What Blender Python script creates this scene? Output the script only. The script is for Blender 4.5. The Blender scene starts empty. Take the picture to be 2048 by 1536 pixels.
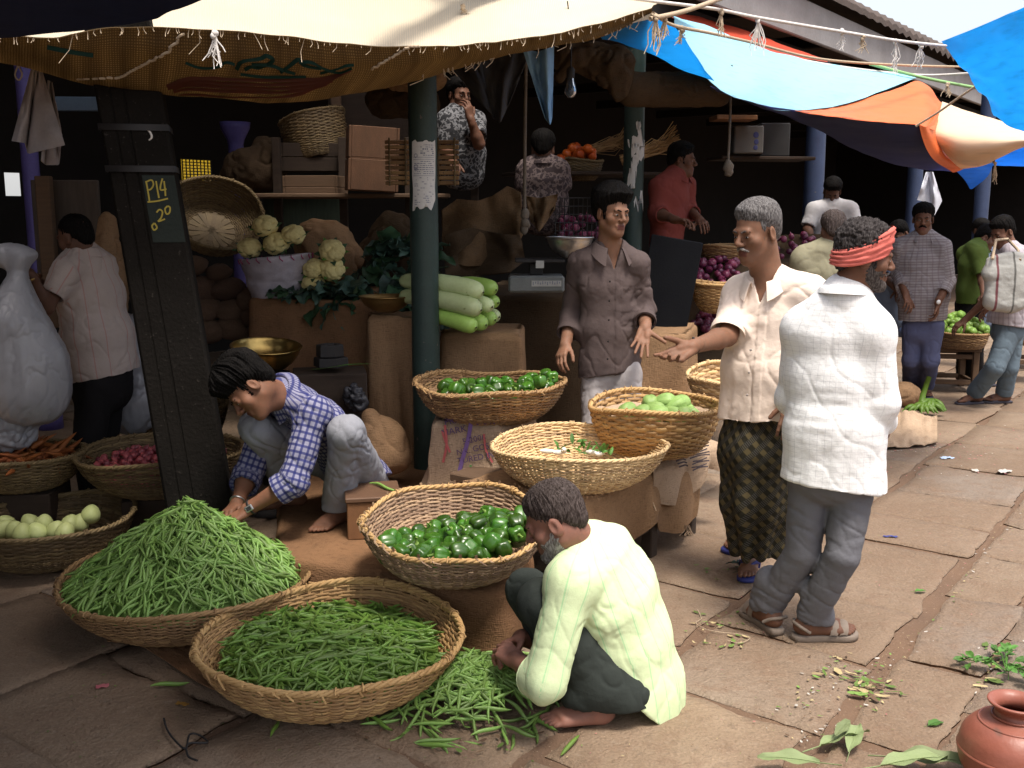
import bpy, math, random
import numpy as np
from mathutils import Vector, Matrix, Euler
C = bpy.context.scene
COL = C.collection
PI = math.pi
random.seed(7)
RNG = np.random.default_rng(7)
# ------------------------------------------------------------------ camera, sky, sun, exposure
CAM_H = 1.70
PITCH = math.radians(9.5)
FPX = 2050.0
cam_d = bpy.data.cameras.new('camera')
cam = bpy.data.objects.new('camera', cam_d)
COL.objects.link(cam)
cam.location = (0, 0, CAM_H)
cam.rotation_euler = (PI / 2 - PITCH, 0, 0)
cam_d.sensor_width = 36.0
cam_d.lens = 36.0 * FPX / 2048.0
cam_d.clip_start = 0.05
cam_d.clip_end = 1000.0
C.camera = cam
SUN_EL, SUN_AZ = math.radians(70), math.radians(150)      # azimuth clockwise from +Y: high, from behind the camera and to the right
world = bpy.data.worlds.new('World')
C.world = world
world.use_nodes = True
wn = world.node_tree.nodes
sky = wn.new('ShaderNodeTexSky')
sky.sky_type = 'NISHITA'
sky.sun_disc = False
sky.sun_elevation = SUN_EL
sky.sun_rotation = SUN_AZ
sky.air_density = 1.0
sky.dust_density = 6.0
sky.ozone_density = 0.6
haze_add = wn.new('ShaderNodeMix'); haze_add.data_type = 'RGBA'; haze_add.blend_type = 'ADD'
haze_add.inputs['Factor'].default_value = 1.0
haze_add.inputs[7].default_value = (3.9, 3.9, 3.9, 1)          # white midday haze
world.node_tree.links.new(sky.outputs[0], haze_add.inputs[6])
world.node_tree.links.new(haze_add.outputs[2], wn['Background'].inputs[0])
wn['Background'].inputs[1].default_value = 0.12
sun_d = bpy.data.lights.new('sun', 'SUN')
sun_d.energy = 3.3
sun_d.angle = math.radians(13)
sun_d.color = (1.0, 0.95, 0.87)
sun = bpy.data.objects.new('sun', sun_d)
COL.objects.link(sun)
to_sun = Vector((math.sin(SUN_AZ) * math.cos(SUN_EL), math.cos(SUN_AZ) * math.cos(SUN_EL), math.sin(SUN_EL)))
sun.rotation_euler = to_sun.to_track_quat('Z', 'Y').to_euler()
C.view_settings.view_transform = 'Standard'
C.view_settings.look = 'None'
C.view_settings.exposure = 0.42
C.view_settings.gamma = 1.0
C.render.film_transparent = False
try:
 C.cycles.use_denoising = True
 C.cycles.max_bounces = 7
 C.cycles.diffuse_bounces = 4
 C.cycles.transmission_bounces = 4
 C.cycles.transparent_max_bounces = 8
 C.cycles.sample_clamp_indirect = 6
 C.cycles.caustics_reflective = False
 C.cycles.caustics_refractive = False
except Exception:
 pass
# ------------------------------------------------------------------ layout helpers
FWD = np.array([0, math.cos(PITCH), -math.sin(PITCH)])
UPV = np.array([0, math.sin(PITCH), math.cos(PITCH)])
RGT = np.array([1.0, 0, 0])
CAMP = np.array([0, 0, CAM_H])
def ray(px, py):
 return FWD + RGT * ((px - 1024) / FPX) + UPV * ((768 - py) / FPX)
def at(px, py, d):
 r = ray(px, py)
 return CAMP + r * (d / r[1])
def gnd(px, py, z=0.0):
 r = ray(px, py)
 return CAMP + r * ((z - CAM_H) / r[2])
A_ST = math.radians(36)
SV = np.array([math.sin(A_ST), math.cos(A_ST), 0])      # along the street
NV = np.array([math.cos(A_ST), -math.sin(A_ST), 0])     # out into the street
O_ST = np.array([-0.52, 5.85, 0])                        # foot of the first green post
def sn(s, n, z=0.0):
 return O_ST + SV * s + NV * n + np.array([0, 0, z])
def unit(v):
 v = np.asarray(v, float)
 return v / max(1e-9, np.linalg.norm(v))
# ------------------------------------------------------------------ object helpers
def tag(o, label=None, cat=None, group=None, kind=None):
 if label: o['label'] = label
 if cat: o['category'] = cat
 if group: o['group'] = group
 if kind: o['kind'] = kind
 return o
def thing(name, label, cat, loc=(0, 0, 0), rotz=0.0, group=None, rot=None):
 o = bpy.data.objects.new(name, None)
 o.empty_display_size = 0.1
 COL.objects.link(o)
 o.location = [float(x) for x in loc]
 o.rotation_euler = rot if rot is not None else (0, 0, rotz)
 return tag(o, label, cat, group)
def fast_mesh(name, v, faces, smooth=True, mat_idx=None):
 me = bpy.data.meshes.new(name)
 v = np.ascontiguousarray(v, np.float32)
 loops = np.concatenate([np.asarray(f, np.int32).ravel() for f in faces])
 sizes = np.concatenate([np.full(len(f), np.asarray(f).shape[1], np.int32) for f in faces])
 starts = np.concatenate([[0], np.cumsum(sizes)[:-1]]).astype(np.int32)
 me.vertices.add(len(v)); me.vertices.foreach_set('co', v.ravel())
 me.loops.add(len(loops)); me.loops.foreach_set('vertex_index', loops)
 me.polygons.add(len(sizes)); me.polygons.foreach_set('loop_start', starts)
 try:
  me.polygons.foreach_set('loop_total', sizes)
 except Exception:
  pass
 me.polygons.foreach_set('use_smooth', np.full(len(sizes), bool(smooth)))
 if mat_idx is not None:
  me.polygons.foreach_set('material_index', np.asarray(mat_idx, np.int32))
 me.update(calc_edges=True)
 me.validate()
 return me
def link(name, me, mats, parent=None, loc=None):
 o = bpy.data.objects.new(name, me)
 COL.objects.link(o)
 if not isinstance(mats, (list, tuple)): mats = [mats]
 if len(me.materials) == 0:
  for m in mats: me.materials.append(m)
 if parent is not None: o.parent = parent
 if loc is not None: o.location = [float(x) for x in loc]
 return o
def dup(root, loc=None, rot=None, label=None, group=None, scale=None):
 r = root.copy(); COL.objects.link(r)
 if loc is not None: r.location = [float(x) for x in loc]
 if rot is not None: r.rotation_euler = rot
 if scale is not None: r.scale = scale if hasattr(scale, '__len__') else (scale,) * 3
 if label: r['label'] = label
 if group: r['group'] = group
 for ch in list(root.children):
  c = ch.copy(); COL.objects.link(c); c.parent = r
  for g in ch.children:
   d = g.copy(); COL.objects.link(d); d.parent = c
 return r
class MB:
 def __init__(s):
  s.v = []; s.f4 = []; s.f3 = []; s.m4 = []; s.m3 = []; s.n = 0
 def add(s, v, f, m=0):
  v = np.asarray(v, float); f = np.asarray(f, int)
  if len(f) == 0: return s
  s.v.append(v)
  if f.shape[1] == 4: s.f4.append(f + s.n); s.m4 += [m] * len(f)
  else: s.f3.append(f + s.n); s.m3 += [m] * len(f)
  s.n += len(v)
  return s
 def grid(s, P, closed_u=False, closed_v=False, m=0):
  P = np.asarray(P, float)
  nu, nv = P.shape[:2]
  idx = np.arange(nu * nv).reshape(nu, nv)
  a = np.concatenate([idx, idx[:1]]) if closed_u else idx
  if closed_v: a = np.concatenate([a, a[:, :1]], 1)
  f = np.stack([a[:-1, :-1], a[1:, :-1], a[1:, 1:], a[:-1, 1:]], -1).reshape(-1, 4)
  return s.add(P.reshape(-1, 3), f, m)
 def box(s, c, size, rot=None, m=0, bev=0.0):
  hx, hy, hz = [x / 2 for x in size]; s.flat = True
  if bev > 0:
   b = min(bev, hx * .9, hy * .9, hz * .9)
   prof = []
   pts = []
   for sx in (-1, 1):
    for sy in (-1, 1):
     for sz in (-1, 1):
      pts.append([sx * hx, sy * (hy - b), sz * (hz - b)])
      pts.append([sx * (hx - b), sy * hy, sz * (hz - b)])
      pts.append([sx * (hx - b), sy * (hy - b), sz * hz])
   v = np.array(pts)
   def k(sx, sy, sz, a): return ((sx > 0) * 4 + (sy > 0) * 2 + (sz > 0)) * 3 + a
   f4 = []; f3 = []
   for sx in (-1, 1):
    q = [k(sx, -1, -1, 0), k(sx, 1, -1, 0), k(sx, 1, 1, 0), k(sx, -1, 1, 0)]; f4.append(q if sx > 0 else q[::-1])
    q = [k(-1, sx, -1, 1), k(1, sx, -1, 1), k(1, sx, 1, 1), k(-1, sx, 1, 1)]; f4.append(q[::-1] if sx > 0 else q)
    q = [k(-1, -1, sx, 2), k(1, -1, sx, 2), k(1, 1, sx, 2), k(-1, 1, sx, 2)]; f4.append(q if sx > 0 else q[::-1])
    for sy in (-1, 1):
     f4.append([k(sx, sy, -1, 0), k(sx, sy, -1, 1), k(sx, sy, 1, 1), k(sx, sy, 1, 0)] if sx * sy > 0 else [k(sx, sy, 1, 0), k(sx, sy, 1, 1), k(sx, sy, -1, 1), k(sx, sy, -1, 0)])
     f4.append([k(sx, -1, sy, 0), k(sx, 1, sy, 0), k(sx, 1, sy, 2), k(sx, -1, sy, 2)] if sx * sy > 0 else [k(sx, -1, sy, 2), k(sx, 1, sy, 2), k(sx, 1, sy, 0), k(sx, -1, sy, 0)])
     f4.append([k(-1, sx, sy, 1), k(1, sx, sy, 1), k(1, sx, sy, 2), k(-1, sx, sy, 2)] if sx * sy < 0 else [k(-1, sx, sy, 2), k(1, sx, sy, 2), k(1, sx, sy, 1), k(-1, sx, sy, 1)])
     for sz in (-1, 1):
      t = [k(sx, sy, sz, 0), k(sx, sy, sz, 1), k(sx, sy, sz, 2)]
      f3.append(t if sx * sy * sz > 0 else t[::-1])
   if rot is not None: v = v @ np.asarray(rot).T
   v = v + np.asarray(c)
   s.add(v, f4, m)
   n0 = s.n - len(v)
   s.f3.append(np.asarray(f3) + n0); s.m3 += [m] * len(f3)
   return s
  v = np.array([[x, y, z] for x in (-hx, hx) for y in (-hy, hy) for z in (-hz, hz)])
  f = [[0, 1, 3, 2], [4, 6, 7, 5], [0, 4, 5, 1], [2, 3, 7, 6], [0, 2, 6, 4], [1, 5, 7, 3]]
  if rot is not None: v = v @ np.asarray(rot).T
  return s.add(v + np.asarray(c), f, m)
 def tube(s, pts, r, n=6, m=0, cap=True, flat=None):
  pts = np.asarray(pts, float); k = len(pts)
  r = np.broadcast_to(np.asarray(r, float), (k,))
  T = np.gradient(pts, axis=0)
  T /= np.maximum(1e-9, np.linalg.norm(T, axis=1))[:, None]
  ref = np.array([0, 0, 1.0]) if abs(T[0][2]) < .9 else np.array([1.0, 0, 0])
  N = np.zeros_like(pts);
  a = ref - T[0] * (ref @ T[0]); N[0] = a / np.linalg.norm(a)
  for i in range(1, k):
   a = N[i - 1] - T[i] * (N[i - 1] @ T[i]); N[i] = a / max(1e-9, np.linalg.norm(a))
  B = np.cross(T, N)
  ang = np.linspace(0, 2 * PI, n, endpoint=False)
  fl = 1.0 if flat is None else flat
  P = pts[:, None] + r[:, None, None] * (np.cos(ang)[None, :, None] * N[:, None] + fl * np.sin(ang)[None, :, None] * B[:, None])
  s.grid(P, closed_v=True, m=m)
  if cap:
   n0 = s.n - k * n
   for ring, flip in ((0, True), (k - 1, False)):
    ids = n0 + ring * n + np.arange(n)
    s.v.append(pts[ring][None]); c = s.n; s.n += 1
    a = np.roll(ids, -1)
    tri = np.stack([np.full(n, c), a, ids] if flip else [np.full(n, c), ids, a], -1)
    s.f3.append(tri); s.m3 += [m] * n
  return s
 def lathe(s, prof, n=24, c=(0, 0, 0), sx=1.0, sy=1.0, m=0, rfun=None, R=None):
  prof = np.asarray(prof, float)
  th = np.linspace(0, 2 * PI, n, endpoint=False)
  rr = prof[:, 0][:, None] * np.ones(n)[None]
  if rfun is not None: rr = rr * rfun(th)[None]
  P = np.stack([rr * np.cos(th) * sx, rr * np.sin(th) * sy, prof[:, 1][:, None] * np.ones(n)], -1)
  if R is not None: P = P @ np.asarray(R).T
  return s.grid(P + np.asarray(c), closed_v=True, m=m)
 def blob(s, c, rad, R=None, nu=8, nv=12, noise=0.0, seed=0, m=0):
  u = np.linspace(0, PI, nu); w = np.linspace(0, 2 * PI, nv, endpoint=False)
  P = np.stack([np.sin(u)[:, None] * np.cos(w), np.sin(u)[:, None] * np.sin(w), np.cos(u)[:, None] * np.ones(nv)], -1)
  if noise > 0:
   P = P * (1 + noise * vnoise(P * 1.7 + seed * 3.1)[..., None])
  P = P * np.asarray(rad)
  if R is not None: P = P @ np.asarray(R).T
  return s.grid(P + np.asarray(c), closed_v=True, m=m)
 def data(s):
  return np.concatenate(s.v), (np.concatenate(s.f4) if s.f4 else None), (np.concatenate(s.f3) if s.f3 else None)
 def mesh(s, name, smooth=True):
  v, f4, f3 = s.data(); smooth = smooth and not getattr(s, 'flat', False)
  fs = []; mi = []
  if f4 is not None: fs.append(f4); mi += s.m4
  if f3 is not None: fs.append(f3); mi += s.m3
  return fast_mesh(name, v, fs, smooth, mi)
 def build(s, name, mats, parent=None, smooth=True, loc=None):
  return link(name, s.mesh(name, smooth), mats, parent, loc)
# ------------------------------------------------------------------ noise
_T = np.random.default_rng(3).random((64, 64, 64)).astype(np.float32) * 2 - 1
def vnoise(P):
 P = np.asarray(P, np.float32)
 i = np.floor(P).astype(np.int32); f = P - i
 f = f * f * (3 - 2 * f)
 x0, y0, z0 = i[..., 0] & 63, i[..., 1] & 63, i[..., 2] & 63
 x1, y1, z1 = (x0 + 1) & 63, (y0 + 1) & 63, (z0 + 1) & 63
 fx, fy, fz = f[..., 0], f[..., 1], f[..., 2]
 a = _T[x0, y0, z0] * (1 - fx) + _T[x1, y0, z0] * fx
 b = _T[x0, y1, z0] * (1 - fx) + _T[x1, y1, z0] * fx
 c = _T[x0, y0, z1] * (1 - fx) + _T[x1, y0, z1] * fx
 d = _T[x0, y1, z1] * (1 - fx) + _T[x1, y1, z1] * fx
 return (a * (1 - fy) + b * fy) * (1 - fz) + (c * (1 - fy) + d * fy) * fz
def fbm(P, o=3):
 r = 0; a = 1.0; P = np.asarray(P, np.float32)
 for k in range(o):
  r = r + a * vnoise(P * (2.03 ** k) + 7.7 * k); a *= .5
 return r
def rotz(a):
 c, s = math.cos(a), math.sin(a)
 return np.array([[c, -s, 0], [s, c, 0], [0, 0, 1.0]])
def rotx(a):
 c, s = math.cos(a), math.sin(a)
 return np.array([[1.0, 0, 0], [0, c, -s], [0, s, c]])
def roty(a):
 c, s = math.cos(a), math.sin(a)
 return np.array([[c, 0, s], [0, 1.0, 0], [-s, 0, c]])
# ------------------------------------------------------------------ materials
def _nodes(name):
 m = bpy.data.materials.new(name); m.use_nodes = True
 nt = m.node_tree
 return m, nt, nt.nodes['Principled BSDF'], nt.nodes['Material Output']
class NT:
 def __init__(s, nt): s.nt = nt
 def n(s, typ, ins=None, **kw):
  nd = s.nt.nodes.new(typ)
  for k, v in kw.items(): setattr(nd, k, v)
  if ins:
   for k, v in ins.items(): s.set(nd.inputs[k], v)
  return nd
 def set(s, sock, v):
  if isinstance(v, bpy.types.NodeSocket): s.nt.links.new(v, sock)
  elif hasattr(v, '__len__') and sock.type == 'RGBA' and len(v) == 3: sock.default_value = (*v, 1)
  else: sock.default_value = v
 def math(s, op, a, b=0.0, c=None):
  nd = s.n('ShaderNodeMath', operation=op); s.set(nd.inputs[0], a); s.set(nd.inputs[1], b)
  if c is not None: s.set(nd.inputs[2], c)
  return nd.outputs[0]
 def mix(s, fac, a, b, blend='MIX'):
  nd = s.n('ShaderNodeMix', data_type='RGBA', blend_type=blend)
  s.set(nd.inputs['Factor'], fac); s.set(nd.inputs[6], a); s.set(nd.inputs[7], b)
  return nd.outputs[2]
 def ramp(s, fac, stops):
  nd = s.n('ShaderNodeValToRGB'); s.set(nd.inputs[0], fac)
  e = nd.color_ramp.elements
  while len(e) < len(stops): e.new(0.5)
  for i, (p, c) in enumerate(stops):
   e[i].position = p; e[i].color = (*c, 1) if hasattr(c, '__len__') else (c, c, c, 1)
  return nd.outputs[0]
 def noise(s, vec, scale, detail=3, rough=.55):
  nd = s.n('ShaderNodeTexNoise'); s.set(nd.inputs['Vector'], vec); nd.inputs['Scale'].default_value = scale
  nd.inputs['Detail'].default_value = detail; nd.inputs['Roughness'].default_value = rough
  return nd.outputs[0]
 def mapping(s, vec, scale=(1, 1, 1), rot=(0, 0, 0), loc=(0, 0, 0)):
  nd = s.n('ShaderNodeMapping'); s.set(nd.inputs[0], vec)
  nd.inputs['Scale'].default_value = scale; nd.inputs['Rotation'].default_value = rot; nd.inputs['Location'].default_value = loc
  return nd.outputs[0]
 def bump(s, h, strength=.3, dist=.01):
  nd = s.n('ShaderNodeBump'); s.set(nd.inputs['Height'], h)
  nd.inputs['Strength'].default_value = strength; nd.inputs['Distance'].default_value = dist
  return nd.outputs[0]
def coords(t, kind='Object'):
 if kind.startswith('attr:'):
  return t.n('ShaderNodeAttribute', attribute_name=kind[5:]).outputs['Vector']
 return t.n('ShaderNodeTexCoord').outputs[kind]
def M(name, col, col2=None, scale=6.0, rough=.8, bump=.25, bscale=80.0, bdist=.004, spec=.3, translucent=0.0, tcol=None,
   detail=4, island=0.0, objrand=0.0, metal=0.0, stretch=(1, 1, 1), speck=None, kind='Object', contrast=(.3, .7)):
 m, nt, p, out = _nodes(name); t = NT(nt)
 co = coords(t, kind)
 if stretch != (1, 1, 1): co = t.mapping(co, stretch)
 col2 = col2 if col2 is not None else tuple(c * .65 for c in col)
 n1 = t.noise(co, scale, detail)
 f = t.ramp(n1, [(contrast[0], 0.0), (contrast[1], 1.0)])
 c = t.mix(f, col, col2)
 n2 = t.noise(co, bscale, 3)
 c = t.mix(.35, c, t.mix(n2, tuple(x * .6 for x in col), tuple(min(1, x * 1.35) for x in col)))
 if island or objrand:
  if island:
   r = t.n('ShaderNodeNewGeometry').outputs['Random Per Island']
   amt = island
  else:
   r = t.n('ShaderNodeObjectInfo').outputs['Random']; amt = objrand
  hsv = t.n('ShaderNodeHueSaturation')
  t.set(hsv.inputs['Color'], c)
  t.set(hsv.inputs['Value'], t.math('MULTIPLY_ADD', r, 2 * amt, 1 - amt))
  t.set(hsv.inputs['Hue'], t.math('MULTIPLY_ADD', r, .04 * amt, .5 - .02 * amt))
  c = hsv.outputs[0]
 if speck:
  sc, thr, scol = speck
  v = t.noise(co, sc, 2)
  c = t.mix(t.ramp(v, [(thr, 0.0), (thr + .04, 1.0)]), c, scol)
 t.set(p.inputs['Base Color'], c)
 p.inputs['Roughness'].default_value = rough
 p.inputs['Specular IOR Level'].default_value = spec
 p.inputs['Metallic'].default_value = metal
 if bump: t.set(p.inputs['Normal'], t.bump(t.math('ADD', n2, t.math('MULTIPLY', n1, .6)), bump, bdist))
 if translucent:
  tr = t.n('ShaderNodeBsdfTranslucent')
  t.set(tr.inputs[0], tcol if tcol is not None else c)
  mx = t.n('ShaderNodeMixShader'); mx.inputs[0].default_value = translucent
  nt.links.new(p.outputs[0], mx.inputs[1]); nt.links.new(tr.outputs[0], mx.inputs[2])
  nt.links.new(mx.outputs[0], out.inputs[0])
 return m
def flat_mat(name, col, rough=.6, spec=.3, emit=None, metal=0.0):
 m, nt, p, out = _nodes(name); t = NT(nt)
 co = coords(t)
 n = t.noise(co, 30, 3)
 t.set(p.inputs['Base Color'], t.mix(n, tuple(c * .8 for c in col), tuple(min(1, c * 1.15) for c in col)))
 p.inputs['Roughness'].default_value = rough; p.inputs['Specular IOR Level'].default_value = spec
 p.inputs['Metallic'].default_value = metal
 if emit:
  p.inputs['Emission Color'].default_value = (*emit[0], 1); p.inputs['Emission Strength'].default_value = emit[1]
 return m
# ------------------------------------------------------------------ sheets through control points
def cr_resample(P, n, axis):
 P = np.moveaxis(np.asarray(P, float), axis, 0)
 k = len(P)
 Q = np.concatenate([2 * P[:1] - P[1:2], P, 2 * P[-1:] - P[-2:-1]])
 t = np.linspace(0, k - 1, n); i = np.minimum(t.astype(int), k - 2); f = (t - i).reshape((-1,) + (1,) * (P.ndim - 1))
 a, b, c, d = Q[i], Q[i + 1], Q[i + 2], Q[i + 3]
 R = .5 * (2 * b + (c - a) * f + (2 * a - 5 * b + 4 * c - d) * f * f + (3 * b - a - 3 * c + d) * f ** 3)
 return np.moveaxis(R, 0, axis)
def grid_normals(P):
 du = np.gradient(P, axis=0); dv = np.gradient(P, axis=1)
 n = np.cross(du, dv)
 return n / np.maximum(1e-9, np.linalg.norm(n, axis=-1, keepdims=True))
def sheet_grid(ctrl, nu, nv, wr=0.0, wscale=(5, 5, 5), seed=0):
 P = cr_resample(cr_resample(ctrl, nu, 0), nv, 1)
 if wr:
  P = P + grid_normals(P) * (wr * fbm(P * np.asarray(wscale) + seed * 5.3, 3))[..., None]
 return P
def sheet_mesh(name, P, thick=.004, mats=None, parent=None, attr=True):
 P = np.asarray(P, float)
 N = grid_normals(P)
 nu, nv = P.shape[:2]
 mb = MB()
 A = P + N * thick * .5; B = P - N * thick * .5
 mb.grid(A); mb.grid(B[:, ::-1])
 rim = []
 for ed in ((A[0], B[0]), (B[-1], A[-1]), (B[:, 0], A[:, 0]), (A[:, -1], B[:, -1])):
  mb.grid(np.stack(ed))
 me = mb.mesh(name)
 if attr:
  du = np.linalg.norm(np.diff(P, axis=0), axis=-1).mean(1); dv = np.linalg.norm(np.diff(P, axis=1), axis=-1).mean(0)
  u = np.concatenate([[0], np.cumsum(du)]); w = np.concatenate([[0], np.cumsum(dv)])
  S = np.stack(np.meshgrid(u, w, indexing='ij') + [np.zeros((nu, nv))], -1)
  vals = np.concatenate([S.reshape(-1, 3), S[:, ::-1].reshape(-1, 3)] + [np.stack([S[0], S[0]]).reshape(-1, 3), np.stack([S[-1], S[-1]]).reshape(-1, 3), np.stack([S[:, 0], S[:, 0]]).reshape(-1, 3), np.stack([S[:, -1], S[:, -1]]).reshape(-1, 3)])
  a = me.attributes.new('st', 'FLOAT_VECTOR', 'POINT')
  a.data.foreach_set('vector', vals.astype(np.float32).ravel())
 return link(name, me, mats, parent)
# text as flat outlines, to be laid on surfaces
def text_verts(txt, size, depth_res=2, align='CENTER'):
 cu = bpy.data.curves.new('txt', 'FONT'); cu.body = txt; cu.size = size; cu.resolution_u = depth_res
 cu.align_x = align; cu.align_y = 'CENTER'
 o = bpy.data.objects.new('txt', cu); COL.objects.link(o)
 dg = bpy.context.evaluated_depsgraph_get(); dg.update()
 me = bpy.data.meshes.new_from_object(o.evaluated_get(dg))
 v = np.zeros(len(me.vertices) * 3, np.float32); me.vertices.foreach_get('co', v)
 polys = [list(p.vertices) for p in me.polygons]
 bpy.data.objects.remove(o); bpy.data.curves.remove(cu); bpy.data.meshes.remove(me)
 tri = []
 for p in polys:
  for i in range(1, len(p) - 1): tri.append([p[0], p[i], p[i + 1]])
 return v.reshape(-1, 3), np.array(tri, int).reshape(-1, 3)
def strip(pts, width, nrm):
 pts = np.asarray(pts, float); T = np.gradient(pts, axis=0)
 T /= np.maximum(1e-9, np.linalg.norm(T, axis=1))[:, None]
 S = np.cross(T, np.asarray(nrm)); S /= np.maximum(1e-9, np.linalg.norm(S, axis=1))[:, None]
 w = np.broadcast_to(np.asarray(width, float), (len(pts),))[:, None] * .5
 return np.stack([pts - S * w, pts + S * w], 1)
# ================================================================== materials used across the place
MAT = {}
MAT['dirt'] = M('dirt', (.16, .098, .062), (.11, .07, .048), 3.0, .95, .5, 120, .01, speck=(90, .66, (.30, .22, .15)))
def stone_mat():
 m, nt, p, out = _nodes('flagstone'); t = NT(nt); co = coords(t)
 n1 = t.noise(co, 1.1, 5); n2 = t.noise(co, 9, 6, .65); n3 = t.noise(co, 90, 3)
 r = t.n('ShaderNodeNewGeometry').outputs['Random Per Island']
 base = t.ramp(r, [(0.0, (.228, .155, .102)), (.35, (.280, .205, .142)), (.6, (.205, .190, .180)), (.8, (.310, .240, .170)), (1.0, (.325, .230, .150))])
 c = t.mix(t.ramp(n1, [(.38, 0.0), (.60, .9)]), base, (.162, .098, .058))
 c = t.mix(t.ramp(n2, [(.50, 0.0), (.66, .7)]), c, (.165, .088, .052)); n4 = t.noise(co, 26, 5, .7); c = t.mix(t.ramp(n4, [(.56, 0.0), (.70, .65)]), c, (.085, .058, .042)); c = t.mix(t.ramp(n4, [(.30, .45), (.44, 0.0)]), c, (.36, .29, .225))
 c = t.mix(t.ramp(n2, [(.30, .5), (.42, 0.0)]), c, (.085, .064, .05))
 c = t.mix(.5, c, t.mix(n3, (.075, .052, .036), (.34, .25, .175)))
 v = t.n('ShaderNodeTexVoronoi'); t.set(v.inputs['Vector'], co); v.inputs['Scale'].default_value = 42
 c = t.mix(t.ramp(v.outputs[0], [(.07, .55), (.11, 0.0)]), c, (.32, .26, .20))
 t.set(p.inputs['Base Color'], c); t.set(p.inputs['Roughness'], t.ramp(n1, [(.3, .62), (.7, .9)]))
 p.inputs['Specular IOR Level'].default_value = .3
 t.set(p.inputs['Normal'], t.bump(t.math('ADD', t.math('ADD', n2, n4), t.math('MULTIPLY', n3, .7)), .8, .012))
 return m
MAT['stone'] = stone_mat()
def burlap_mat(name, a, b, stain=(.12, .07, .04), tr=0.0, tcol=None):
 m, nt, p, out = _nodes(name); t = NT(nt); co = coords(t)
 n1 = t.noise(co, 2.6, 5); n2 = t.noise(co, 14, 4)
 wa = t.noise(t.mapping(co, (260, 260, 34)), 1, 1); wb = t.noise(t.mapping(co, (34, 34, 260)), 1, 1)
 c = t.mix(t.ramp(n1, [(.35, 0.0), (.65, 1.0)]), a, b)
 c = t.mix(t.ramp(n2, [(.52, 0.0), (.75, .6)]), c, stain)
 w = t.math('ADD', wa, wb)
 c = t.mix(.45, c, t.mix(t.ramp(w, [(.6, 0.0), (1.4, 1.0)]), tuple(x * .55 for x in a), tuple(min(1, x * 1.35) for x in a)))
 t.set(p.inputs['Base Color'], c); p.inputs['Roughness'].default_value = .95; p.inputs['Specular IOR Level'].default_value = .1
 t.set(p.inputs['Normal'], t.bump(t.math('ADD', w, n2), .6, .006))
 if tr:
  ts = t.n('ShaderNodeBsdfTranslucent'); t.set(ts.inputs[0], tcol or c)
  mx = t.n('ShaderNodeMixShader'); mx.inputs[0].default_value = tr
  nt.links.new(p.outputs[0], mx.inputs[1]); nt.links.new(ts.outputs[0], mx.inputs[2]); nt.links.new(mx.outputs[0], out.inputs[0])
 return m
MAT['burlap'] = burlap_mat('burlap', (.27, .165, .092), (.185, .11, .06))
MAT['burlap_pale'] = burlap_mat('burlap_pale', (.38, .275, .19), (.29, .20, .13), (.17, .11, .07))
MAT['burlap_rust'] = burlap_mat('burlap_rust', (.20, .108, .056), (.135, .072, .040), (.08, .05, .03))
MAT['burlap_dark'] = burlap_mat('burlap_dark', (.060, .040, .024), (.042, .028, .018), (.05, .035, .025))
def canopy_mat(name, ca, cb_, ga, gb, tr):
 m, nt, p, out = _nodes(name); t = NT(nt); co = coords(t, 'attr:st')
 n1 = t.noise(t.mapping(co, (3, 1.2, 1)), 1, 4)
 wv = t.n('ShaderNodeTexWave', wave_type='BANDS', bands_direction='X'); t.set(wv.inputs['Vector'], co); wv.inputs['Scale'].default_value = 26; wv.inputs['Distortion'].default_value = 2.0
 wv2 = t.n('ShaderNodeTexWave', wave_type='BANDS', bands_direction='Y'); t.set(wv2.inputs['Vector'], co); wv2.inputs['Scale'].default_value = 26; wv2.inputs['Distortion'].default_value = 2.0
 w = t.math('MULTIPLY', wv.outputs[1], wv2.outputs[1])
 c = t.mix(n1, ca, cb_)
 t.set(p.inputs['Base Color'], c); p.inputs['Roughness'].default_value = .95; p.inputs['Specular IOR Level'].default_value = .05
 ts = t.n('ShaderNodeBsdfTranslucent')
 glow = t.mix(t.ramp(t.noise(t.mapping(co, (1.4, 16, 1), (0, 0, .5)), 1, 4), [(.35, 0.0), (.75, 1.0)]), ga, gb)
 glow = t.mix(t.ramp(w, [(.25, .75), (.75, 0.0)]), glow, (.03, .012, .003))
 t.set(ts.inputs[0], glow)
 mx = t.n('ShaderNodeMixShader'); mx.inputs[0].default_value = tr
 nt.links.new(p.outputs[0], mx.inputs[1]); nt.links.new(ts.outputs[0], mx.inputs[2]); nt.links.new(mx.outputs[0], out.inputs[0])
 t.set(p.inputs['Normal'], t.bump(w, .3, .004))
 return m
MAT['canopy'] = canopy_mat('canopy_sunlit_top', (.90, .79, .62), (.82, .70, .52), (.5, .38, .2), (.8, .6, .35), .4)  # top side, with the sun's glare put into its cream colour
MAT['canopy_under'] = canopy_mat('canopy_shaded_underside', (.17, .115, .06), (.12, .08, .04), (.20, .135, .065), (.62, .45, .23), .5)  # same cloth, with the shade of its underside put into the colour
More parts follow.
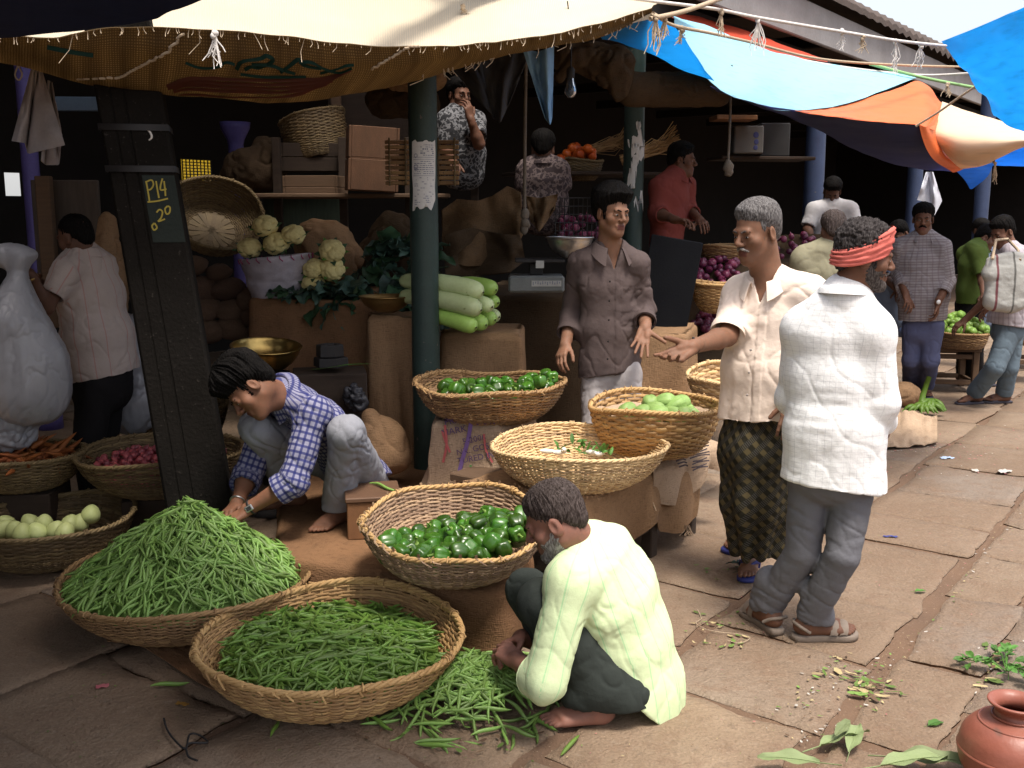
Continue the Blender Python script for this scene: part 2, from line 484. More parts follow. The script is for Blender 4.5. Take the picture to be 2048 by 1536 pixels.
def tarp_mat(name, col, tcol, tr=.5, rough=.45):
 m, nt, p, out = _nodes(name); t = NT(nt); co = coords(t)
 n1 = t.noise(co, 2.0, 4); n2 = t.noise(t.mapping(co, (3, 3, 30)), 1.5, 4)
 f = t.ramp(n1, [(.3, .78), (.7, 1.08)])
 c = t.mix(t.ramp(n2, [(.55, 0.0), (.8, .45)]), col, tuple(x * .55 for x in col))
 t.set(p.inputs['Base Color'], c); p.inputs['Roughness'].default_value = rough; p.inputs['Specular IOR Level'].default_value = .3
 ts = t.n('ShaderNodeBsdfTranslucent'); t.set(ts.inputs[0], t.mix(t.ramp(n2, [(.5, 0.0), (.85, .5)]), tcol, tuple(x * .5 for x in tcol)))
 mx = t.n('ShaderNodeMixShader'); mx.inputs[0].default_value = tr
 nt.links.new(p.outputs[0], mx.inputs[1]); nt.links.new(ts.outputs[0], mx.inputs[2]); nt.links.new(mx.outputs[0], out.inputs[0])
 t.set(p.inputs['Normal'], t.bump(n2, .25, .01))
 return m
MAT['rope'] = M('rope', (.48, .38, .27), (.36, .27, .18), 40, .95, .6, 300, .004, stretch=(1, 1, 1))
MAT['rope_white'] = M('rope_white', (.72, .68, .64), (.5, .46, .42), 40, .95, .5, 300, .003)
MAT['wood'] = M('wood', (.13, .078, .045), (.08, .05, .033), 3, .8, .4, 60, .006, stretch=(1, 1, 14))
MAT['wood_red'] = M('wood_red', (.24, .115, .05), (.15, .07, .035), 4, .7, .35, 60, .005, stretch=(6, 1, 2), speck=(26, .7, (.45, .30, .18)))
MAT['wood_dark'] = M('wood_dark', (.048, .032, .022), (.030, .02, .016), 4, .85, .4, 60, .006, stretch=(1, 1, 10))
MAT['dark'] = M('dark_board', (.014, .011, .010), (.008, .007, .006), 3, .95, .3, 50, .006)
MAT['black'] = M('black_iron', (.02, .02, .022), (.035, .03, .028), 12, .6, .3, 90, .003)
MAT['green_post'] = M('green_paint', (.030, .052, .045), (.018, .028, .026), 5, .5, .35, 70, .004, speck=(22, .72, (.12, .10, .085)))
MAT['blue_post'] = M('blue_paint', (.045, .065, .13), (.025, .034, .07), 5, .5, .3, 70, .004, speck=(24, .72, (.13, .12, .12)))
MAT['violet_post'] = M('violet_paint', (.12, .10, .30), (.07, .055, .19), 5, .5, .3, 70, .004)
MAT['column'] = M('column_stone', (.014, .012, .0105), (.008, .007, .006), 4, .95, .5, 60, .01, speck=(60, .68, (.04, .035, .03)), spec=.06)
MAT['column_green'] = M('column_green_paint', (.010, .016, .0125), (.006, .010, .008), 6, .7, .4, 60, .006)
MAT['yellow_paint'] = flat_mat('yellow_paint', (.34, .27, .05), .8)
MAT['paper'] = M('paper', (.60, .59, .57), (.47, .46, .45), 5, .9, .15, 60, .002)
MAT['print'] = flat_mat('print_ink', (.17, .18, .24), .9)
MAT['fascia'] = M('fascia_paint', (.30, .285, .285), (.20, .185, .18), 3, .8, .3, 40, .006)
MAT['tile'] = M('roof_tile', (.10, .075, .065), (.06, .05, .045), 5, .9, .4, 40, .01)
MAT['steel'] = M('steel', (.55, .55, .55), (.42, .42, .43), 12, .3, .1, 80, .002, metal=.9)
MAT['brass'] = M('brass', (.52, .36, .12), (.30, .19, .06), 9, .28, .12, 60, .002, metal=.95)
# ================================================================== ground, paving
mb = MB()
g = np.linspace(-60, 60, 25)
gx, gy = np.meshgrid(g, g + 20, indexing='ij')
mb.grid(np.stack([gx, gy, np.full_like(gx, -.013)], -1))
tag(mb.build('ground', MAT['dirt']), kind='structure')
def slab(mb, s0, s1, n0, n1, rnd, big=False):
 k = 22 if s0 < 3 else 10
 u = np.linspace(0, 1, k);
 U, W = np.meshgrid(u, u, indexing='ij')
 j = rnd.normal(0, .018, (4, 2))
 c = np.array([[s0, n0], [s1, n0], [s1, n1], [s0, n1]]) + j
 Pq = ((1 - U) * (1 - W))[..., None] * c[0] + (U * (1 - W))[..., None] * c[1] + (U * W)[..., None] * c[2] + ((1 - U) * W)[..., None] * c[3]
 q = np.concatenate([Pq * 2.2, np.full((k, k, 1), rnd.random() * 9)], -1)
 wob = np.stack([fbm(q * 2.3, 3), fbm(q * 2.3 + 17, 3)], -1) * .020 + np.stack([fbm(q * 11, 3), fbm(q * 11 + 31, 3)], -1) * .006
 Pq = Pq + wob
 edge = np.minimum(np.minimum(U, 1 - U), np.minimum(W, 1 - W))
 z = np.where(edge <= 1e-6, -.009, 0.0) + .0035 * fbm(q * 1.6 + 3, 2) + .0016 * fbm(q * 9, 2)
 z = z + rnd.normal(0, .0025)
 P = O_ST + Pq[..., :1] * SV + Pq[..., 1:] * NV; P[..., 2] = np.minimum(z, .004)
 # pull second ring close to the edge so that the arris is a narrow worn bevel
 ins = .007
 for (a, b) in ((0, 1), (-1, -2)):
  d = P[b] - P[a]; P[b] = P[a] + d / np.linalg.norm(d[:, :2], axis=-1, keepdims=True) * ins + np.array([0, 0, 0]); P[b, :, 2] = np.maximum(P[b, :, 2], z[b])
  d = P[:, b] - P[:, a]; P[:, b] = P[:, a] + d / np.linalg.norm(d[:, :2], axis=-1, keepdims=True) * ins; P[:, b, 2] = np.maximum(P[:, b, 2], z[:, b])
 lo = P.copy(); lo[..., 2] = -.06
 ring = np.concatenate([P[0], P[1:, -1], P[-1, -2::-1], P[-2:0:-1, 0]]); rlo = ring.copy(); rlo[:, 2] = -.06
 # one island: top grid plus a skirt that shares the border vertices
 n_top = k * k; idx = np.arange(n_top).reshape(k, k)
 f = np.stack([idx[:-1, :-1], idx[1:, :-1], idx[1:, 1:], idx[:-1, 1:]], -1).reshape(-1, 4)[:, ::-1]
 rid = np.concatenate([idx[0], idx[1:, -1], idx[-1, -2::-1], idx[-2:0:-1, 0]])
 lid = n_top + np.arange(len(rid))
 f2 = np.stack([rid, np.roll(rid, -1), np.roll(lid, -1), lid], -1)
 mb.add(np.concatenate([P.reshape(-1, 3), rlo]), np.concatenate([f, f2]))
rnd = np.random.default_rng(11)
mb = MB()
ncols = [-7, -5.6, -4.4, -3.3, -2.3, -1.35, -.5, .35, 1.2, 2.13, 2.86, 3.17, 3.95, 4.75, 5.6, 6.6, 7.6, 8.8, 10]
for i in range(len(ncols) - 1):
 n0, n1 = ncols[i], ncols[i + 1]
 s = -7 + rnd.random() * .6
 if i in (9, 10): s = -6.86 if i == 9 else -6.96
 while s < 16:
  L = rnd.uniform(.52, .95) if n1 - n0 > .5 else rnd.uniform(.5, .85)
  gap = rnd.uniform(.004, .014) if i < 9 else rnd.uniform(.008, .03)
  gr = .006 if i < 8 else (.05 if i in (9,) else .018)
  slab(mb, s + gap / 2, s + L - gap / 2, n0 + .008, n1 - gr, rnd)
  s += L
tag(mb.build('paving', MAT['stone']), kind='structure')
# ================================================================== market hall
hall = thing('market_hall', 'long dark open fronted market hall with a tiled roof behind the stalls', 'building', sn(5, -3, 0))
def hpart(mb, name, mat, par=None, **kw):
 o = mb.build(name, mat, **kw); p = par or hall
 o.parent = p; o.matrix_parent_inverse = Matrix.Translation(hall.location).inverted() if p is hall else Matrix.Identity(4)
 return o
S0, S1, NB = -6.5, 26.0, -6.5
mb = MB()
nn = 240
ss = np.linspace(S0, S1, nn)
rowsn = [.38, .34, -3.0, NB - .3]; rowsz = [3.72, 3.78, 4.7, 4.9]
back = np.clip((2.6 - ss) / 1.6, 0, 1)           # unseen eave cut back to let the sun reach the burlap canopy
P = np.array([[sn(s, min(n, n * (1 - b) - 1.4 * b), z * (1 - b) + (z + (4.62 - z) * (k < 2)) * b + (.045 * math.cos(s * 2 * PI / .27) if k < 2 else 0)) for s, b in zip(ss, back)] for k, (n, z) in enumerate(zip(rowsn, rowsz))])
mb.grid(P); P2 = P.copy(); P2[..., 2] -= .06; mb.grid(P2[:, ::-1]); mb.grid(np.stack([P2[0], P[0]]))
hpart(mb, 'roof', MAT['tile'])
mb = MB()
Rst = np.stack([SV, NV, np.array([0, 0, 1.0])], 1)
mb.box(sn((2.7 + S1) / 2, .26, 3.44), (.05, .05, .34) if False else (.05, S1 - 2.7, .34), np.stack([NV, SV, np.array([0, 0, 1.0])], 1), bev=.01)
hpart(mb, 'fascia', MAT['fascia'])
mb = MB()
for k in range(14):
 mb.box(sn(-4 + k * 2.2, -2.8, 3.55 + .0), (.09, 6.0, .14), Rst @ rotx(math.radians(-0)), bev=.01)
mb.box(sn((S0 + S1) / 2, .02, 3.18), (S1 - S0, .14, .16), Rst, bev=.01)
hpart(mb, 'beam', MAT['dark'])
# back wall and left end wall, with the openings the photo shows left open
mb = MB()
def wall_with_holes(mb, fn, L0, L1, z1, holes):
 xs = sorted({L0, L1, *[h[0] for h in holes], *[h[1] for h in holes]}); zs = sorted({0.0, z1, *[h[2] for h in holes], *[h[3] for h in holes]})
 for a, b in zip(xs[:-1], xs[1:]):
  for c, d in zip(zs[:-1], zs[1:]):
   m1, m2 = (a + b) / 2, (c + d) / 2
   if any(h[0] < m1 < h[1] and h[2] < m2 < h[3] for h in holes): continue
   mb.add([fn(a, c), fn(b, c), fn(b, d), fn(a, d)], [[0, 1, 2, 3]])
def hole_s(px, py):
 r = ray(px, py); o = CAMP - O_ST
 t = (NB - o @ NV) / (r @ NV); p = CAMP + r * t
 return (p - O_ST) @ SV, p[2]
holes = []
for (x0, y0, x1, y1) in ((362, 318, 422, 362), (8, 345, 42, 392), (1866, 362, 1908, 392), (2024, 372, 2046, 430)):
 a, zt = hole_s(x0, y0); b, zb = hole_s(x1, y1)
 holes.append((min(a, b), max(a, b), max(.1, zb), zt))
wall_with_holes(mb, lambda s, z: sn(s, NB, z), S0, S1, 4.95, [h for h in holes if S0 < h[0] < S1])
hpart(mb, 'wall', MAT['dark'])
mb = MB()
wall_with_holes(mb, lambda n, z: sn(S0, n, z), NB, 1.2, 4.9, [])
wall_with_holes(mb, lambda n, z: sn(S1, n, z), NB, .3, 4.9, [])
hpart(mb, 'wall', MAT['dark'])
# yellow sunlit building seen through the hall's back window
mb = MB(); mb.box(sn(holes[0][0] + 1.4, NB - 1.6, 3.0), (2.0, .2, 6.0), Rst)
w_ = mb.build('yellow_wall', flat_mat('yellow_wall', (.75, .50, .03), .9)); tag(w_, 'sunlit yellow wall glimpsed through the barred back opening of the hall', 'wall')
mb = MB();
for hx in range(9): mb.tube([sn(holes[0][0] + hx * (holes[0][1] - holes[0][0]) / 8, NB + .02, holes[0][2]), sn(holes[0][0] + hx * (holes[0][1] - holes[0][0]) / 8, NB + .02, holes[0][3])], .008, 5)
for hz in range(8): mb.tube([sn(holes[0][0], NB + .03, holes[0][2] + hz * (holes[0][3] - holes[0][2]) / 7), sn(holes[0][1], NB + .03, holes[0][2] + hz * (holes[0][3] - holes[0][2]) / 7)], .006, 5)
hpart(mb, 'window_grille', MAT['black'])
# ================================================================== posts
def post(name, foot, h, r, mat, label, group=None, flare=False, collar=None):
 t = thing(name, label, 'post', foot, group=group)
 prof = [(r * 1.0, 0)] + [(r * (1 + .02 * math.sin(k * 1.7)), z) for k, z in enumerate(np.linspace(.02, h, 14))]
 if flare: prof += [(r * 1.15, h + .05), (r * 1.9, h + .16), (r * 2.0, h + .22), (0.01, h + .22)]
 mb = MB(); mb.lathe(prof, 28)
 mb.build('shaft', mat, t)
 mb = MB(); mb.lathe([(r * 1.0, 0), (r * 1.6, 0), (r * 1.6, .12), (r * 1.25, .17), (r * 1.0, .2)], 28)
 mb.build('base', mat, t)
 return t
gp = at(855, 935, 5.75)
post_g = post('green_post', (gp[0], gp[1], 0), 2.45, .078, MAT['green_post'], 'dark green iron post with a white notice pasted on it, beside the bottle gourds')
p2p = at(1264, 480, 7.7)
post_2 = post('green_post', (p2p[0], p2p[1], 0), 3.2, .075, MAT['green_post'], 'dark green iron post with torn white paper scraps, behind the young man in brown')
for px_, d_, lab in ((1622, 10.7, 'dusty blue iron post behind the man in the white T-shirt'), (1822, 14.2, 'blue iron post with a white bag hanging beside it')):
 q = at(px_, 480, d_)
 post('blue_post', (q[0], q[1], 0), 3.2, .10, MAT['blue_post'], lab, 'blue iron posts of the hall')
q = at(1962, 420, 12.6); post('blue_post', (q[0], q[1], 0), 3.2, .085, MAT['blue_post'], 'grey blue iron post above the heads of the green shirted shopper', 'blue iron posts of the hall')
q = at(66, 400, 8.0); post('violet_post', (q[0], q[1], 0), 3.2, .062, MAT['violet_post'], 'violet painted iron post under the hanging white bag')
q = at(472, 300, 10.5); post('violet_post', (q[0], q[1], 0), q[2] + .05, .075, MAT['violet_post'], 'violet iron post with a flared top deep inside the hall', flare=True)
def cyl_patch(axis_xy, r, az0, az1, z0, z1, n=14, k=20, jag=.0, seed=0):
 a = np.linspace(az0, az1, n); z = np.linspace(z0, z1, k)
 A, Z = np.meshgrid(a, z, indexing='ij')
 if jag:
  q = np.stack([A * 3, Z * 9, np.full_like(A, seed)], -1)
  A = A + jag * fbm(q, 3) * (np.abs(np.linspace(-1, 1, n))[:, None] > .9)
  Z = Z + jag * .5 * fbm(q + 9, 3) * (np.abs(np.linspace(-1, 1, k))[None] > .9)
 return np.stack([axis_xy[0] + r * np.sin(A), axis_xy[1] - r * np.cos(A), Z], -1)
# the notice on the first post
zt, zb = at(858, 280, 5.68)[2], at(858, 421, 5.68)[2]
note = thing('notice', 'white printed notice pasted on the green post, torn at its lower corner', 'notice', (gp[0], gp[1], zb))
Pn = cyl_patch((0, 0), .0815, -.72, 1.0, 0, zt - zb, jag=.05, seed=3)
Pn[-4:, :5, 2] += np.linspace(0, .05, 4)[:, None] * np.linspace(1, 0, 5)[None]
sheet_mesh('sheet', Pn, .0012, MAT['paper'], note, attr=False)
mb = MB(); rr = random.Random(2); zz = zt - zb
def on_post(a, z, r=.0832): return [r * math.sin(a), -r * math.cos(a), z]
def ink(a0, a1, z, w=.0022):
 aa = np.linspace(a0, a1, max(3, int((a1 - a0) * 14)))
 top = np.array([on_post(a, z + w) for a in aa]); bot = np.array([on_post(a, z - w) for a in aa]); mb.grid(np.stack([bot, top]))
for k in range(30):
 z = zz * (.93 - k * .029)
 if k in (6, 7, 15): ink(-.62, .85, z, .001); continue
 a = -.55 if k > 8 else -.1
 while a < .8:
  L = rr.uniform(.04, .2)
  if rr.random() < (.8 if k < 16 else .35): ink(a, min(.84, a + L), z, .0035 if k in (2, 4) else .0018)
  a += L + .04
for cx, cz, rad in ((-.42, .78, .012), (-.42, .62, .014), (-.42, .585, .010)):
 th = np.linspace(0, 2 * PI, 16)
 for kk in range(2):
  ring = np.array([on_post(cx + rad * (1 - .3 * kk) / .083 * math.cos(t), zz * cz + rad * (1 - .3 * kk) * math.sin(t)) for t in th])
  rin = np.array([on_post(cx + rad * (.85 - .3 * kk) / .083 * math.cos(t), zz * cz + rad * (.85 - .3 * kk) * math.sin(t)) for t in th])
  mb.grid(np.stack([ring, rin]))
mb.build('printing', MAT['print'], note)
scr = thing('torn_notice', 'torn white scraps of an old notice on the post behind the young man', 'notice', (p2p[0], p2p[1], 1.6))
mb = MB()
for (x0, x1, y0, y1, sd) in ((1254, 1286, 276, 292, 1), (1256, 1268, 285, 302, 2), (1270, 1285, 290, 305, 6), (1252, 1263, 330, 374, 3), (1262, 1270, 325, 345, 7), (1256, 1262, 362, 380, 8), (1262, 1284, 402, 407, 4), (1266, 1274, 240, 262, 5)):
 a0, a1 = [(x - 1264) / 2050 * 7.7 / .076 for x in (x0, x1)]
 z0, z1 = at(1264, y1, 7.62)[2] - 1.6, at(1264, y0, 7.62)[2] - 1.6
 mb.grid(cyl_patch((0, 0), .0775, math.asin(max(-.95, min(.95, a0))), math.asin(max(-.95, min(.95, a1))), z0, z1, 6, 8, .25, sd))
mb.build('scrap', MAT['paper'], scr)
# the leaning stone column P14
ct, cb = at(262, 190, 4.80), at(402, 1010, 4.75)
d_ = unit(ct - cb); colroot = thing('stone_column', 'leaning dark grooved stone column painted P14 in yellow', 'column', (cb[0], cb[1], 0))
def colpart(name, mb_pts, mat): pass
yaw = math.radians(14)
def col_grid(prof, z0, z1, nz=24):
 prof = np.asarray(prof, float)
 P = []
 for z in np.linspace(z0, z1, nz):
  q = (cb + d_ * ((z - cb[2]) / d_[2])) - np.array([cb[0], cb[1], 0])
  sc = 1.0 - .03 * (z - .8)
  xy = prof @ np.array([[math.cos(yaw), math.sin(yaw)], [-math.sin(yaw), math.cos(yaw)]])
  P.append(np.stack([q[0] + xy[:, 0] * sc, q[1] + xy[:, 1] * sc, np.full(len(prof), q[2])], -1))
 return np.array(P)
hw = .147
front = [(-hw, .12), (-hw, -.10), (-hw + .012, -.115), (-hw + .06, -.1165), (-hw + .063, -.111), (-hw + .070, -.111), (-hw + .073, -.117), (-hw + .12, -.1185), (-hw + .123, -.112), (-hw + .13, -.112), (-hw + .133, -.119), (hw - .012, -.12), (hw, -.108), (hw, .12)]
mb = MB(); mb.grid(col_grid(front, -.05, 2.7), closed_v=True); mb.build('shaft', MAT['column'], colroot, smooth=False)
mb = MB()
for zc in (at(300, 338, 4.7)[2], at(285, 255, 4.7)[2]):
 band = [(-hw - .01, .13), (-hw - .01, -.125), (hw + .006, -.13), (hw + .006, .13)]
 mb.grid(col_grid(band, zc - .014, zc + .014, 2), closed_v=True)
mb.build('iron_band', MAT['black'], colroot)
zp0, zp1 = at(318, 485, 4.65)[2], at(318, 350, 4.65)[2]
mb = MB(); pp = col_grid([(-.002, -.1225), (hw - .006, -.1225)], zp0, zp1, 10); mb.grid(pp); mb.build('painted_panel', MAT['column_green'], colroot)
def col_pt(px, py):
 z = at(px, py, 4.65)[2]
 base = col_grid([(0, -.1255), (.1, -.1255)], z, z, 1)[0]
 o = np.array([cb[0], cb[1], 0]); a, b = base + o
 r = ray(px, py); n = np.cross(b - a, d_); n /= np.linalg.norm(n)
 t = ((a - CAMP) @ n) / (r @ n)
 return CAMP + r * t - o, n
mb = MB()
def paint(pts, w=.007):
 P = []; n = None
 for p in pts: q, n = col_pt(*p); P.append(q)
 P = cr_resample(np.array(P), 3 * len(P), 0)
 mb.grid(strip(P, w, n))
paint([(292, 362), (296, 383), (299, 402)]); paint([(292, 364), (303, 360), (307, 369), (302, 378), (296, 380)])
paint([(312, 362), (315, 380), (318, 396)])
paint([(325, 357), (321, 372), (322, 380), (333, 378)]); paint([(328, 362), (330, 378), (331, 392)])
paint([(295, 404), (315, 402), (336, 397)])
paint([(313, 425), (319, 419), (325, 424), (322, 436), (316, 443), (330, 438)])
paint([(335, 412), (330, 418), (333, 428), (339, 425), (340, 415), (335, 412)])
paint([(309, 446), (304, 452), (308, 460), (314, 455), (309, 446)])
mb.build('painted_number', MAT['yellow_paint'], colroot)
# ================================================================== cloth roofs
def ctrl(rows):
 return np.array([[at(*p) for p in r] for r in rows])
canopy_rows = [
 [(-120, 70, 4.05), (0, 72, 4.1), (150, 66, 4.2), (280, 53, 4.3), (480, 62, 4.4), (650, 84, 4.5), (800, 92, 4.6), (930, 90, 4.68), (1010, 82, 4.8), (1120, 64, 4.95), (1220, 42, 5.1), (1306, 22, 5.2)],
 [(-120, 98, 4.2), (0, 100, 4.25), (150, 112, 4.35), (280, 118, 4.45), (480, 132, 4.55), (650, 140, 4.66), (800, 136, 4.76), (930, 112, 4.82), (1010, 96, 4.9), (1120, 78, 5.03), (1220, 54, 5.16), (1306, 27, 5.24)],
 [(-120, 110, 4.5), (0, 124, 4.55), (150, 160, 4.68), (280, 184, 4.8), (450, 199, 4.9), (620, 200, 5.0), (760, 178, 5.08), (900, 140, 5.05), (1000, 112, 5.05), (1115, 92, 5.13), (1215, 66, 5.24), (1306, 32, 5.28)],
 [(-120, 90, 5.1), (0, 100, 5.15), (150, 120, 5.3), (280, 130, 5.4), (470, 140, 5.55), (640, 140, 5.65), (790, 130, 5.7), (920, 105, 5.7), (1010, 90, 5.7), (1120, 66, 5.75), (1220, 44, 5.8), (1306, 16, 5.85)],
 [(-120, 20, 5.6), (0, 30, 5.7), (150, 30, 5.8), (280, 25, 5.9), (470, 30, 6.05), (640, 35, 6.15), (790, 30, 6.2), (920, 20, 6.25), (1010, 14, 6.3), (1140, 2, 6.4), (1250, -14, 6.5), (1370, -34, 6.6)],
 [(-140, -100, 6.2), (0, -90, 6.3), (150, -90, 6.4), (280, -95, 6.5), (470, -90, 6.65), (640, -85, 6.8), (790, -90, 6.9), (920, -95, 7.0), (1020, -100, 7.1), (1170, -105, 7.2), (1300, -110, 7.3), (1440, -120, 7.4)]]
Pcan = sheet_grid(ctrl(canopy_rows), 60, 150, .012, (4, 4, 7), 1)
can = thing('burlap_canopy', 'large sunlit burlap canopy sagging over the left stalls', 'canopy', Pcan[0, 75])
def rel(P, root): return np.asarray(P) - np.array(root.location)
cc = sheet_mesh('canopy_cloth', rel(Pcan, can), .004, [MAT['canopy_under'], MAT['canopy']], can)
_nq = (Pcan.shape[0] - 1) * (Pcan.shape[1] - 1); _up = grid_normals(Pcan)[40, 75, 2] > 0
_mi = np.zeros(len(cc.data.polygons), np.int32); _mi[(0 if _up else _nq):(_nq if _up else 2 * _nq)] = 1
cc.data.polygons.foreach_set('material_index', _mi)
# stitched seams and printing on the sagging underside
Ncan = grid_normals(Pcan)
def can_pt(px, py):
 sub = Pcan[:26].reshape(-1, 3); v = sub - CAMP
 dd = v @ FWD; x = 1024 + FPX * v[:, 0] / dd; y = 768 - FPX * (v @ UPV) / dd
 i = np.argsort((x - px) ** 2 + (y - py) ** 2)[:4]
 w = 1 / (1 + (x[i] - px) ** 2 + (y[i] - py) ** 2); w /= w.sum()
 p = (sub[i] * w[:, None]).sum(0)
 return p + unit(CAMP - p) * .012
mb = MB()
def stitch(a, b, n, amp=6):
 for k in range(n):
  t = k / n
  p = np.array(a) * (1 - t) + np.array(b) * t; q = p + (np.array(b) - np.array(a)) / n * .7
  c = (p + q) / 2 + np.array([0, -amp * math.sin(PI * t) * 0])
  mb.tube([can_pt(*p), can_pt(*((p + q) / 2 + [1.5, 1])) + np.array([0, -.012, 0]), can_pt(*q)], .006, 5)
stitch((365, 68), (335, 105), 6); stitch((335, 105), (240, 155), 16); stitch((838, 82), (740, 140), 14); stitch((240, 155), (150, 158), 6)
mb.build('stitching', MAT['rope'], can).location = -np.array(can.location)
mb = MB()
def scrib(pts, w):
 P = cr_resample(np.array([can_pt(*p) for p in pts]), 6 * len(pts), 0)
 mb.grid(strip(P, w, unit(CAMP - P[len(P) // 2])))
for pts, w in (([(376, 125), (400, 135), (430, 133), (455, 124), (470, 130)], .016), ([(470, 140), (485, 122), (520, 118), (535, 112), (548, 122), (520, 136), (500, 132), (490, 140)], .018),
      ([(500, 128), (540, 130), (565, 140), (590, 148)], .018), ([(560, 145), (585, 128), (600, 120), (612, 130), (640, 136)], .018), ([(480, 148), (520, 152), (560, 154), (610, 152)], .016),
      ([(600, 124), (625, 126), (650, 138), (680, 146), (706, 136)], .016), ([(640, 146), (665, 140), (690, 132), (708, 130)], .014), ([(90, 92), (140, 100), (185, 108)], .03)):
 scrib(pts, w)
mb.build('green_lettering', tarp_mat('green_ink', (.012, .04, .03), (.01, .06, .035), .45, .9), can).location = -np.array(can.location)
mb = MB()
for k in range(5):
 scrib([(330 + 6 * k, 172 + 3 * k), (380, 156 + 7 * k), (470, 158 + 8 * k), (580, 158 + 8 * k), (660 - 8 * k, 152 + 6 * k), (700 - 12 * k, 138 + 7 * k)], .022)
mb.build('maroon_band', tarp_mat('maroon_ink', (.09, .035, .025), (.34, .11, .07), .5, .9), can).location = -np.array(can.location)
# frayed near edge
mb = MB(); rr = random.Random(5)
edge = Pcan[0]
for k in range(110):
 i = rr.randrange(4, 146); t = rr.random(); p = edge[i] * (1 - t) + edge[i + 1] * t
 L = rr.uniform(.01, .035) if rr.random() < .93 else rr.uniform(.05, .11)
 q = p + np.array([rr.gauss(0, .3), -.2, -1]) * L * .6; q2 = q + np.array([rr.gauss(0, .4), rr.gauss(0, .3), -.8]) * L * .6
 mb.tube([p, q, q2], .0014, 4)
low = Pcan[18]
for k in range(40):
 i = rr.randrange(88, 146); p = low[i]; L = rr.uniform(.01, .05)
 mb.tube([p, p + np.array([rr.gauss(0, .4), 0, -1]) * L * .5, p + np.array([rr.gauss(0, .6), 0, -1]) * L], .002, 4)
mb.build('frayed_threads', MAT['rope'], can).location = -np.array(can.location)
def tarp(name, label, rows, mat, nu=24, nv=40, wr=.01, cat='tarpaulin', seed=0, thick=.003, group=None):
 P = sheet_grid(ctrl(rows), nu, nv, wr, (4, 4, 6), seed)
 o = sheet_mesh(name, P, thick, mat)
 return tag(o, label, cat, group), P
NAVY = tarp_mat('navy_tarp', (.012, .018, .05), (.02, .03, .10), .25, .6)
T_DB = tarp_mat('blue_tarp', (.04, .18, .55), (.10, .45, .95), .62)
T_SUNLIT = tarp_mat('blue_tarp_sunlit', (.34, .66, .80), (.25, .6, .85), .2)  # sunlit top of the blue tarp, glare put into the pale colour
T_OR = tarp_mat('orange_tarp', (.84, .20, .065), (.9, .42, .2), .25)
T_CR = tarp_mat('cream_tarp', (.88, .66, .46), (.8, .5, .3), .25)
T_SHADED = tarp_mat('blue_tarp_shaded', (.045, .055, .13), (.16, .20, .46), .45, .5)  # same blue tarp's underside, its shade put into the dark colour
T_RED = tarp_mat('red_tarp', (.62, .09, .045), (.5, .06, .03), .3)
T_BR = tarp_mat('bright_blue_tarp', (.05, .34, .75), (.11, .57, .93), .66)
# navy sheet; its near part, out of view, is widened to shade the foreground
row_far = [(-3.6, 4.0, 2.38), (-2.0, 3.92, 2.36), (-1.30, 3.78, 2.41), (-.55, 3.3, 2.5), (.30, 2.75, 2.62)]
ctl = np.array([row_far, [(-3.6, 2.9, 2.6), (-2.0, 2.8, 2.55), (-1.2, 2.6, 2.6), (-.5, 2.3, 2.62), (.60, 1.9, 2.7)], [(-3.6, 1.4, 2.8), (-2.0, 1.4, 2.8), (-1.2, 1.3, 2.8), (-.5, 1.2, 2.8), (.7, 1.0, 2.85)], [(-3.6, -.6, 3.0), (-2.0, -.6, 3.0), (-1.2, -.6, 3.0), (-.5, -.6, 3.0), (.7, -.6, 3.0)]], float)
# match the far edge seen in the photo: (0,75) (280,42) (400,0)
ctl[0, 0] = at(-260, 100, 4.0); ctl[0, 1] = at(0, 76, 3.95); ctl[0, 2] = at(285, 40, 3.85); ctl[0, 3] = at(402, -2, 3.6)
tag(sheet_mesh('navy_tarpaulin', sheet_grid(ctl, 30, 50, .012, (3, 3, 3), 4), .004, NAVY), 'dark navy tarpaulin stretched high over the left foreground', 'tarpaulin')
tarp('blue_tarpaulin', 'bright saturated blue tarpaulin strip between the burlap canopy and the pale blue sheet',
  [[(1196, 64, 5.5), (1262, 44, 5.6), (1325, 40, 5.7), (1365, 70, 5.8)], [(1202, 74, 5.7), (1275, 80, 5.85), (1350, 105, 6.0), (1400, 130, 6.05)], [(1205, 78, 5.9), (1290, 104, 6.1), (1370, 142, 6.25), (1428, 162, 6.3)]], T_BR, seed=2)
pale, Ppale = tarp('blue_tarpaulin', 'pale sky blue tarpaulin glaring in the sun over the middle stalls',
  [[(1345, 30, 7.6), (1425, 58, 7.8), (1500, 88, 8.2), (1600, 116, 8.8), (1720, 138, 9.4), (1842, 149, 9.9)],
   [(1350, 48, 6.9), (1428, 110, 7.1), (1510, 140, 7.5), (1600, 160, 8.2), (1715, 160, 9.0), (1842, 150, 9.8)],
   [(1358, 66, 6.3), (1430, 172, 6.5), (1505, 205, 6.9), (1585, 221, 7.6), (1700, 205, 8.6), (1842, 152, 9.7)]], T_SUNLIT, seed=3)
tarp('shaded_tarpaulin', 'shaded slate blue underside of the sagging tarpaulin below the orange cloth',
  [[(1420, 172, 6.45), (1505, 204, 6.9), (1590, 221, 7.6), (1690, 236, 7.9), (1780, 246, 8.1), (1838, 250, 8.2)],
   [(1440, 182, 6.7), (1530, 216, 7.2), (1610, 238, 7.9), (1710, 268, 8.3), (1800, 292, 8.5), (1868, 300, 8.6)],
   [(1475, 193, 7.1), (1555, 226, 7.6), (1640, 262, 8.3), (1730, 308, 8.8), (1830, 338, 9.1), (1905, 343, 9.2)]], T_SHADED, seed=4)
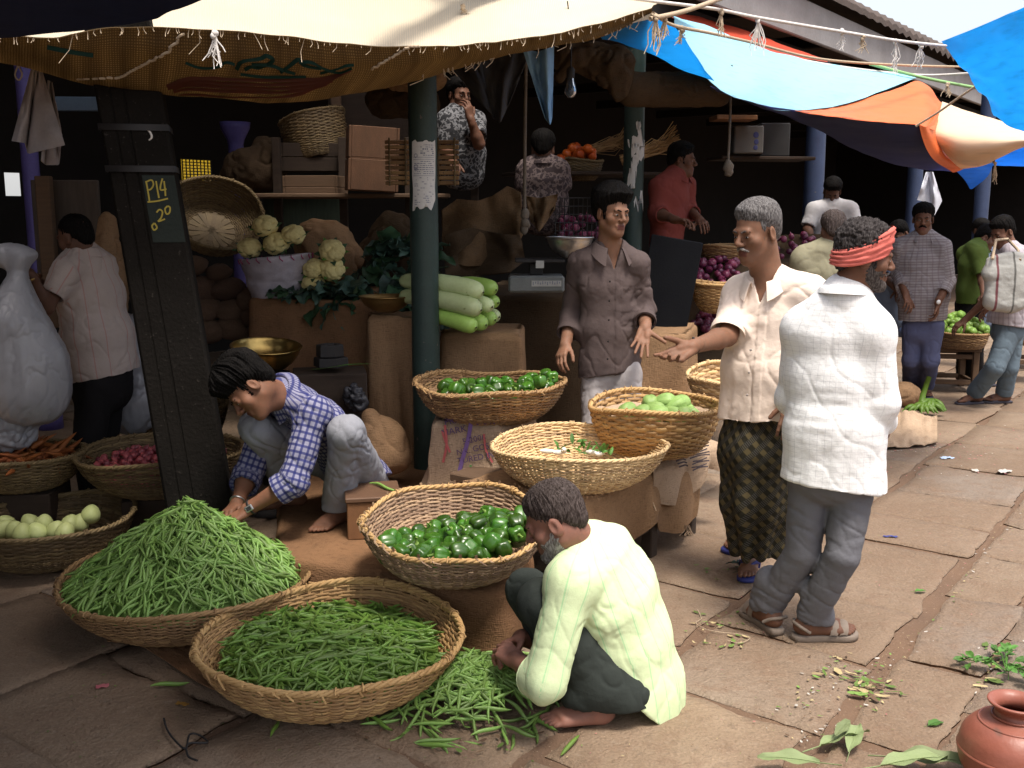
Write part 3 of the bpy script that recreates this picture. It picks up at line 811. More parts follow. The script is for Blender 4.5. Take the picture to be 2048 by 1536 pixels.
tarp('orange_tarpaulin', 'orange tarpaulin between the pale blue sheet and the cream sheet',
  [[(1610, 216, 8.6), (1700, 204, 8.8), (1790, 178, 9.1), (1842, 163, 9.3), (1884, 206, 9.2)],
   [(1600, 219, 8.0), (1690, 220, 8.3), (1780, 216, 8.6), (1845, 212, 8.7), (1876, 240, 8.75)],
   [(1590, 222, 7.58), (1690, 237, 7.88), (1780, 247, 8.08), (1838, 251, 8.18), (1866, 262, 8.4)]], T_OR, seed=5)
tarp('orange_tarpaulin', 'curved orange border strip beside the cream sheet',
  [[(1838, 250, 8.18), (1858, 250, 8.3), (1884, 206, 8.9)], [(1850, 290, 8.35), (1868, 284, 8.45), (1872, 258, 8.7)], [(1870, 322, 8.6), (1884, 314, 8.65), (1890, 306, 8.75)], [(1906, 344, 9.1), (1916, 342, 9.1), (1926, 338, 9.1)]], T_OR, 30, 14, .006, seed=6)
tarp('cream_tarpaulin', 'cream tarpaulin bulging brightly at the right beneath the blue sheet',
  [[(1884, 204, 9.1), (1930, 222, 8.9), (1990, 240, 8.7), (2060, 262, 8.5), (2130, 285, 8.3)],
   [(1869, 262, 8.62), (1925, 272, 8.45), (1990, 276, 8.3), (2060, 276, 8.2), (2130, 290, 8.1)],
   [(1890, 308, 8.72), (1930, 318, 8.5), (1990, 308, 8.35), (2060, 288, 8.2), (2130, 296, 8.1)],
   [(1922, 338, 9.08), (1960, 332, 8.9), (2000, 314, 8.6), (2060, 292, 8.35), (2130, 298, 8.2)]], T_CR, seed=7)
tarp('blue_tarpaulin', 'big vivid blue tarpaulin hanging into the picture at the upper right corner',
  [[(1886, 82, 6.8), (1960, 52, 6.3), (2040, 18, 5.8), (2140, -20, 5.3)], [(1910, 118, 6.7), (1985, 105, 6.3), (2060, 90, 5.9), (2150, 70, 5.5)], [(1940, 158, 6.9), (2000, 178, 6.7), (2070, 190, 6.4), (2160, 190, 6.0)], [(1990, 228, 7.3), (2030, 250, 7.1), (2090, 270, 6.9), (2170, 280, 6.6)]], T_BR, 30, 30, .02, seed=8)
tarp('blue_tarpaulin', 'small patch of deep blue tarpaulin at the right edge below the cream sheet',
  [[(2000, 300, 9.6), (2050, 262, 9.4), (2110, 240, 9.2)], [(1990, 322, 9.9), (2050, 322, 9.7), (2110, 320, 9.5)], [(1985, 330, 10.0), (2050, 334, 9.9), (2110, 340, 9.8)]], T_DB, seed=9)
tarp('blue_tarpaulin', 'small ragged blue cloth corner hanging below the cream sheet',
  [[(1908, 338, 9.4), (1945, 334, 9.4), (1988, 326, 9.4)], [(1928, 358, 9.42), (1950, 356, 9.42), (1976, 350, 9.42)], [(1940, 378, 9.45), (1944, 378, 9.45), (1949, 374, 9.45)]], T_DB, 12, 12, .012, seed=10)
tarp('red_tarpaulin', 'strip of red tarpaulin showing above the pale blue sheet',
  [[(1340, 12, 8.2), (1420, 40, 8.6), (1500, 66, 9.0), (1580, 96, 9.5), (1655, 120, 10)], [(1345, 34, 7.9), (1425, 60, 8.3), (1500, 92, 8.6), (1585, 116, 9.2), (1655, 124, 9.9)]], T_RED, 10, 30, .008, seed=11)
# ropes with knots and frayed tassels
def sag_rope(pts, n=40): return cr_resample(np.array([at(*p) for p in pts]), n, 0)
def rope(name, label, pts, r, mat, group=None):
 P = sag_rope(pts); mb = MB(); mb.tube(P, r, 6)
 a = np.linspace(0, len(P) * 2.4, len(P) * 4); Q = cr_resample(P, len(P) * 4, 0)
 return tag(mb.build(name, mat), label, 'rope', group), P
rope('rope', 'long pale rope strung with tassels above the pale blue sheet', [(1180, -14, 5.3), (1320, 4, 5.5), (1430, 18, 5.7), (1520, 36, 5.9), (1700, 66, 6.2), (1800, 82, 6.4), (1892, 92, 6.7)], .009, MAT['rope_white'])
rope('rope', 'thin rope running from the burlap corner down across the red strip', [(1306, 26, 5.22), (1345, 50, 5.5), (1420, 66, 6.0), (1500, 84, 6.6), (1640, 118, 7.6), (1800, 130, 8.6), (1940, 134, 9.4)], .009, MAT['rope'])
rope('rope', 'thick rope from the burlap corner to the top of the picture', [(1300, 38, 5.2), (1370, 22, 5.4), (1450, -6, 5.7)], .012, MAT['rope'])
rope('rope', 'rope tied to the orange cloth and pulled up to the right', [(1832, 252, 8.15), (1880, 222, 8.0), (1925, 190, 7.8), (1968, 162, 7.6)], .009, MAT['rope'])
rope('rope', 'pale rope along the top corner of the pale blue sheet', [(1560, 112, 8.6), (1700, 136, 9.3), (1842, 150, 9.8), (1950, 146, 9.6)], .010, MAT['rope_white'])
rope('bamboo_pole', 'thin light green pole behind the ropes at the upper right', [(1740, 128, 9.5), (1850, 156, 9.6), (1975, 180, 9.8)], .014, M('green_pole', (.30, .52, .22), (.22, .40, .16), 8, .5))
def tassel(px, py, d, L, mat, label, n=14, spread=.13, knot=.015, group='frayed rope tassels on the tarpaulin lines', seed=0):
 rr = random.Random(seed + px)
 o = at(px, py, d); k = d / FPX
 t = thing('rope_tassel', label, 'tassel', o, group=group)
 mb = MB(); mb.blob((0, 0, 0), (knot, knot, knot * .9), noise=.35, seed=px); mb.blob((rr.uniform(-.01, .01), -.005, -knot * .9), (knot * .8, knot * .7, knot * .8), noise=.35, seed=py)
 mb.build('knot', mat, t)
 mb = MB(); Lm = L * k
 for i in range(n):
  a = rr.gauss(0, spread); b = rr.gauss(0, spread * .6); l = Lm * rr.uniform(.5, 1.05)
  mb.tube([(0, 0, 0), (a * l * .5, b * l * .3, -l * .4), (a * l * .7 + rr.gauss(0, .01), b * l * .5, -l * .75), (a * l * .8 + rr.gauss(0, .015), b * l * .5, -l)], [.003, .0034, .003, .0015], 5)
 mb.build('strands', mat, t)
for k, (px, py, d, L, mt, lb) in enumerate([
 (1312, 34, 5.2, 70, 'rope', 'frayed rope tassel at the corner of the burlap canopy'), (1330, 34, 5.3, 45, 'rope', 'shaggy beige tassel just right of the burlap corner'),
 (1442, 22, 5.72, 50, 'rope', 'bushy beige tassel hanging above the pale blue sheet'), (1362, 56, 5.7, 34, 'rope', 'short pale tassel on the thin rope beside the burlap corner'),
 (1516, 38, 5.9, 70, 'rope_white', 'knotted white cord tassel with a dark dangling string'), (1684, 62, 6.2, 36, 'rope_white', 'white rag knot bound on the rope'),
 (1726, 74, 6.25, 30, 'rope', 'short beige tassel to the right of the white rag knot'), (1792, 82, 6.4, 60, 'rope_white', 'blue and white cord tassel with long strings'),
 (1842, 90, 6.6, 44, 'rope_white', 'white tassel beside the corner of the big blue tarpaulin'), (1896, 168, 7.6, 26, 'rope', 'small tassel above the orange cloth'),
 (1990, 326, 8.6, 40, 'rope', 'reddish frayed tassel hanging from the cream sheet'), (430, 66, 4.36, 68, 'rope_white', 'white frayed cord hanging over the brown canopy edge'),
 (926, 12, 6.2, 16, 'rope', 'small tuft of cord on the sunlit top of the canopy')]):
 tassel(px, py, d, L, MAT[mt], lb, seed=k)
# ================================================================== draped blocks (stalls under burlap)
def draped(name, label, cat, corners, zt, z0, mat, fold=.02, flare=.05, seed=0, n=150, round_=.10, nf=9, hem=.03, parent=None, sag=.0, fold_amt=None):
 c = np.array(corners, float); k = len(c)
 per = np.linalg.norm(np.roll(c, -1, 0) - c, axis=1); L = per.sum(); cum = np.concatenate([[0], np.cumsum(per)])
 t = np.linspace(0, L, n, endpoint=False); pts = []
 for x in t:
  i = np.searchsorted(cum, x, side='right') - 1; f = (x - cum[i]) / per[i]; pts.append(c[i] * (1 - f) + c[(i + 1) % k] * f)
 pts = np.array(pts)
 for _ in range(max(1, int(round_ / (L / n)))): pts = (np.roll(pts, 1, 0) + 2 * pts + np.roll(pts, -1, 0)) / 4
 cen = pts.mean(0)
 T = np.roll(pts, -1, 0) - np.roll(pts, 1, 0); Nn = np.stack([T[:, 1], -T[:, 0]], -1); Nn /= np.linalg.norm(Nn, axis=1)[:, None]
 if ((pts - cen) * Nn).sum() < 0: Nn = -Nn
 rings = []
 for f in (0.02, .25, .5, .75, .92):
  q = cen + (pts - cen) * f
  z = zt + .012 * fbm(np.concatenate([q * 4, np.full((n, 1), seed)], 1), 2) - sag * (1 - f)
  rings.append(np.concatenate([q, z[:, None]], 1))
 b = .035
 for a in np.linspace(.2, 1, 4) * PI / 2:
  q = pts - Nn * b * (1 - math.sin(a)); rings.append(np.concatenate([q, np.full((n, 1), zt - b * (1 - math.cos(a)))], 1))
 H = zt - z0; arc = t
 hemn = hem * fbm(np.stack([arc * 5, np.zeros(n) + seed, np.zeros(n)], 1), 3)
 for j, f in enumerate(np.linspace(.12, 1, 12)):
  amp = fold * min(1, f * 1.6)
  ph = fbm(np.stack([arc * 1.4, np.full(n, f * .6), np.full(n, seed * 3.3)], 1), 2) * 4
  w = amp * (np.sin(arc * nf + ph) * .6 + .8 * fbm(np.stack([arc * nf * .55, np.full(n, f * 1.3), np.full(n, seed + 5.0)], 1), 2))
  q = pts + Nn * (w + flare * f ** 1.5)[:, None]
  z = np.full(n, zt - b - (H - b) * f) + hemn * (f ** 3)
  rings.append(np.concatenate([q, z[:, None]], 1))
 P = np.array(rings)
 loc = np.array([cen[0], cen[1], z0])
 mb = MB(); mb.grid(P - loc, closed_v=True)
 mb.blob((0, 0, zt - z0 - .004), (.03, .03, .004))
 o = mb.build(name, mat, parent, loc=loc)
 return (tag(o, label, cat) if label else o), P
def quad_px(pts): return [at(*p)[:2] for p in pts]
plinth, Ppl = draped('covered_step', 'low step covered with stained brown burlap under the squatting boy', 'step',
    [(-1.02, 4.22), (-.55, 3.98), (-.02, 3.74), (.10, 4.2), (.0, 5.1), (-.3, 5.9), (-1.35, 5.9), (-1.12, 4.7)], .25, .0, MAT['burlap_rust'], .022, .03, seed=1, nf=7, hem=.02)
stallA, _ = draped('covered_table', 'table under rust brown burlap carrying the cauliflowers and greens', 'table', [at(500, 700, 6.35)[:2], at(740, 700, 6.15)[:2], at(860, 700, 7.2)[:2], at(560, 700, 8.0)[:2]], at(640, 597, 6.3)[2], .1, MAT['burlap_rust'], .035, .10, seed=2, nf=14)
stallB, _ = draped('covered_crate', 'tall crate hung with folded tan sacking left of the green post', 'crate', [at(735, 700, 5.95)[:2], at(840, 700, 5.85)[:2], at(850, 700, 6.5)[:2], at(750, 700, 6.6)[:2]], at(780, 632, 5.95)[2], .2, MAT['burlap'], .035, .02, seed=3, nf=38, round_=.04)
stallC, _ = draped('covered_crate', 'crate under stained burlap below the bottle gourds', 'crate', [at(880, 700, 5.95)[:2], at(1046, 700, 5.8)[:2], at(1050, 700, 6.5)[:2], at(885, 700, 6.6)[:2]], at(960, 668, 5.9)[2], .2, MAT['burlap'], .03, .03, seed=4, nf=16)
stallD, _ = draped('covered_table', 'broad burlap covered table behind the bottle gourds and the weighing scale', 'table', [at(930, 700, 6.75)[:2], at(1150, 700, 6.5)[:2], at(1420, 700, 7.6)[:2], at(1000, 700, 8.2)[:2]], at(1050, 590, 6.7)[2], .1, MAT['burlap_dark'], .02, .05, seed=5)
stallE, _ = draped('covered_crate', 'burlap covered crate behind the two haggling hands', 'crate', [at(1215, 700, 6.35)[:2], at(1375, 700, 6.3)[:2], at(1395, 700, 6.9)[:2], at(1240, 700, 6.9)[:2]], at(1290, 668, 6.3)[2], .1, MAT['burlap'], .03, .04, seed=6, nf=18)
# the printed sack over the crate under the far pepper basket
sackc = [at(862, 900, 5.02)[:2], at(1000, 900, 4.92)[:2], at(1075, 900, 5.3)[:2], at(1010, 900, 5.6)[:2], at(880, 900, 5.55)[:2]]
sackF, PsF = draped('sack_covered_crate', 'crate under a pale sack printed with purple lettering', 'crate', sackc, at(960, 838, 5.1)[2], .25, MAT['burlap_pale'], .022, .05, seed=7, nf=8, hem=.05)
# low bench for the baskets, draped with two sacks
bl = [np.array([.98, 5.33]), np.array([.30, 4.40])]
bn = -NV[:2] * .72
bench = thing('bench', 'low rough wooden bench under the radish and chayote baskets', 'bench', ((bl[0] + bl[1])[0] / 2, (bl[0] + bl[1])[1] / 2, 0))
bo = np.array(bench.location)
zbt = .46
mb = MB(); cx = (bl[0] + bl[1]) / 2 + bn / 2
mb.box(np.array([*cx, zbt - .02]) - bo, (1.2, .74, .04), Rst, bev=.006); mb.build('top', MAT['wood'], bench)
for s_, n_ in ((.52, .0), (.08, .0), (-.52, .0), (.52, -.68), (-.52, -.68)):
 mb = MB(); q = np.array([*((bl[0] + bl[1]) / 2), 0]) + SV * s_ + NV * n_ - bo
 mb.box(q + [0, 0, (zbt - .04) / 2], (.065, .06, zbt - .04), Rst, bev=.006); mb.build('leg', MAT['wood_dark'], bench)
for z_, n_ in ((.34, 0), (.16, 0), (.34, -.68)):
 mb = MB(); mb.box(np.array([*((bl[0] + bl[1]) / 2), z_]) + NV * (n_ - .0) - bo, (1.1, .03, .05), Rst, bev=.005); mb.build('rail', MAT['wood_dark'], bench)
# cloth over the bench: grid hanging over the street side
def bench_cloth(s0, s1, drop, seed, zoff, mat, label, jag=.03, back=.55):
 P = []
 for s in np.linspace(s0, s1, 50):
  row = []
  base = np.array([*((bl[0] + bl[1]) / 2), 0]) + SV * s
  nz = fbm(np.array([s * 4, seed, .5]), 2); L = drop * (1 + .3 * fbm(np.array([s * 3.5, seed + 3.3, 0]), 3))
  for t in np.linspace(0, 1, 26):
   if t < .45:
    q = base + NV * (-back * (1 - t / .45)) + np.array([0, 0, zbt + zoff + .008 * fbm(np.array([s * 8, t * 9, seed]), 2)])
   else:
    f = (t - .45) / .55
    w = .025 * f * math.sin(s * 17 + seed + 2 * nz) + .035 * f * nz
    q = base + NV * (.045 + zoff + w + .05 * f * (1 - f)) + np.array([0, 0, zbt + zoff - .02 * min(1, f * 8) - L * f])
   row.append(q)
  P.append(row)
 P = np.array(P); o = sheet_mesh('sacking', P, .005, mat)
 return tag(o, label, 'sack'), P
s1, Pb1 = bench_cloth(-.72, .50, .34, 2.2, .010, MAT['burlap'], 'brown sacking draped over the bench and hanging to its rail')
s2, Pb2 = bench_cloth(-.02, .74, .17, 5.7, .022, MAT['burlap_pale'], 'second paler sack with black print and a knotted corner laid over the bench')
MAT['ink'] = flat_mat('purple_ink', (.10, .06, .14), .9); MAT['ink_black'] = flat_mat('black_ink', (.06, .045, .05), .9); MAT['ink_red'] = flat_mat('red_ink', (.42, .10, .10), .9); MAT['ink_green'] = flat_mat('green_mark', (.10, .22, .07), .9)
def px_hit(P, px, py):
 sub = P.reshape(-1, 3); v = sub - CAMP; dd = v @ FWD; x = 1024 + FPX * v[:, 0] / dd; y = 768 - FPX * (v @ UPV) / dd
 e = (x - px) ** 2 + (y - py) ** 2; near = e < 45 ** 2; dm = dd[near].min() if near.any() else 0; e = e + np.where(dd > dm + .14, 1e6, 0)
 i = np.argsort(e)[:4]; w = 1 / (2 + (x[i] - px) ** 2 + (y[i] - py) ** 2); w /= w.sum()
 p = (sub[i] * w[:, None]).sum(0); d = p[1]
 r = ray(px, py); p = CAMP + r * (d / r[1])
 return p - unit(r) * .012
def print_on(P, txts, name, mat, parent):
 mb = MB()
 for (txt, px, py, size, rot) in txts:
  v, f = text_verts(txt, size)
  c, s = math.cos(rot), math.sin(rot)
  xy = np.stack([px + v[:, 0] * c + v[:, 1] * s, py - (v[:, 1] * c - v[:, 0] * s)], -1)
  mb.add(np.array([px_hit(P, *q) for q in xy]), f)
 o = mb.build(name, mat); o.parent = parent; o.matrix_parent_inverse = Matrix.Translation(parent.location).inverted()
 return o
def strokes_on(P, sts, name, mat, parent):
 mb = MB()
 for pts, w in sts:
  Q = np.array([px_hit(P, *p) for p in pts]); Q = cr_resample(Q, 4 * len(Q), 0); mb.grid(strip(Q, w, unit(CAMP - Q.mean(0))))
 o = mb.build(name, mat); o.parent = parent; o.matrix_parent_inverse = Matrix.Translation(parent.location).inverted()
 return o
print_on(PsF[9:], [('tion', 970, 841, 26, -.05), ('PRA', 905, 842, 19, -.2), ('MARK', 908, 862, 19, -.2), ('5-2006', 948, 879, 17, -.22), ('NK. GOSP', 950, 898, 17, -.22), ('TURED IN', 952, 916, 17, -.18)], 'sack_print', MAT['ink'], sackF)
strokes_on(PsF[9:], [([(942, 845), (936, 880), (926, 915), (915, 958)], .02)], 'purple_stripe', flat_mat('violet_ink', (.17, .10, .27), .9), sackF)
strokes_on(PsF[9:], [([(890, 850), (893, 890), (886, 925)], .012), ([(884, 862), (890, 880), (900, 905)], .01), ([(968, 868), (972, 900), (985, 925)], .010)], 'red_mark', MAT['ink_red'], sackF)
strokes_on(PsF[9:], [([(942, 930), (938, 945), (936, 960)], .012), ([(932, 955), (940, 945), (946, 958)], .010)], 'green_mark', MAT['ink_green'], sackF)
sts = []
rr = random.Random(4)
for k in range(9):
 y = 893 + k * 6; sts.append(([(1378 + rr.uniform(0, 8), y), (1400, y - 4 + rr.uniform(-3, 3)), (1422 - rr.uniform(0, 10), y - 8)], .007))
for k in range(7):
 y = 898 + k * 6; sts.append(([(1340 + k * 3, y), (1352 + k * 3, y - 4), (1364 + k * 2, y - 2)], .008))
strokes_on(Pb2, sts, 'black_print', MAT['ink_black'], s2)
mb = MB(); rr = random.Random(8)
for (px, py, L) in ((1296, 985, 40), (1283, 1000, 26), (1374, 1050, 24)):
 for k in range(7):
  q = px_hit(Pb2 if px < 1330 else Pb1, px + rr.uniform(-5, 5), py); mb.tube([q, q + np.array([rr.gauss(0, .01), -.01, -.03]), q + np.array([rr.gauss(0, .02), -.01, -L * .0022])], .003, 5)
o = mb.build('frayed_corner', MAT['burlap_pale']); o.parent = s2
# ================================================================== baskets
def wicker(name, a, b, dark=.5):
 return M(name, a, b, 9, .62, .35, 120, .003, spec=.3, island=.30, speck=(40, .70, tuple(c * .45 for c in a)))
MAT['wicker_tan'] = wicker('wicker_tan', (.46, .29, .13), (.36, .20, .08))
MAT['wicker_pale'] = wicker('wicker_pale', (.60, .43, .24), (.50, .33, .16))
MAT['wicker_brown'] = wicker('wicker_brown', (.30, .18, .085), (.21, .12, .055))
MAT['wicker_old'] = wicker('wicker_old', (.36, .24, .15), (.25, .16, .10))
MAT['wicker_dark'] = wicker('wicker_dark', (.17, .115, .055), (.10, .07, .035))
def basket(label, rim_px, d, w_px, H, mat, mat_in=None, tilt=0.0, tilt_az=0.0, seed=0, base_f=.42, nst=46, rough=.0, rim_r=.011, strand=.0085, curve=1.3, oval=.02, group='wicker market baskets', rim_mat=None, stake_w=.011, over=True, hgt=None):
 rc = at(*rim_px, d); dc = (rc - CAMP) @ FWD
 R = w_px * .5 / FPX * dc
 return basket_at(label, rc, R, H, mat, tilt, tilt_az, seed, base_f, nst, rough, rim_r, strand, curve, oval, group, rim_mat, stake_w)
def basket_at(label, rc, R, H, mat, tilt=0, tilt_az=0, seed=0, base_f=.42, nst=46, rough=.0, rim_r=.011, strand=.0085, curve=1.3, oval=.02, group='wicker market baskets', rim_mat=None, stake_w=.011):
 rr = np.random.default_rng(seed + 100)
 Rm = rotz(tilt_az) @ rotx(tilt) @ rotz(-tilt_az)
 base = np.asarray(rc) - Rm @ np.array([0, 0, H])
 t = thing('wicker_basket', label, 'basket', base, group=group, rot=Matrix(Rm.tolist()).to_euler())
 nst += nst % 2 == 0          # odd number of stakes: a continuous weave alternates
 Rb = R * base_f
 ph = rr.random(4) * 6.3
 def shape(th, tt):
  a = tt * curve
  r = Rb + (R - Rb) * np.sin(a) / math.sin(curve); z = H * (1 - np.cos(a)) / (1 - math.cos(curve))
  k = 1 + tt * (oval * np.cos(2 * th + ph[0]) + oval * .5 * np.cos(3 * th + ph[1]) + .004 * np.cos(7 * th + ph[2]))
  zz = z + tt ** 3 * H * (.05 * np.cos(2 * th + ph[3]) + .03 * np.cos(3 * th + ph[1]) + rough * .06 * np.cos(5 * th + ph[2]))
  return r * k, zz
 tt_ = np.linspace(0, 1, 60); r_, z_ = shape(np.zeros(60), tt_)
 L = np.sum(np.hypot(np.diff(r_), np.diff(z_)))
 nr = int(L / strand); mb = MB()
 M_ = nst * 4; th = np.linspace(0, 2 * PI, M_, endpoint=False)
 for i in range(nr):
  tc = (i + .5) / nr * .985
  jit = .35 * strand / L * fbm(np.stack([np.cos(th) * 2 + i * 1.3, np.sin(th) * 2, np.full(M_, seed + .5)], 1), 2)
  hh = strand * .56 * (1 + .25 * rr.normal(0, .5)); th_ = th + rr.normal(0, .01)
  off = .0048 * (R / .4) ** .3 * np.sin(nst * th_ / 2 + PI * i) * (1 + .3 * fbm(np.stack([th * 5, np.full(M_, i * 1.7), np.full(M_, seed)], 1), 2))
  sec = []
  for (da, db) in ((-1, -.35), (-.45, -1), (.45, -1), (1, -.35), (1, .35), (.45, 1), (-.45, 1), (-1, .35)):
   ttv = np.clip(tc + jit + da * hh / L, 0, 1.02); r, z = shape(th, ttv)
   r2, z2 = shape(th, np.clip(ttv + .01, 0, 1.03)); nx, nz = (z2 - z), -(r2 - r); ln = np.hypot(nx, nz) + 1e-9
   o = off + db * .0034
   sec.append(np.stack([(r + o * nx / ln) * np.cos(th), (r + o * nx / ln) * np.sin(th), z + o * nz / ln], -1))
  mb.grid(np.stack(sec, 1), closed_u=True, closed_v=True)
 mb.build('weave', mat, t)
 mb = MB(); nz_ = 16
 for j in range(nst):
  a = 2 * PI * (j + .5) / nst + rr.normal(0, .012); top = 1.0 + (rough * rr.uniform(-.02, .06))
  ttv = np.linspace(0, top, nz_); w = stake_w / 2
  r, z = shape(np.full(nz_, a), np.minimum(ttv, 1.02)); z = z + np.maximum(0, ttv - 1.0) * L
  r2, z2 = shape(np.full(nz_, a), np.minimum(ttv + .01, 1.03)); nx, nz2 = z2 - z, -(r2 - r); ln = np.hypot(nx, nz2) + 1e-9
  sec = []
  for (dw, do) in ((-1, -.0018), (1, -.0018), (1, .0018), (-1, .0018)):
   rad = r + do * nx / ln; da = dw * w / np.maximum(.05, rad)
   sec.append(np.stack([rad * np.cos(a + da), rad * np.sin(a + da), z + do * nz2 / ln], -1))
  mb.grid(np.stack(sec, 1), closed_v=True)
  if rough and rr.random() < .75:      # stake ends bent over the rim
   r1, z1 = shape(np.array([a]), np.array([1.0])); p0 = np.array([r1[0] * math.cos(a), r1[0] * math.sin(a), z1[0]]); rad = np.array([math.cos(a), math.sin(a), 0]); tan = np.array([-math.sin(a), math.cos(a), 0])
   l = rr.uniform(.02, .06)
   mb.tube([p0 - rad * .01 - np.array([0, 0, .03]), p0 + np.array([0, 0, .012]), p0 + rad * .012 + tan * l * .4, p0 + rad * .01 + tan * l + np.array([0, 0, rr.uniform(-.03, .012)])], [.004, .005, .004, .003], 5, flat=.5)
 for k in range(9):                       # woven floor
  a = k * PI / 9; w = Rb * 1.02
  mb.box((0, 0, .004 + .0012 * (k % 2)), (2 * w, .03, .003), rotz(a))
 mb.lathe([(0.001, .001), (Rb * 1.02, .001), (Rb * 1.0, .006)], 40)
 mb.build('stakes', mat, t)
 mb = MB(); nt_ = 160; tw = np.linspace(0, 2 * PI, nt_, endpoint=False); r, z = shape(tw, np.ones(nt_))
 for q in range(3 if rim_r > .008 else 2):
  al = tw * 26 + q * 2 * PI / 3
  rad = r + rim_r * .6 * np.cos(al); zz = z + rim_r * .55 * np.sin(al)
  P = np.stack([rad * np.cos(tw), rad * np.sin(tw), zz], -1)
  P = np.concatenate([P, P[:1]]); mb.tube(P, rim_r * .62, 6, cap=False)
 for q in range(22):                      # binding
  a = rr.random() * 6.28; r1, z1 = shape(np.array([a]), np.array([1.0])); c = np.array([r1[0] * math.cos(a), r1[0] * math.sin(a), z1[0]]); rad = np.array([math.cos(a), math.sin(a), 0])
  v = np.linspace(0, 2 * PI, 9); mb.tube([c + rad * math.cos(x) * rim_r * 1.45 + np.array([0, 0, 1]) * math.sin(x) * rim_r * 1.5 + np.array([-rad[1], rad[0], 0]) * (.012 * x / 6.28) for x in v], .0028, 5)
 mb.build('rim', rim_mat or mat, t)
 return dict(t=t, R=R, H=H, Rm=Rm, base=base, shape=shape)
B1 = basket('large tan bamboo basket full of green beans, nearest to the camera', (663, 1266), 3.5, 512, .20, MAT['wicker_tan'], seed=1, nst=52, tilt=math.radians(2), rim_r=.0115, strand=.0092, rough=.25)
B2 = basket('big brown basket under the tall heap of green beans', (374, 1148), 4.1, 482, .19, MAT['wicker_brown'], seed=2, nst=52, rim_r=.010, strand=.0092)
B3 = basket('ragged old brown basket of green bell peppers on the step edge', (908, 1038), 3.98, 372, .20, MAT['wicker_old'], seed=3, tilt=math.radians(7), nst=44, rough=1.0, rim_r=.010, rim_mat=MAT['wicker_tan'], strand=.0085)
B4 = basket('brown basket of bell peppers lined with sacking on the printed sack', (981, 764), 5.2, 296, .19, MAT['wicker_brown'], seed=4, nst=44, rough=.5, strand=.0085)
B5 = basket('golden brown basket holding pale chayotes on sacking', (1309, 806), 5.0, 264, .24, MAT['wicker_tan'], seed=5, nst=40, curve=1.2, strand=.0115, base_f=.55)
B6 = basket('pale straw coloured basket with a few radishes and leaves', (1156, 886), 4.62, 342, .185, MAT['wicker_pale'], seed=6, nst=50, strand=.0075, rim_r=.009)
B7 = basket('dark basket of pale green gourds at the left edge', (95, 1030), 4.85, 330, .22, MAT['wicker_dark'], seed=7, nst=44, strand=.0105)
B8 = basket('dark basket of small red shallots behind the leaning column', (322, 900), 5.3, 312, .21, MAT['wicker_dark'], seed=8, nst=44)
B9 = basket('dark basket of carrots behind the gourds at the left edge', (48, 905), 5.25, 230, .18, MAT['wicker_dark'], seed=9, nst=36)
B10 = basket('big empty basket leaning on the brown yams behind the column', (432, 425), 6.95, 186, .20, MAT['wicker_dark'], seed=10, nst=40, tilt=math.radians(52), tilt_az=math.radians(28), base_f=.5)
B11 = basket('small brown basket half hidden between the column and the boy', (358, 808), 6.7, 186, .24, MAT['wicker_dark'], seed=11, nst=34, base_f=.6)
B12 = basket('small straw basket on the purple onions behind the man in the cream shirt', (1446, 566), 7.2, 122, .20, MAT['wicker_tan'], seed=12, nst=30, base_f=.55)
B13 = basket('empty tan basket behind the man in the cream shirt', (1450, 748), 5.95, 148, .16, MAT['wicker_pale'], seed=13, nst=30, base_f=.5, strand=.012, tilt=math.radians(9))
B14 = basket('low dark basket between the cream shirted man and the onions', (1455, 492), 8.2, 112, .12, MAT['wicker_brown'], seed=14, nst=30, base_f=.6)
B15 = basket('shallow basket of green limes on a wooden stool', (1922, 664), 9.7, 104, .14, MAT['wicker_brown'], seed=15, nst=30, base_f=.75)
B18 = basket('dark wicker hamper tilted on the shelf at the back', (622, 236), 8.4, 128, .34, MAT['wicker_dark'], seed=18, nst=30, base_f=.85, tilt=math.radians(-14), tilt_az=math.radians(60))
B20 = basket('dark basket of orange tomatoes deep in the stall', (1158, 322), 9.0, 92, .16, MAT['wicker_dark'], seed=20, nst=28, base_f=.6)
# ================================================================== green beans
MAT['bean'] = M('green_bean', (.150, .255, .045), (.095, .180, .028), 14, .42, .15, 160, .002, spec=.5, objrand=.32)
MAT['bean_i'] = M('green_bean_heap', (.150, .255, .045), (.095, .180, .028), 14, .42, .15, 160, .002, spec=.5, island=.38)
MAT['bean2'] = M('light_bean', (.190, .315, .072), (.130, .235, .048), 14, .42, .15, 160, .002, spec=.5, objrand=.28)
MAT['bean2_i'] = M('light_bean_heap', (.190, .315, .072), (.130, .235, .048), 14, .42, .15, 160, .002, spec=.5, island=.34)
def bean_data(seed):
 rr = random.Random(seed); mb = MB(); L = rr.uniform(.11, .165); c = rr.uniform(-.13, .13); c2 = rr.uniform(-.06, .06)
 x = np.linspace(-.5, .5, 9); r = np.array([.0008, .0028, .0041, .0046, .0048, .0046, .0042, .0030, .0006]) * rr.uniform(1.4, 1.85)
 P = np.stack([x * L, c * L * (x * x * 4 - .3) * .5 + c2 * L * np.sin(x * 6), .004 * np.sin(x * 5 + seed)], -1)
 mb.tube(P, r, 6, flat=.8)
 return mb
BEANS = [bean_data(k) for k in range(14)]
BV = [b.data() for b in BEANS]
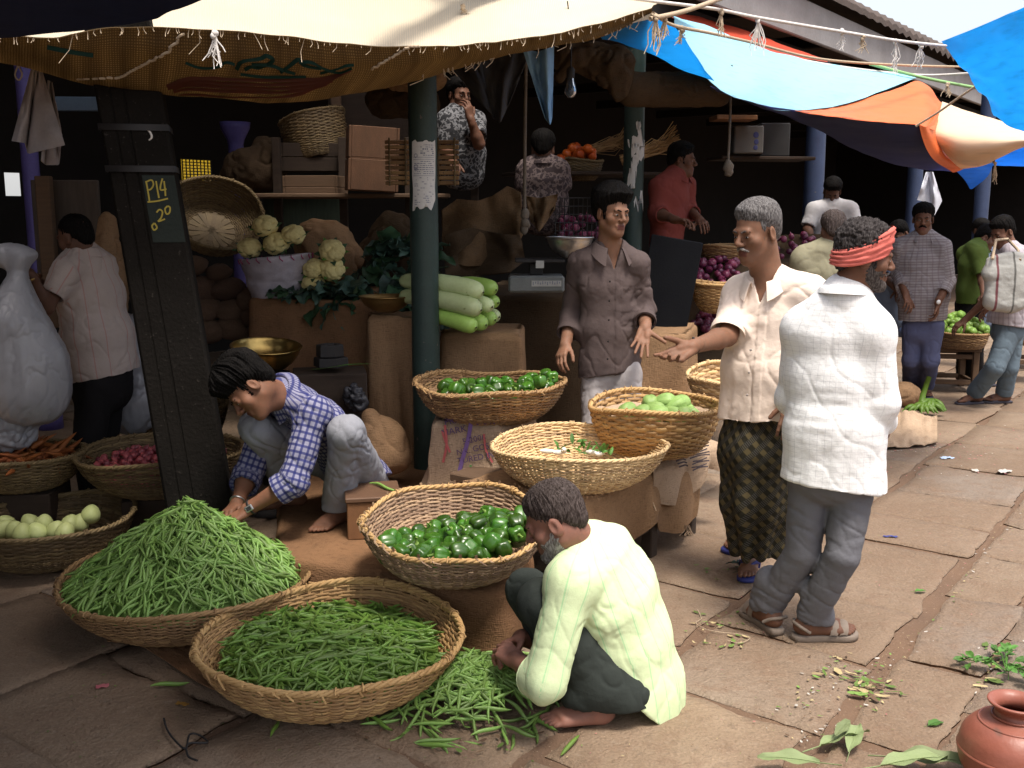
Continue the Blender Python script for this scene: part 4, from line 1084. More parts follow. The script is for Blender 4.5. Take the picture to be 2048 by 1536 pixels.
def make_beans(name, label, group, pts, m_obj, m_heap, n_ind, heap_label):
 meshes = []
 for k, b in enumerate(BEANS):
  me = b.mesh('green_bean'); me.materials.append(m_obj); meshes.append(me)
 rr = random.Random(len(pts))
 for p, R in pts[:n_ind]:
  o = bpy.data.objects.new('green_bean', meshes[rr.randrange(len(meshes))]); COL.objects.link(o)
  o.matrix_world = Matrix.Translation(p.tolist()) @ Matrix(R.tolist()).to_4x4()
  tag(o, label, 'bean', group)
 mb = MB()
 for p, R in pts[n_ind:]:
  v, f4, f3 = BV[rr.randrange(len(BV))]; v = v @ R.T + p
  n0 = mb.n; mb.v.append(v); mb.n += len(v); mb.f4.append(f4 + n0); mb.m4 += [0] * len(f4); mb.f3.append(f3 + n0); mb.m3 += [0] * len(f3)
 o = mb.build('green_bean_heap', m_heap)
 tag(o, heap_label, 'beans', None, 'stuff')
def bean_layer(hf, region, n, rr, lift=0.0, tilt=.16, align=None, scale=1.0):
 out = []
 while len(out) < n:
  x, y = region(rr)
  e = .02; z = hf(x, y)
  if z is None: continue
  gx_ = (hf(x + e, y) or z) - (hf(x - e, y) or z); gy_ = (hf(x, y + e) or z) - (hf(x, y - e) or z)
  nrm = unit([-gx_ / (2 * e), -gy_ / (2 * e), 1]); a = rr.uniform(0, 2 * PI) if align is None else align(x, y) + rr.gauss(0, .55)
  tx = unit(np.array([math.cos(a), math.sin(a), 0]) - nrm * (nrm @ np.array([math.cos(a), math.sin(a), 0])))
  tx = unit(tx + nrm * rr.gauss(0, tilt)); ty = unit(np.cross(nrm, tx)); tz = np.cross(tx, ty)
  roll = rr.uniform(-.5, .5); Rm = np.stack([tx, ty, tz], 1) @ rotx(roll)
  out.append((np.array([x, y, z + lift + rr.uniform(-.004, .007)]), Rm * scale))
 return out
rb = random.Random(21)
def disc_region(c, R, rx=1.0, ry=1.0):
 def f(rr):
  a = rr.uniform(0, 2 * PI); q = math.sqrt(rr.random()); return c[0] + R * rx * q * math.cos(a), c[1] + R * ry * q * math.sin(a)
 return f
# basket 1: level filling, a little higher at the back left
c1 = np.array(B1['base']); R1 = B1['R']
def hf1(x, y):
 dx, dy = x - c1[0], y - c1[1]; q = math.hypot(dx, dy) / R1
 return c1[2] + .148 + .018 * (1 - q * q) - .025 * dx + .012 * float(fbm(np.array([x * 6, y * 6, 1.0]), 2)) - (.03 if q > .8 else 0)
top1 = bean_layer(hf1, disc_region(c1, R1 * .83), 420, rb, .008, .10)
top1.sort(key=lambda q: -q[0][2] + .15 * q[0][1])
low1 = bean_layer(hf1, disc_region(c1, R1 * .80), 420, rb, -.004, .10) + bean_layer(hf1, disc_region(c1, R1 * .74), 420, rb, -.017, .06)
make_beans('b1', 'slender green bean lying in the nearest tan basket', 'green beans in the nearest basket', top1 + low1, MAT['bean'], MAT['bean_i'], 110, 'slender dark green beans filling the nearest tan basket')
mb = MB(); mb.lathe([(.001, .142), (R1 * .6, .140), (R1 * .83, .128), (R1 * .80, .10)], 40); o = mb.build('bean_bed', MAT['bean_i'], loc=c1)
tag(o, 'dense lower layer of the beans in the nearest basket', 'beans', None, 'stuff')
# basket 2: tall heap
c2 = np.array(B2['base']); R2 = B2['R']; pk = at(372, 1004, 4.12); pkxy = pk[:2]; zr2 = c2[2] + .17; H2 = pk[2] - zr2
def hf2(x, y):
 a = math.atan2(y - pkxy[1], x - pkxy[0])
 # distance to the rim along this direction
 dx, dy = math.cos(a), math.sin(a); ox, oy = pkxy[0] - c2[0], pkxy[1] - c2[1]
 b_ = ox * dx + oy * dy; t = -b_ + math.sqrt(max(0, b_ * b_ - (ox * ox + oy * oy - (R2 * .95) ** 2)))
 q = math.hypot(x - pkxy[0], y - pkxy[1]) / max(.05, t)
 if q > 1.02: return zr2 - .01
 return zr2 + H2 * (1 - q ** 1.12) * (1 + .07 * float(fbm(np.array([x * 7, y * 7, 4.0]), 2)))
al2 = lambda x, y: math.atan2(y - pkxy[1], x - pkxy[0]) + PI / 2 * 0
top2 = bean_layer(hf2, disc_region(c2, R2 * .89), 560, rb, .010, .16, al2)
top2.sort(key=lambda q: q[0][1] - .6 * q[0][2])
low2 = bean_layer(hf2, disc_region(c2, R2 * .88), 700, rb, -.006, .12, al2) + bean_layer(hf2, disc_region(c2, R2 * .80), 500, rb, -.02, .08)
make_beans('b2', 'pale green bean on the tall heap in front of the boy', 'green beans on the tall heap', top2 + low2, MAT['bean2'], MAT['bean2_i'], 110, 'tall heap of pale green beans in the brown basket')
mb = MB(); xs = np.linspace(-1, 1, 40); P = []
for q in np.linspace(0.01, 1, 16):
 P.append([[c2[0] + R2 * .93 * q * math.cos(a), c2[1] + R2 * .93 * q * math.sin(a), hf2(c2[0] + R2 * .93 * q * math.cos(a), c2[1] + R2 * .93 * q * math.sin(a)) - .03] for a in np.linspace(0, 2 * PI, 48, endpoint=False)])
mb.grid(np.array(P) - c2, closed_v=True); tag(mb.build('bean_bed', MAT['bean2_i'], loc=c2), 'inner mass of the tall bean heap', 'beans', None, 'stuff')
# loose beans on the ground in front of the old man
def gr(px, py): return gnd(px, py)[:2]
cF = gr(935, 1395);
def hf3(x, y):
 q = math.hypot((x - cF[0]) / .30, (y - cF[1]) / .27); return max(.006, .125 * (1 - q * q)) if q < 1.4 else .006
def reg3(rr):
 if rr.random() < .16:
  t = rr.random(); p = gr(985 + 45 * t, 1330 - 100 * t); return p[0] + rr.gauss(0, .05), p[1] + rr.gauss(0, .06)
 a = rr.uniform(0, 2 * PI); q = min(1.25, abs(rr.gauss(0, .62))); return cF[0] + .29 * q * math.cos(a), cF[1] + .27 * q * math.sin(a)
top3 = bean_layer(hf3, reg3, 230, rb, .008, .12); low3 = bean_layer(hf3, reg3, 300, rb, .0, .06) + bean_layer(hf3, reg3, 200, rb, -.012, .05)
top3.sort(key=lambda q: -q[0][2] + .2 * q[0][1])
make_beans('b3', 'green bean in the loose pile on the ground before the old man', 'green beans piled on the ground', top3 + low3, MAT['bean2'], MAT['bean2_i'], 70, 'loose pile of green beans on the paving before the squatting old man')
loose = [(1175, 1430, 'slab'), (340, 1365, 'l'), (545, 1460, 'x'), (690, 1378, 'x'), (620, 1132, 'x'), (400, 1200, 'x'), (570, 1480, 'x'), (820, 1500, 'x')]
me = BEANS[3].mesh('green_bean'); me.materials.append(MAT['bean'])
for k, (px, py, _) in enumerate([(340, 1368, 0), (550, 1455, 0), (870, 1490, 0), (1140, 1490, 0), (760, 1445, 0)]):
 o = bpy.data.objects.new('green_bean', me); COL.objects.link(o); q = gnd(px, py, .012); o.location = q.tolist(); o.rotation_euler = (0, 0, k * 1.3 + .3); o.scale = (1.1,) * 3
 tag(o, 'single green bean dropped on the bare paving', 'bean', 'single beans dropped on the paving')
# ================================================================== bell peppers
MAT['pepper'] = M('bell_pepper', (.048, .128, .012), (.022, .075, .008), 9, .30, .10, 60, .002, spec=.6, objrand=.45, contrast=(.35, .65))
MAT['pepper_stalk'] = M('pepper_stalk', (.16, .26, .05), (.10, .18, .03), 30, .6, .2)
def pepper_mesh(seed):
 rr = np.random.default_rng(seed); nu, nv = 16, 28
 u = np.linspace(0, PI, nu); w = np.linspace(0, 2 * PI, nv, endpoint=False); lob = rr.choice([3, 4]); ph = rr.random() * 6
 U, W = np.meshgrid(u, w, indexing='ij')
 rad = np.sin(U) ** .62; lobes = 1 - .13 * np.abs(np.sin(lob * W / 2 + ph)) ** 6 * np.sin(U) ** .5 + .05 * np.cos(lob * W + 2 * ph)
 z = np.cos(U); z = z - .28 * np.exp(-(U / .35) ** 2) + .16 * np.exp(-((PI - U) / .4) ** 2)
 tap = 1 + .10 * z
 P = np.stack([rad * lobes * tap * np.cos(W), rad * lobes * tap * np.sin(W), z * 1.1], -1) * .036
 P = P * (1 + .05 * fbm(P * 22 + seed * 3, 2))[..., None]
 mb = MB(); mb.grid(P, closed_v=True); return mb.mesh('body')
PEP = []
for k in range(6):
 t = thing('bell_pepper', 'green bell pepper', 'pepper', (0, 0, -50 - k));
 link('body', pepper_mesh(k), MAT['pepper'], t)
 mb = MB(); mb.tube([(0, 0, .026), (.001, .002, .036), (.004, .004, .046), (.008, .004, .052)], [.011, .0048, .0042, .0052], 7); mb.build('stalk', MAT['pepper_stalk'], t)
 PEP.append(t)
def poisson(region, n, mind, rr, tries=6000):
 pts = []
 for _ in range(tries):
  p = region(rr)
  if p is None: continue
  if all((p[0] - q[0]) ** 2 + (p[1] - q[1]) ** 2 > mind * mind for q in pts): pts.append(p)
  if len(pts) >= n: break
 return pts
used = set()
def place(protos, p, rot, label, group, scale=1.0, rr=random):
 k = rr.randrange(len(protos)); pr = protos[k]
 if id(pr) not in used:
  used.add(id(pr)); pr.location = [float(x) for x in p]; pr.rotation_euler = rot; pr.scale = (scale,) * 3; pr['label'] = label; pr['group'] = group; return pr
 return dup(pr, p, rot, label, group, scale)
def rnd_rot(rr): return (rr.uniform(0, 2 * PI), rr.uniform(0, 2 * PI), rr.uniform(0, 2 * PI))
rp = random.Random(31)
def basket_local(B, x, y, z): return B['base'] + B['Rm'] @ np.array([x, y, z])
def fill_peppers(B, zf, layers, label, group, rx, cx, cy, ry, n, sc):
 R = B['R']
 for lay, (dz, k) in enumerate(layers):
  pts = poisson(lambda rr: (cx + rx * rr.uniform(-1, 1), cy + ry * rr.uniform(-1, 1)), int(n * k), .051 * sc, rp)
  for (x, y) in pts:
   if math.hypot(x, y) > R * .86 or ((x - cx) / rx) ** 2 + ((y - cy) / ry) ** 2 > 1.05: continue
   q = math.hypot(x, y) / R; zb = zf(x, y) + dz + .16 * max(0, q - .58)
   place(PEP, basket_local(B, x, y, zb), rnd_rot(rp), label, group, sc * rp.uniform(.88, 1.1), rp)
fill_peppers(B3, lambda x, y: .115 + .02 * math.sin(x * 9) + .05 * x, [(.0, 1), (.040, .8)], 'glossy green bell pepper in the ragged front basket', 'bell peppers in the front basket', .31, .03, -.10, .19, 90, 1.0)
fill_peppers(B3, lambda x, y: .15 + .03 * x, [(.03, 1), (.06, .5)], 'glossy green bell pepper in the ragged front basket', 'bell peppers in the front basket', .15, .14, -.06, .12, 16, 1.0)
fill_peppers(B4, lambda x, y: .13 + .05 * max(0, x), [(.0, 1), (.04, .6)], 'dark green bell pepper in the far basket on the printed sack', 'bell peppers in the far basket', .33, .06, -.05, .20, 70, .92)
# sacking liners in baskets 4 and 5
def liner(B, zf, label, mat, seed, rf=.9):
 P = []
 for q in np.linspace(.02, rf, 14):
  row = []
  for a in np.linspace(0, 2 * PI, 60):
   x, y = B['R'] * q * math.cos(a), B['R'] * q * math.sin(a)
   z = zf + .03 * q * q + .016 * float(fbm(np.array([x * 9, y * 9, seed]), 3)) + (.02 * max(0, q - .7) / .2)
   row.append(basket_local(B, x, y, z))
  P.append(row)
 return tag(sheet_mesh('sacking', np.array(P), .004, mat), label, 'sack')
liner(B4, .105, 'brown sacking lining the far basket of bell peppers', MAT['burlap'], 1.5, .86)
liner(B5, .15, 'tan sacking under the pale chayotes', MAT['burlap_pale'], 2.5, .9)
# ================================================================== chayotes and gourds
MAT['chayote'] = M('chayote', (.24, .36, .11), (.17, .28, .075), 20, .5, .2, 90, .003, objrand=.15)
MAT['gourd_pale'] = M('round_gourd', (.42, .46, .20), (.34, .38, .14), 16, .5, .15, 90, .003, objrand=.15)
def chayote_mesh(seed, elong=1.25, ribs=.14):
 rr = np.random.default_rng(seed); u = np.linspace(0, PI, 16); w = np.linspace(0, 2 * PI, 28, endpoint=False); U, W = np.meshgrid(u, w, indexing='ij')
 r = np.sin(U) * (1 + .18 * np.cos(U)) * (1 - ribs * np.abs(np.cos(2.5 * W + rr.random())) ** 8)
 P = np.stack([r * np.cos(W), r * np.sin(W), -np.cos(U) * elong], -1) * .045
 P = P * (1 + .04 * fbm(P * 25 + seed, 2))[..., None]; mb = MB(); mb.grid(P, closed_v=True); return mb.mesh('chayote')
CH = [chayote_mesh(k) for k in range(4)]
def single(name, me, mat, p, rot, label, cat, group, sc=1.0):
 o = bpy.data.objects.new(name, me); COL.objects.link(o)
 if not me.materials: me.materials.append(mat)
 o.location = [float(x) for x in p]; o.rotation_euler = rot; o.scale = sc if hasattr(sc, '__len__') else (sc,) * 3
 return tag(o, label, cat, group)
for k, (px, py, dz) in enumerate([(1255, 822, 0), (1285, 826, 0), (1318, 828, -.05), (1348, 830, -.06), (1380, 830, 0), (1300, 806, .1), (1330, 803, .08), (1352, 812, .05), (1372, 824, .1), (1340, 818, .06), (1310, 820, .0), (1325, 812, .12), (1365, 832, -.08), (1362, 806, .13)]):
 single('chayote', CH[k % 4], MAT['chayote'], at(px, py, 4.96 + dz), (1.5 + rp.uniform(-.6, .6), rp.uniform(-.5, .5), rp.uniform(0, 6)), 'pale ribbed chayote in the golden brown basket', 'chayote', 'chayotes in the basket', 1.0)
GD = [chayote_mesh(10 + k, 1.1, .0) for k in range(3)]
for k, (px, py, dz) in enumerate([(8, 1058, 0), (30, 1060, -.05), (60, 1046, .05), (88, 1048, .0), (112, 1060, -.05), (140, 1048, .05), (160, 1046, .08), (182, 1028, .1), (45, 1066, -.1), (75, 1064, -.08), (12, 1048, .12), (130, 1064, -.08)]):
 single('round_gourd', GD[k % 3], MAT['gourd_pale'], at(px, py, 4.83 + dz), (rp.uniform(-.6, .6), rp.uniform(-.5, .5), rp.uniform(0, 6)), 'pale yellow green gourd in the dark basket at the left edge', 'gourd', 'gourds in the left basket', 1.0)
# ================================================================== radish, leaves in basket 6
MAT['radish'] = M('radish', (.74, .70, .62), (.60, .55, .45), 12, .5, .2, 60, .003)
MAT['leafy'] = M('leaf', (.10, .24, .045), (.06, .15, .03), 18, .5, .3, 60, .003, objrand=.3, translucent=.2)
MAT['leaf_dark'] = M('leaf_dark', (.045, .095, .045), (.022, .055, .028), 14, .42, .35, 50, .004, objrand=.4, translucent=.12)
MAT['leaf_pale'] = M('leaf_pale', (.30, .38, .16), (.22, .28, .11), 8, .6, .3, 40, .003, objrand=.2, translucent=.2, stretch=(1, 8, 1))
for k, (px, py, a, L) in enumerate([(1120, 905, .2, .07), (1128, 899, 1.2, .05), (1185, 905, -.3, .06), (1200, 908, .4, .05), (1100, 903, 0, .09)]):
 mb = MB(); x = np.linspace(-.5, .5, 7); mb.tube(np.stack([x * L, .003 * np.sin(x * 5), 0 * x], -1), np.array([.004, .011, .0125, .012, .010, .006, .001]), 8)
 single('radish', mb.mesh('radish'), MAT['radish'], at(px, py, 4.58), (0, .1, a), ['white radish piece lying left of the leaves in the pale basket', 'short thick white radish stump in the pale basket', 'white radish right of the leaves in the pale basket', 'smallest white radish at the right end of the leaves', 'thin white radish root at the left of the leaves'][k], 'radish', 'radishes in the pale basket')
def leaf_mesh(L, W, seed, curl=.25, wav=.12, n=9):
 rr = np.random.default_rng(seed); u = np.linspace(0, 1, n); v = np.linspace(-1, 1, 7); U, V = np.meshgrid(u, v, indexing='ij')
 w = W * np.sin(PI * np.clip(U * .97 + .02, 0, 1)) ** .7 * (1 - .35 * U)
 z = curl * L * (-(U - .4) ** 2) + .25 * w * np.abs(V) + wav * W * np.sin(U * 13 + V * 2 + rr.random() * 6) * np.abs(V)
 P = np.stack([U * L, V * w, z], -1); mb = MB(); mb.grid(P)
 x = np.linspace(-.35, .95, 9); mb.tube(np.stack([x * L, 0 * x, np.where(x > 0, curl * L * (-(x - .4) ** 2), curl * L * -.16) + .002], -1), np.linspace(.05, .01, 9) * W * .9, 5)
 return mb.mesh('leaf')
LF = [leaf_mesh(.07, .022, k) for k in range(5)]
for k in range(34):
 t = rp.random(); px = 1115 + 105 * t + rp.gauss(0, 8); py = 905 - 16 * math.exp(-((t - .3) / .2) ** 2) * rp.random() * 2 + rp.uniform(-6, 6)
 single('radish_leaf', LF[k % 5], MAT['leafy'], at(px, py, 4.6 + rp.uniform(-.06, .06)), (rp.uniform(-.8, .8), rp.uniform(-1.2, .2), rp.uniform(0, 6.3)), 'small green radish leaf in the pale straw basket', 'leaf', 'radish leaves in the pale basket', (rp.uniform(.5, .9), rp.uniform(.3, .6), .6))
for k in range(7):
 single('yellow_scrap', LF[k % 5], M('yellow_peel', (.75, .60, .05), (.6, .5, .05), 10, .6) if k == 0 else bpy.data.materials['yellow_peel'], at(1235 + k * 8, 866 + rp.uniform(-2, 2), 4.98), (rp.uniform(-.8, .8), rp.uniform(-.8, .2), rp.uniform(0, 6.3)), 'yellow leaf scrap caught at the rims between the two bench baskets', 'leaf scrap', 'yellow leaf scraps', .5) if False else None
# ================================================================== shallots, carrots
def onion_mesh(seed, r=.015):
 rr = np.random.default_rng(seed); mb = MB(); prof = [(0.0005, -r * 1.02), (r * .35, -r * .95), (r * .8, -r * .55), (r, 0), (r * .86, r * .5), (r * .5, r * .86), (r * .18, r * 1.15), (r * .07, r * 1.5), (.0003, r * 1.6)]
 mb.lathe(prof, 12, sx=1, sy=rr.uniform(.85, 1)); return mb.mesh('onion')
ON_S = [onion_mesh(k, .017) for k in range(4)]; ON_L = [onion_mesh(k + 5, .030) for k in range(4)]
MAT['shallot'] = M('shallot_skin', (.36, .075, .085), (.22, .035, .055), 60, .38, .15, 200, .002, spec=.5, objrand=.4)
MAT['onion'] = M('onion_skin', (.20, .035, .085), (.11, .018, .055), 40, .32, .15, 160, .002, spec=.55, objrand=.5)
for i in range(230):
 a = rp.uniform(0, 6.28); q = math.sqrt(rp.random()) * .82; x, y = B8['R'] * q * math.cos(a), B8['R'] * q * math.sin(a)
 single('shallot', ON_S[i % 4], MAT['shallot'], basket_local(B8, x, y, .14 + .04 * (1 - q) + rp.uniform(0, .02)), rnd_rot(rp), 'small red shallot heaped in the dark basket behind the column', 'shallot', 'shallots in the dark basket', rp.uniform(.9, 1.2))
mb = MB(); mb.lathe([(.001, .17), (B8['R'] * .5, .155), (B8['R'] * .84, .125), (B8['R'] * .8, .08)], 40); tag(mb.build('shallot_bed', MAT['shallot'], loc=B8['base']), 'red shallots packed below the top layer of the dark basket', 'shallots', None, 'stuff')
MAT['carrot'] = M('carrot', (.27, .085, .025), (.19, .055, .016), 40, .55, .3, 120, .003, objrand=.3)
mb = MB(); x = np.linspace(0, 1, 9); mb.tube(np.stack([x * .15, .006 * np.sin(x * 4), 0 * x], -1), np.array([.006, .014, .0145, .0135, .012, .010, .0075, .005, .001]), 9); CAR = mb.mesh('carrot')
for i in range(110):
 a = rp.uniform(0, 6.28); q = math.sqrt(rp.random()) * .85; x, y = B9['R'] * q * math.cos(a), B9['R'] * q * math.sin(a)
 single('carrot', CAR, MAT['carrot'], basket_local(B9, x - .03, y, .13 + .06 * (1 - q) + rp.uniform(0, .03)), (rp.uniform(0, 6), rp.gauss(0, .25), rp.uniform(0, 6.3)), 'orange carrot in the dark basket near the plastic bags', 'carrot', 'carrots in the dark basket', rp.uniform(.8, 1.1))
# ================================================================== yams, cauliflowers, greens, bottle gourds
MAT['yam'] = M('yam_skin', (.15, .088, .058), (.085, .05, .034), 12, .9, .9, 60, .014, objrand=.25, speck=(40, .72, (.20, .13, .09)))
def yam_mesh(seed):
 mb = MB(); nu, nv = 22, 34; u = np.linspace(0, PI, nu); w = np.linspace(0, 2 * PI, nv, endpoint=False)
 P = np.stack([np.sin(u)[:, None] * np.cos(w), np.sin(u)[:, None] * np.sin(w), np.cos(u)[:, None] * np.ones(nv)], -1)
 P = P * (1 + .10 * fbm(P * 1.6 + seed * 4, 3) + .05 * fbm(P * 7 + seed, 2))[..., None]; mb.grid(P * [1.25, 1, .8], closed_v=True); return mb.mesh('yam')
YM = [yam_mesh(k) for k in range(5)]
for k, (px, py, w) in enumerate([(386, 532, 56), (398, 578, 74), (455, 578, 66), (508, 596, 66), (400, 618, 82), (465, 620, 64), (512, 634, 56), (412, 662, 76), (470, 655, 70), (380, 575, 60), (375, 618, 60), (438, 545, 50), (520, 660, 46)]):
 single('yam', YM[k % 5], MAT['yam'], at(px, py, 6.62 + .02 * (k % 3)), (rp.uniform(-.3, .3), rp.uniform(-.3, .3), rp.uniform(-.5, .5)), 'dark brown earthy yam in the stack beside the leaning column', 'yam', 'yams stacked by the column', w / 2 / FPX * 6.5 / 1.12)
MAT['curd'] = M('cauliflower_curd', (.68, .58, .27), (.56, .46, .18), 30, .8, .5, 220, .004, objrand=.1)
def curd_mesh(seed):
 rr = np.random.default_rng(seed); nu, nv = 44, 84; u = np.linspace(0, PI * .8, nu); w = np.linspace(0, 2 * PI, nv, endpoint=False)
 D = np.stack([np.sin(u)[:, None] * np.cos(w), np.sin(u)[:, None] * np.sin(w), np.cos(u)[:, None] * np.ones(nv)], -1)
 def bumps(n, k):
  i = np.arange(n) + .5; ph = np.arccos(1 - 1.8 * i / n); th = PI * (1 + 5 ** .5) * i + rr.random() * 6
  S = np.stack([np.cos(th) * np.sin(ph), np.sin(th) * np.sin(ph), np.cos(ph)], -1) + rr.normal(0, .06, (n, 3)); S /= np.linalg.norm(S, axis=1)[:, None]
  dd = np.arccos(np.clip(D @ S.T, -1, 1)).min(-1); s = math.sqrt(4 * PI / n) * .62
  return np.sqrt(np.maximum(0, 1 - (dd / s) ** 2)) * k
 r = .80 + bumps(17, .17) + bumps(110, .06); P = D * r[..., None] * [1, 1, .8]
 mb = MB(); mb.grid(P, closed_v=True); return mb.mesh('curd')
CAUL = []
for k in range(3):
 t = thing('cauliflower', 'cauliflower', 'cauliflower', (0, 0, -60)); link('curd', curd_mesh(k), MAT['curd'], t)
 for j in range(9):
  lm = leaf_mesh(1.1, .36, j, .9, .12); lo = link('leaf', lm, MAT['leaf_dark' if j % 3 else 'leafy'], t); a = j * 2 * PI / 9
  lo.location = (.45 * math.cos(a), .45 * math.sin(a), -.62); lo.rotation_euler = (0, -1.05 + .2 * (j % 2), a)
 CAUL.append(t)
for k, (px, py, w, gi) in enumerate([(530, 452, 48, 0), (586, 470, 46, 0), (499, 496, 46, 0), (553, 487, 50, 0), (664, 502, 48, 1), (628, 538, 42, 1), (664, 538, 48, 1), (627, 570, 44, 1)]):
 lab = ['topmost cauliflower in the white wrapped basket', 'right hand cauliflower at the rim of the white wrapped basket', 'left cauliflower at the rim of the white wrapped basket', 'middle cauliflower low in the white wrapped basket', 'top cauliflower of the four standing beside the greens', 'left cauliflower of the four beside the greens', 'big cauliflower nearest the greens, right of the four', 'lowest cauliflower of the four, on the table edge'][k]
 place([CAUL[k % 3]], at(px, py, 6.5 if gi == 0 else 6.42), (math.radians(48 if gi else 26), rp.uniform(-.15, .15), rp.uniform(-.4, .4)), lab, 'cauliflowers', w / 2 / FPX * 6.45 / .92, rp)
# the white wrapped basket
rcq = at(552, 512, 6.5)
wb = thing('wrapped_basket', 'basket wrapped in white plastic weave holding cauliflowers', 'basket', rcq - np.array([0, 0, .27]))
mb = MB(); thq = np.linspace(0, 2 * PI, 72, endpoint=False); rows = []
for z in np.linspace(0, .27, 26):
 r = .155 + .07 * (z / .27); n_ = fbm(np.stack([np.cos(thq) * 2.2, np.sin(thq) * 2.2, np.full(72, z * 22)], -1), 3)
 rows.append(np.stack([(r + .012 * n_) * np.cos(thq), (r + .012 * n_) * np.sin(thq), np.full(72, z) + .004 * n_ + .02 * np.cos(thq) * (z / .27)], -1))
rows.append(rows[-1] * [.9, .9, 1]); rows.append(rows[-2] * [.8, .8, .7]); mb.grid(np.array(rows), closed_v=True)
mb.build('wrapping', M('white_plastic_weave', (.40, .36, .40), (.30, .27, .30), 14, .6, .3, 90, .004), wb)
mb = MB()
for k in range(20):
 a = k * 2 * PI / 20; ca, sa = math.cos(a), math.sin(a); a2 = a + .09; mb.tube([np.array([.229 * ca, .229 * sa, .272 + .02 * ca]), np.array([.232 * ca, .232 * sa, .258 + .02 * ca]), np.array([.228 * math.cos(a2), .228 * math.sin(a2), .24 + .02 * ca])], .0032, 5)
mb.build('stitching', flat_mat('magenta_cord', (.35, .05, .14), .8), wb)
GL = [leaf_mesh(.20, .07, k, .5, .22) for k in range(6)]
MAT['leaf_grey'] = M('leaf_greygreen', (.06, .11, .085), (.035, .07, .05), 14, .45, .35, 50, .004, objrand=.45, translucent=.1)
for k in range(120):
 t = rp.random(); px = 640 + 235 * t + rp.gauss(0, 10); top = 600 - 118 * min(1, max(0, (px - 690) / 60)) * (1 - .15 * max(0, (px - 840) / 50)); py = rp.uniform(top, 602)
 if px < 700: py = rp.uniform(575, 600)
 if px > 885: continue
 dd = 6.3 + (602 - py) / 120 * .5
 single('cauliflower_leaf', GL[k % 6], MAT['leaf_grey' if k % 3 else 'leaf_dark'], at(px, py, dd), (rp.uniform(-.9, .9), rp.uniform(-.6, .9), rp.uniform(-2.8, .2)), 'dark green leaf in the heap of greens left of the green post', 'leaf', 'dark greens heaped by the post', rp.uniform(.7, 1.25))
for k in range(26):
 px = 560 + 90 * rp.random(); single('cauliflower_leaf', GL[k % 6], MAT['leaf_dark'], at(px, rp.uniform(578, 594), 6.32), (rp.uniform(-.5, .5), rp.uniform(-.2, .4), rp.uniform(0, 6.3)), 'leaf strewn along the table edge under the white wrapped basket', 'leaf', 'leaves strewn on the table edge', rp.uniform(.5, .8))
MAT['bgourd'] = M('bottle_gourd', (.52, .60, .33), (.40, .50, .22), 7, .42, .12, 60, .003, objrand=.16, speck=(26, .73, (.22, .26, .10)), spec=.4)
MAT['bgourd2'] = M('bottle_gourd_green', (.33, .50, .12), (.25, .42, .08), 7, .4, .12, 60, .003, objrand=.12, spec=.4)
def gourd_piece(a, b, r, label, mat):
 a, b = np.asarray(a), np.asarray(b); L = np.linalg.norm(b - a); mb = MB()
 x = np.array([0, .01, .03, .07, .14, .3, .5, .7, .85, .93, .97, .99, 1.0]); rr_ = r * np.array([.12, .35, .55, .72, .8, .86, .92, .98, 1.0, .9, .7, .45, .08])
 bow = .02 * np.sin(x * PI); P = a + (b - a) * x[:, None] + np.array([0, 0, 1.0]) * bow[:, None]
 t = thing('bottle_gourd', label, 'bottle gourd', a, group='bottle gourds by the post')
 mb.tube(P - a, rr_, 18); mb.build('fruit', mat, t)
 e = unit(b - a); mb = MB(); mb.tube([b - a - e * .002, b - a + e * .004], [.006, .005], 8); mb.build('blossom_scar', MAT['wood_dark'], t)
gz = [((800, 562), (966, 585), 20, 5.95, 5.72, 'pale bottle gourd on top of the pile by the post, streaked with scars', 'bgourd'), ((900, 570), (992, 580), 17, 6.1, 5.9, 'bright green bottle gourd behind the topmost pale one', 'bgourd2'),
   ((800, 592), (962, 620), 20, 5.92, 5.68, 'pale bottle gourd in the middle row beside the post', 'bgourd'), ((890, 602), (984, 614), 16, 6.05, 5.8, 'bottle gourd in the middle row, second from the front', 'bgourd'), ((900, 600), (996, 606), 15, 6.2, 5.95, 'rearmost bottle gourd of the middle row', 'bgourd2'),
   ((830, 628), (952, 655), 18, 5.9, 5.68, 'green bottle gourd at the bottom front of the pile', 'bgourd2'), ((880, 636), (972, 650), 17, 6.0, 5.78, 'second bottle gourd of the bottom row', 'bgourd2'), ((900, 634), (990, 640), 16, 6.12, 5.9, 'bottle gourd at the back of the bottom row', 'bgourd2'), ((905, 632), (998, 634), 15, 6.25, 6.02, 'half hidden bottle gourd at the far right of the bottom row', 'bgourd')]
for a, b, r, da, db, lab, m_ in gz: gourd_piece(at(*a, da), at(*b, db), r / FPX * 5.8, lab, MAT[m_])
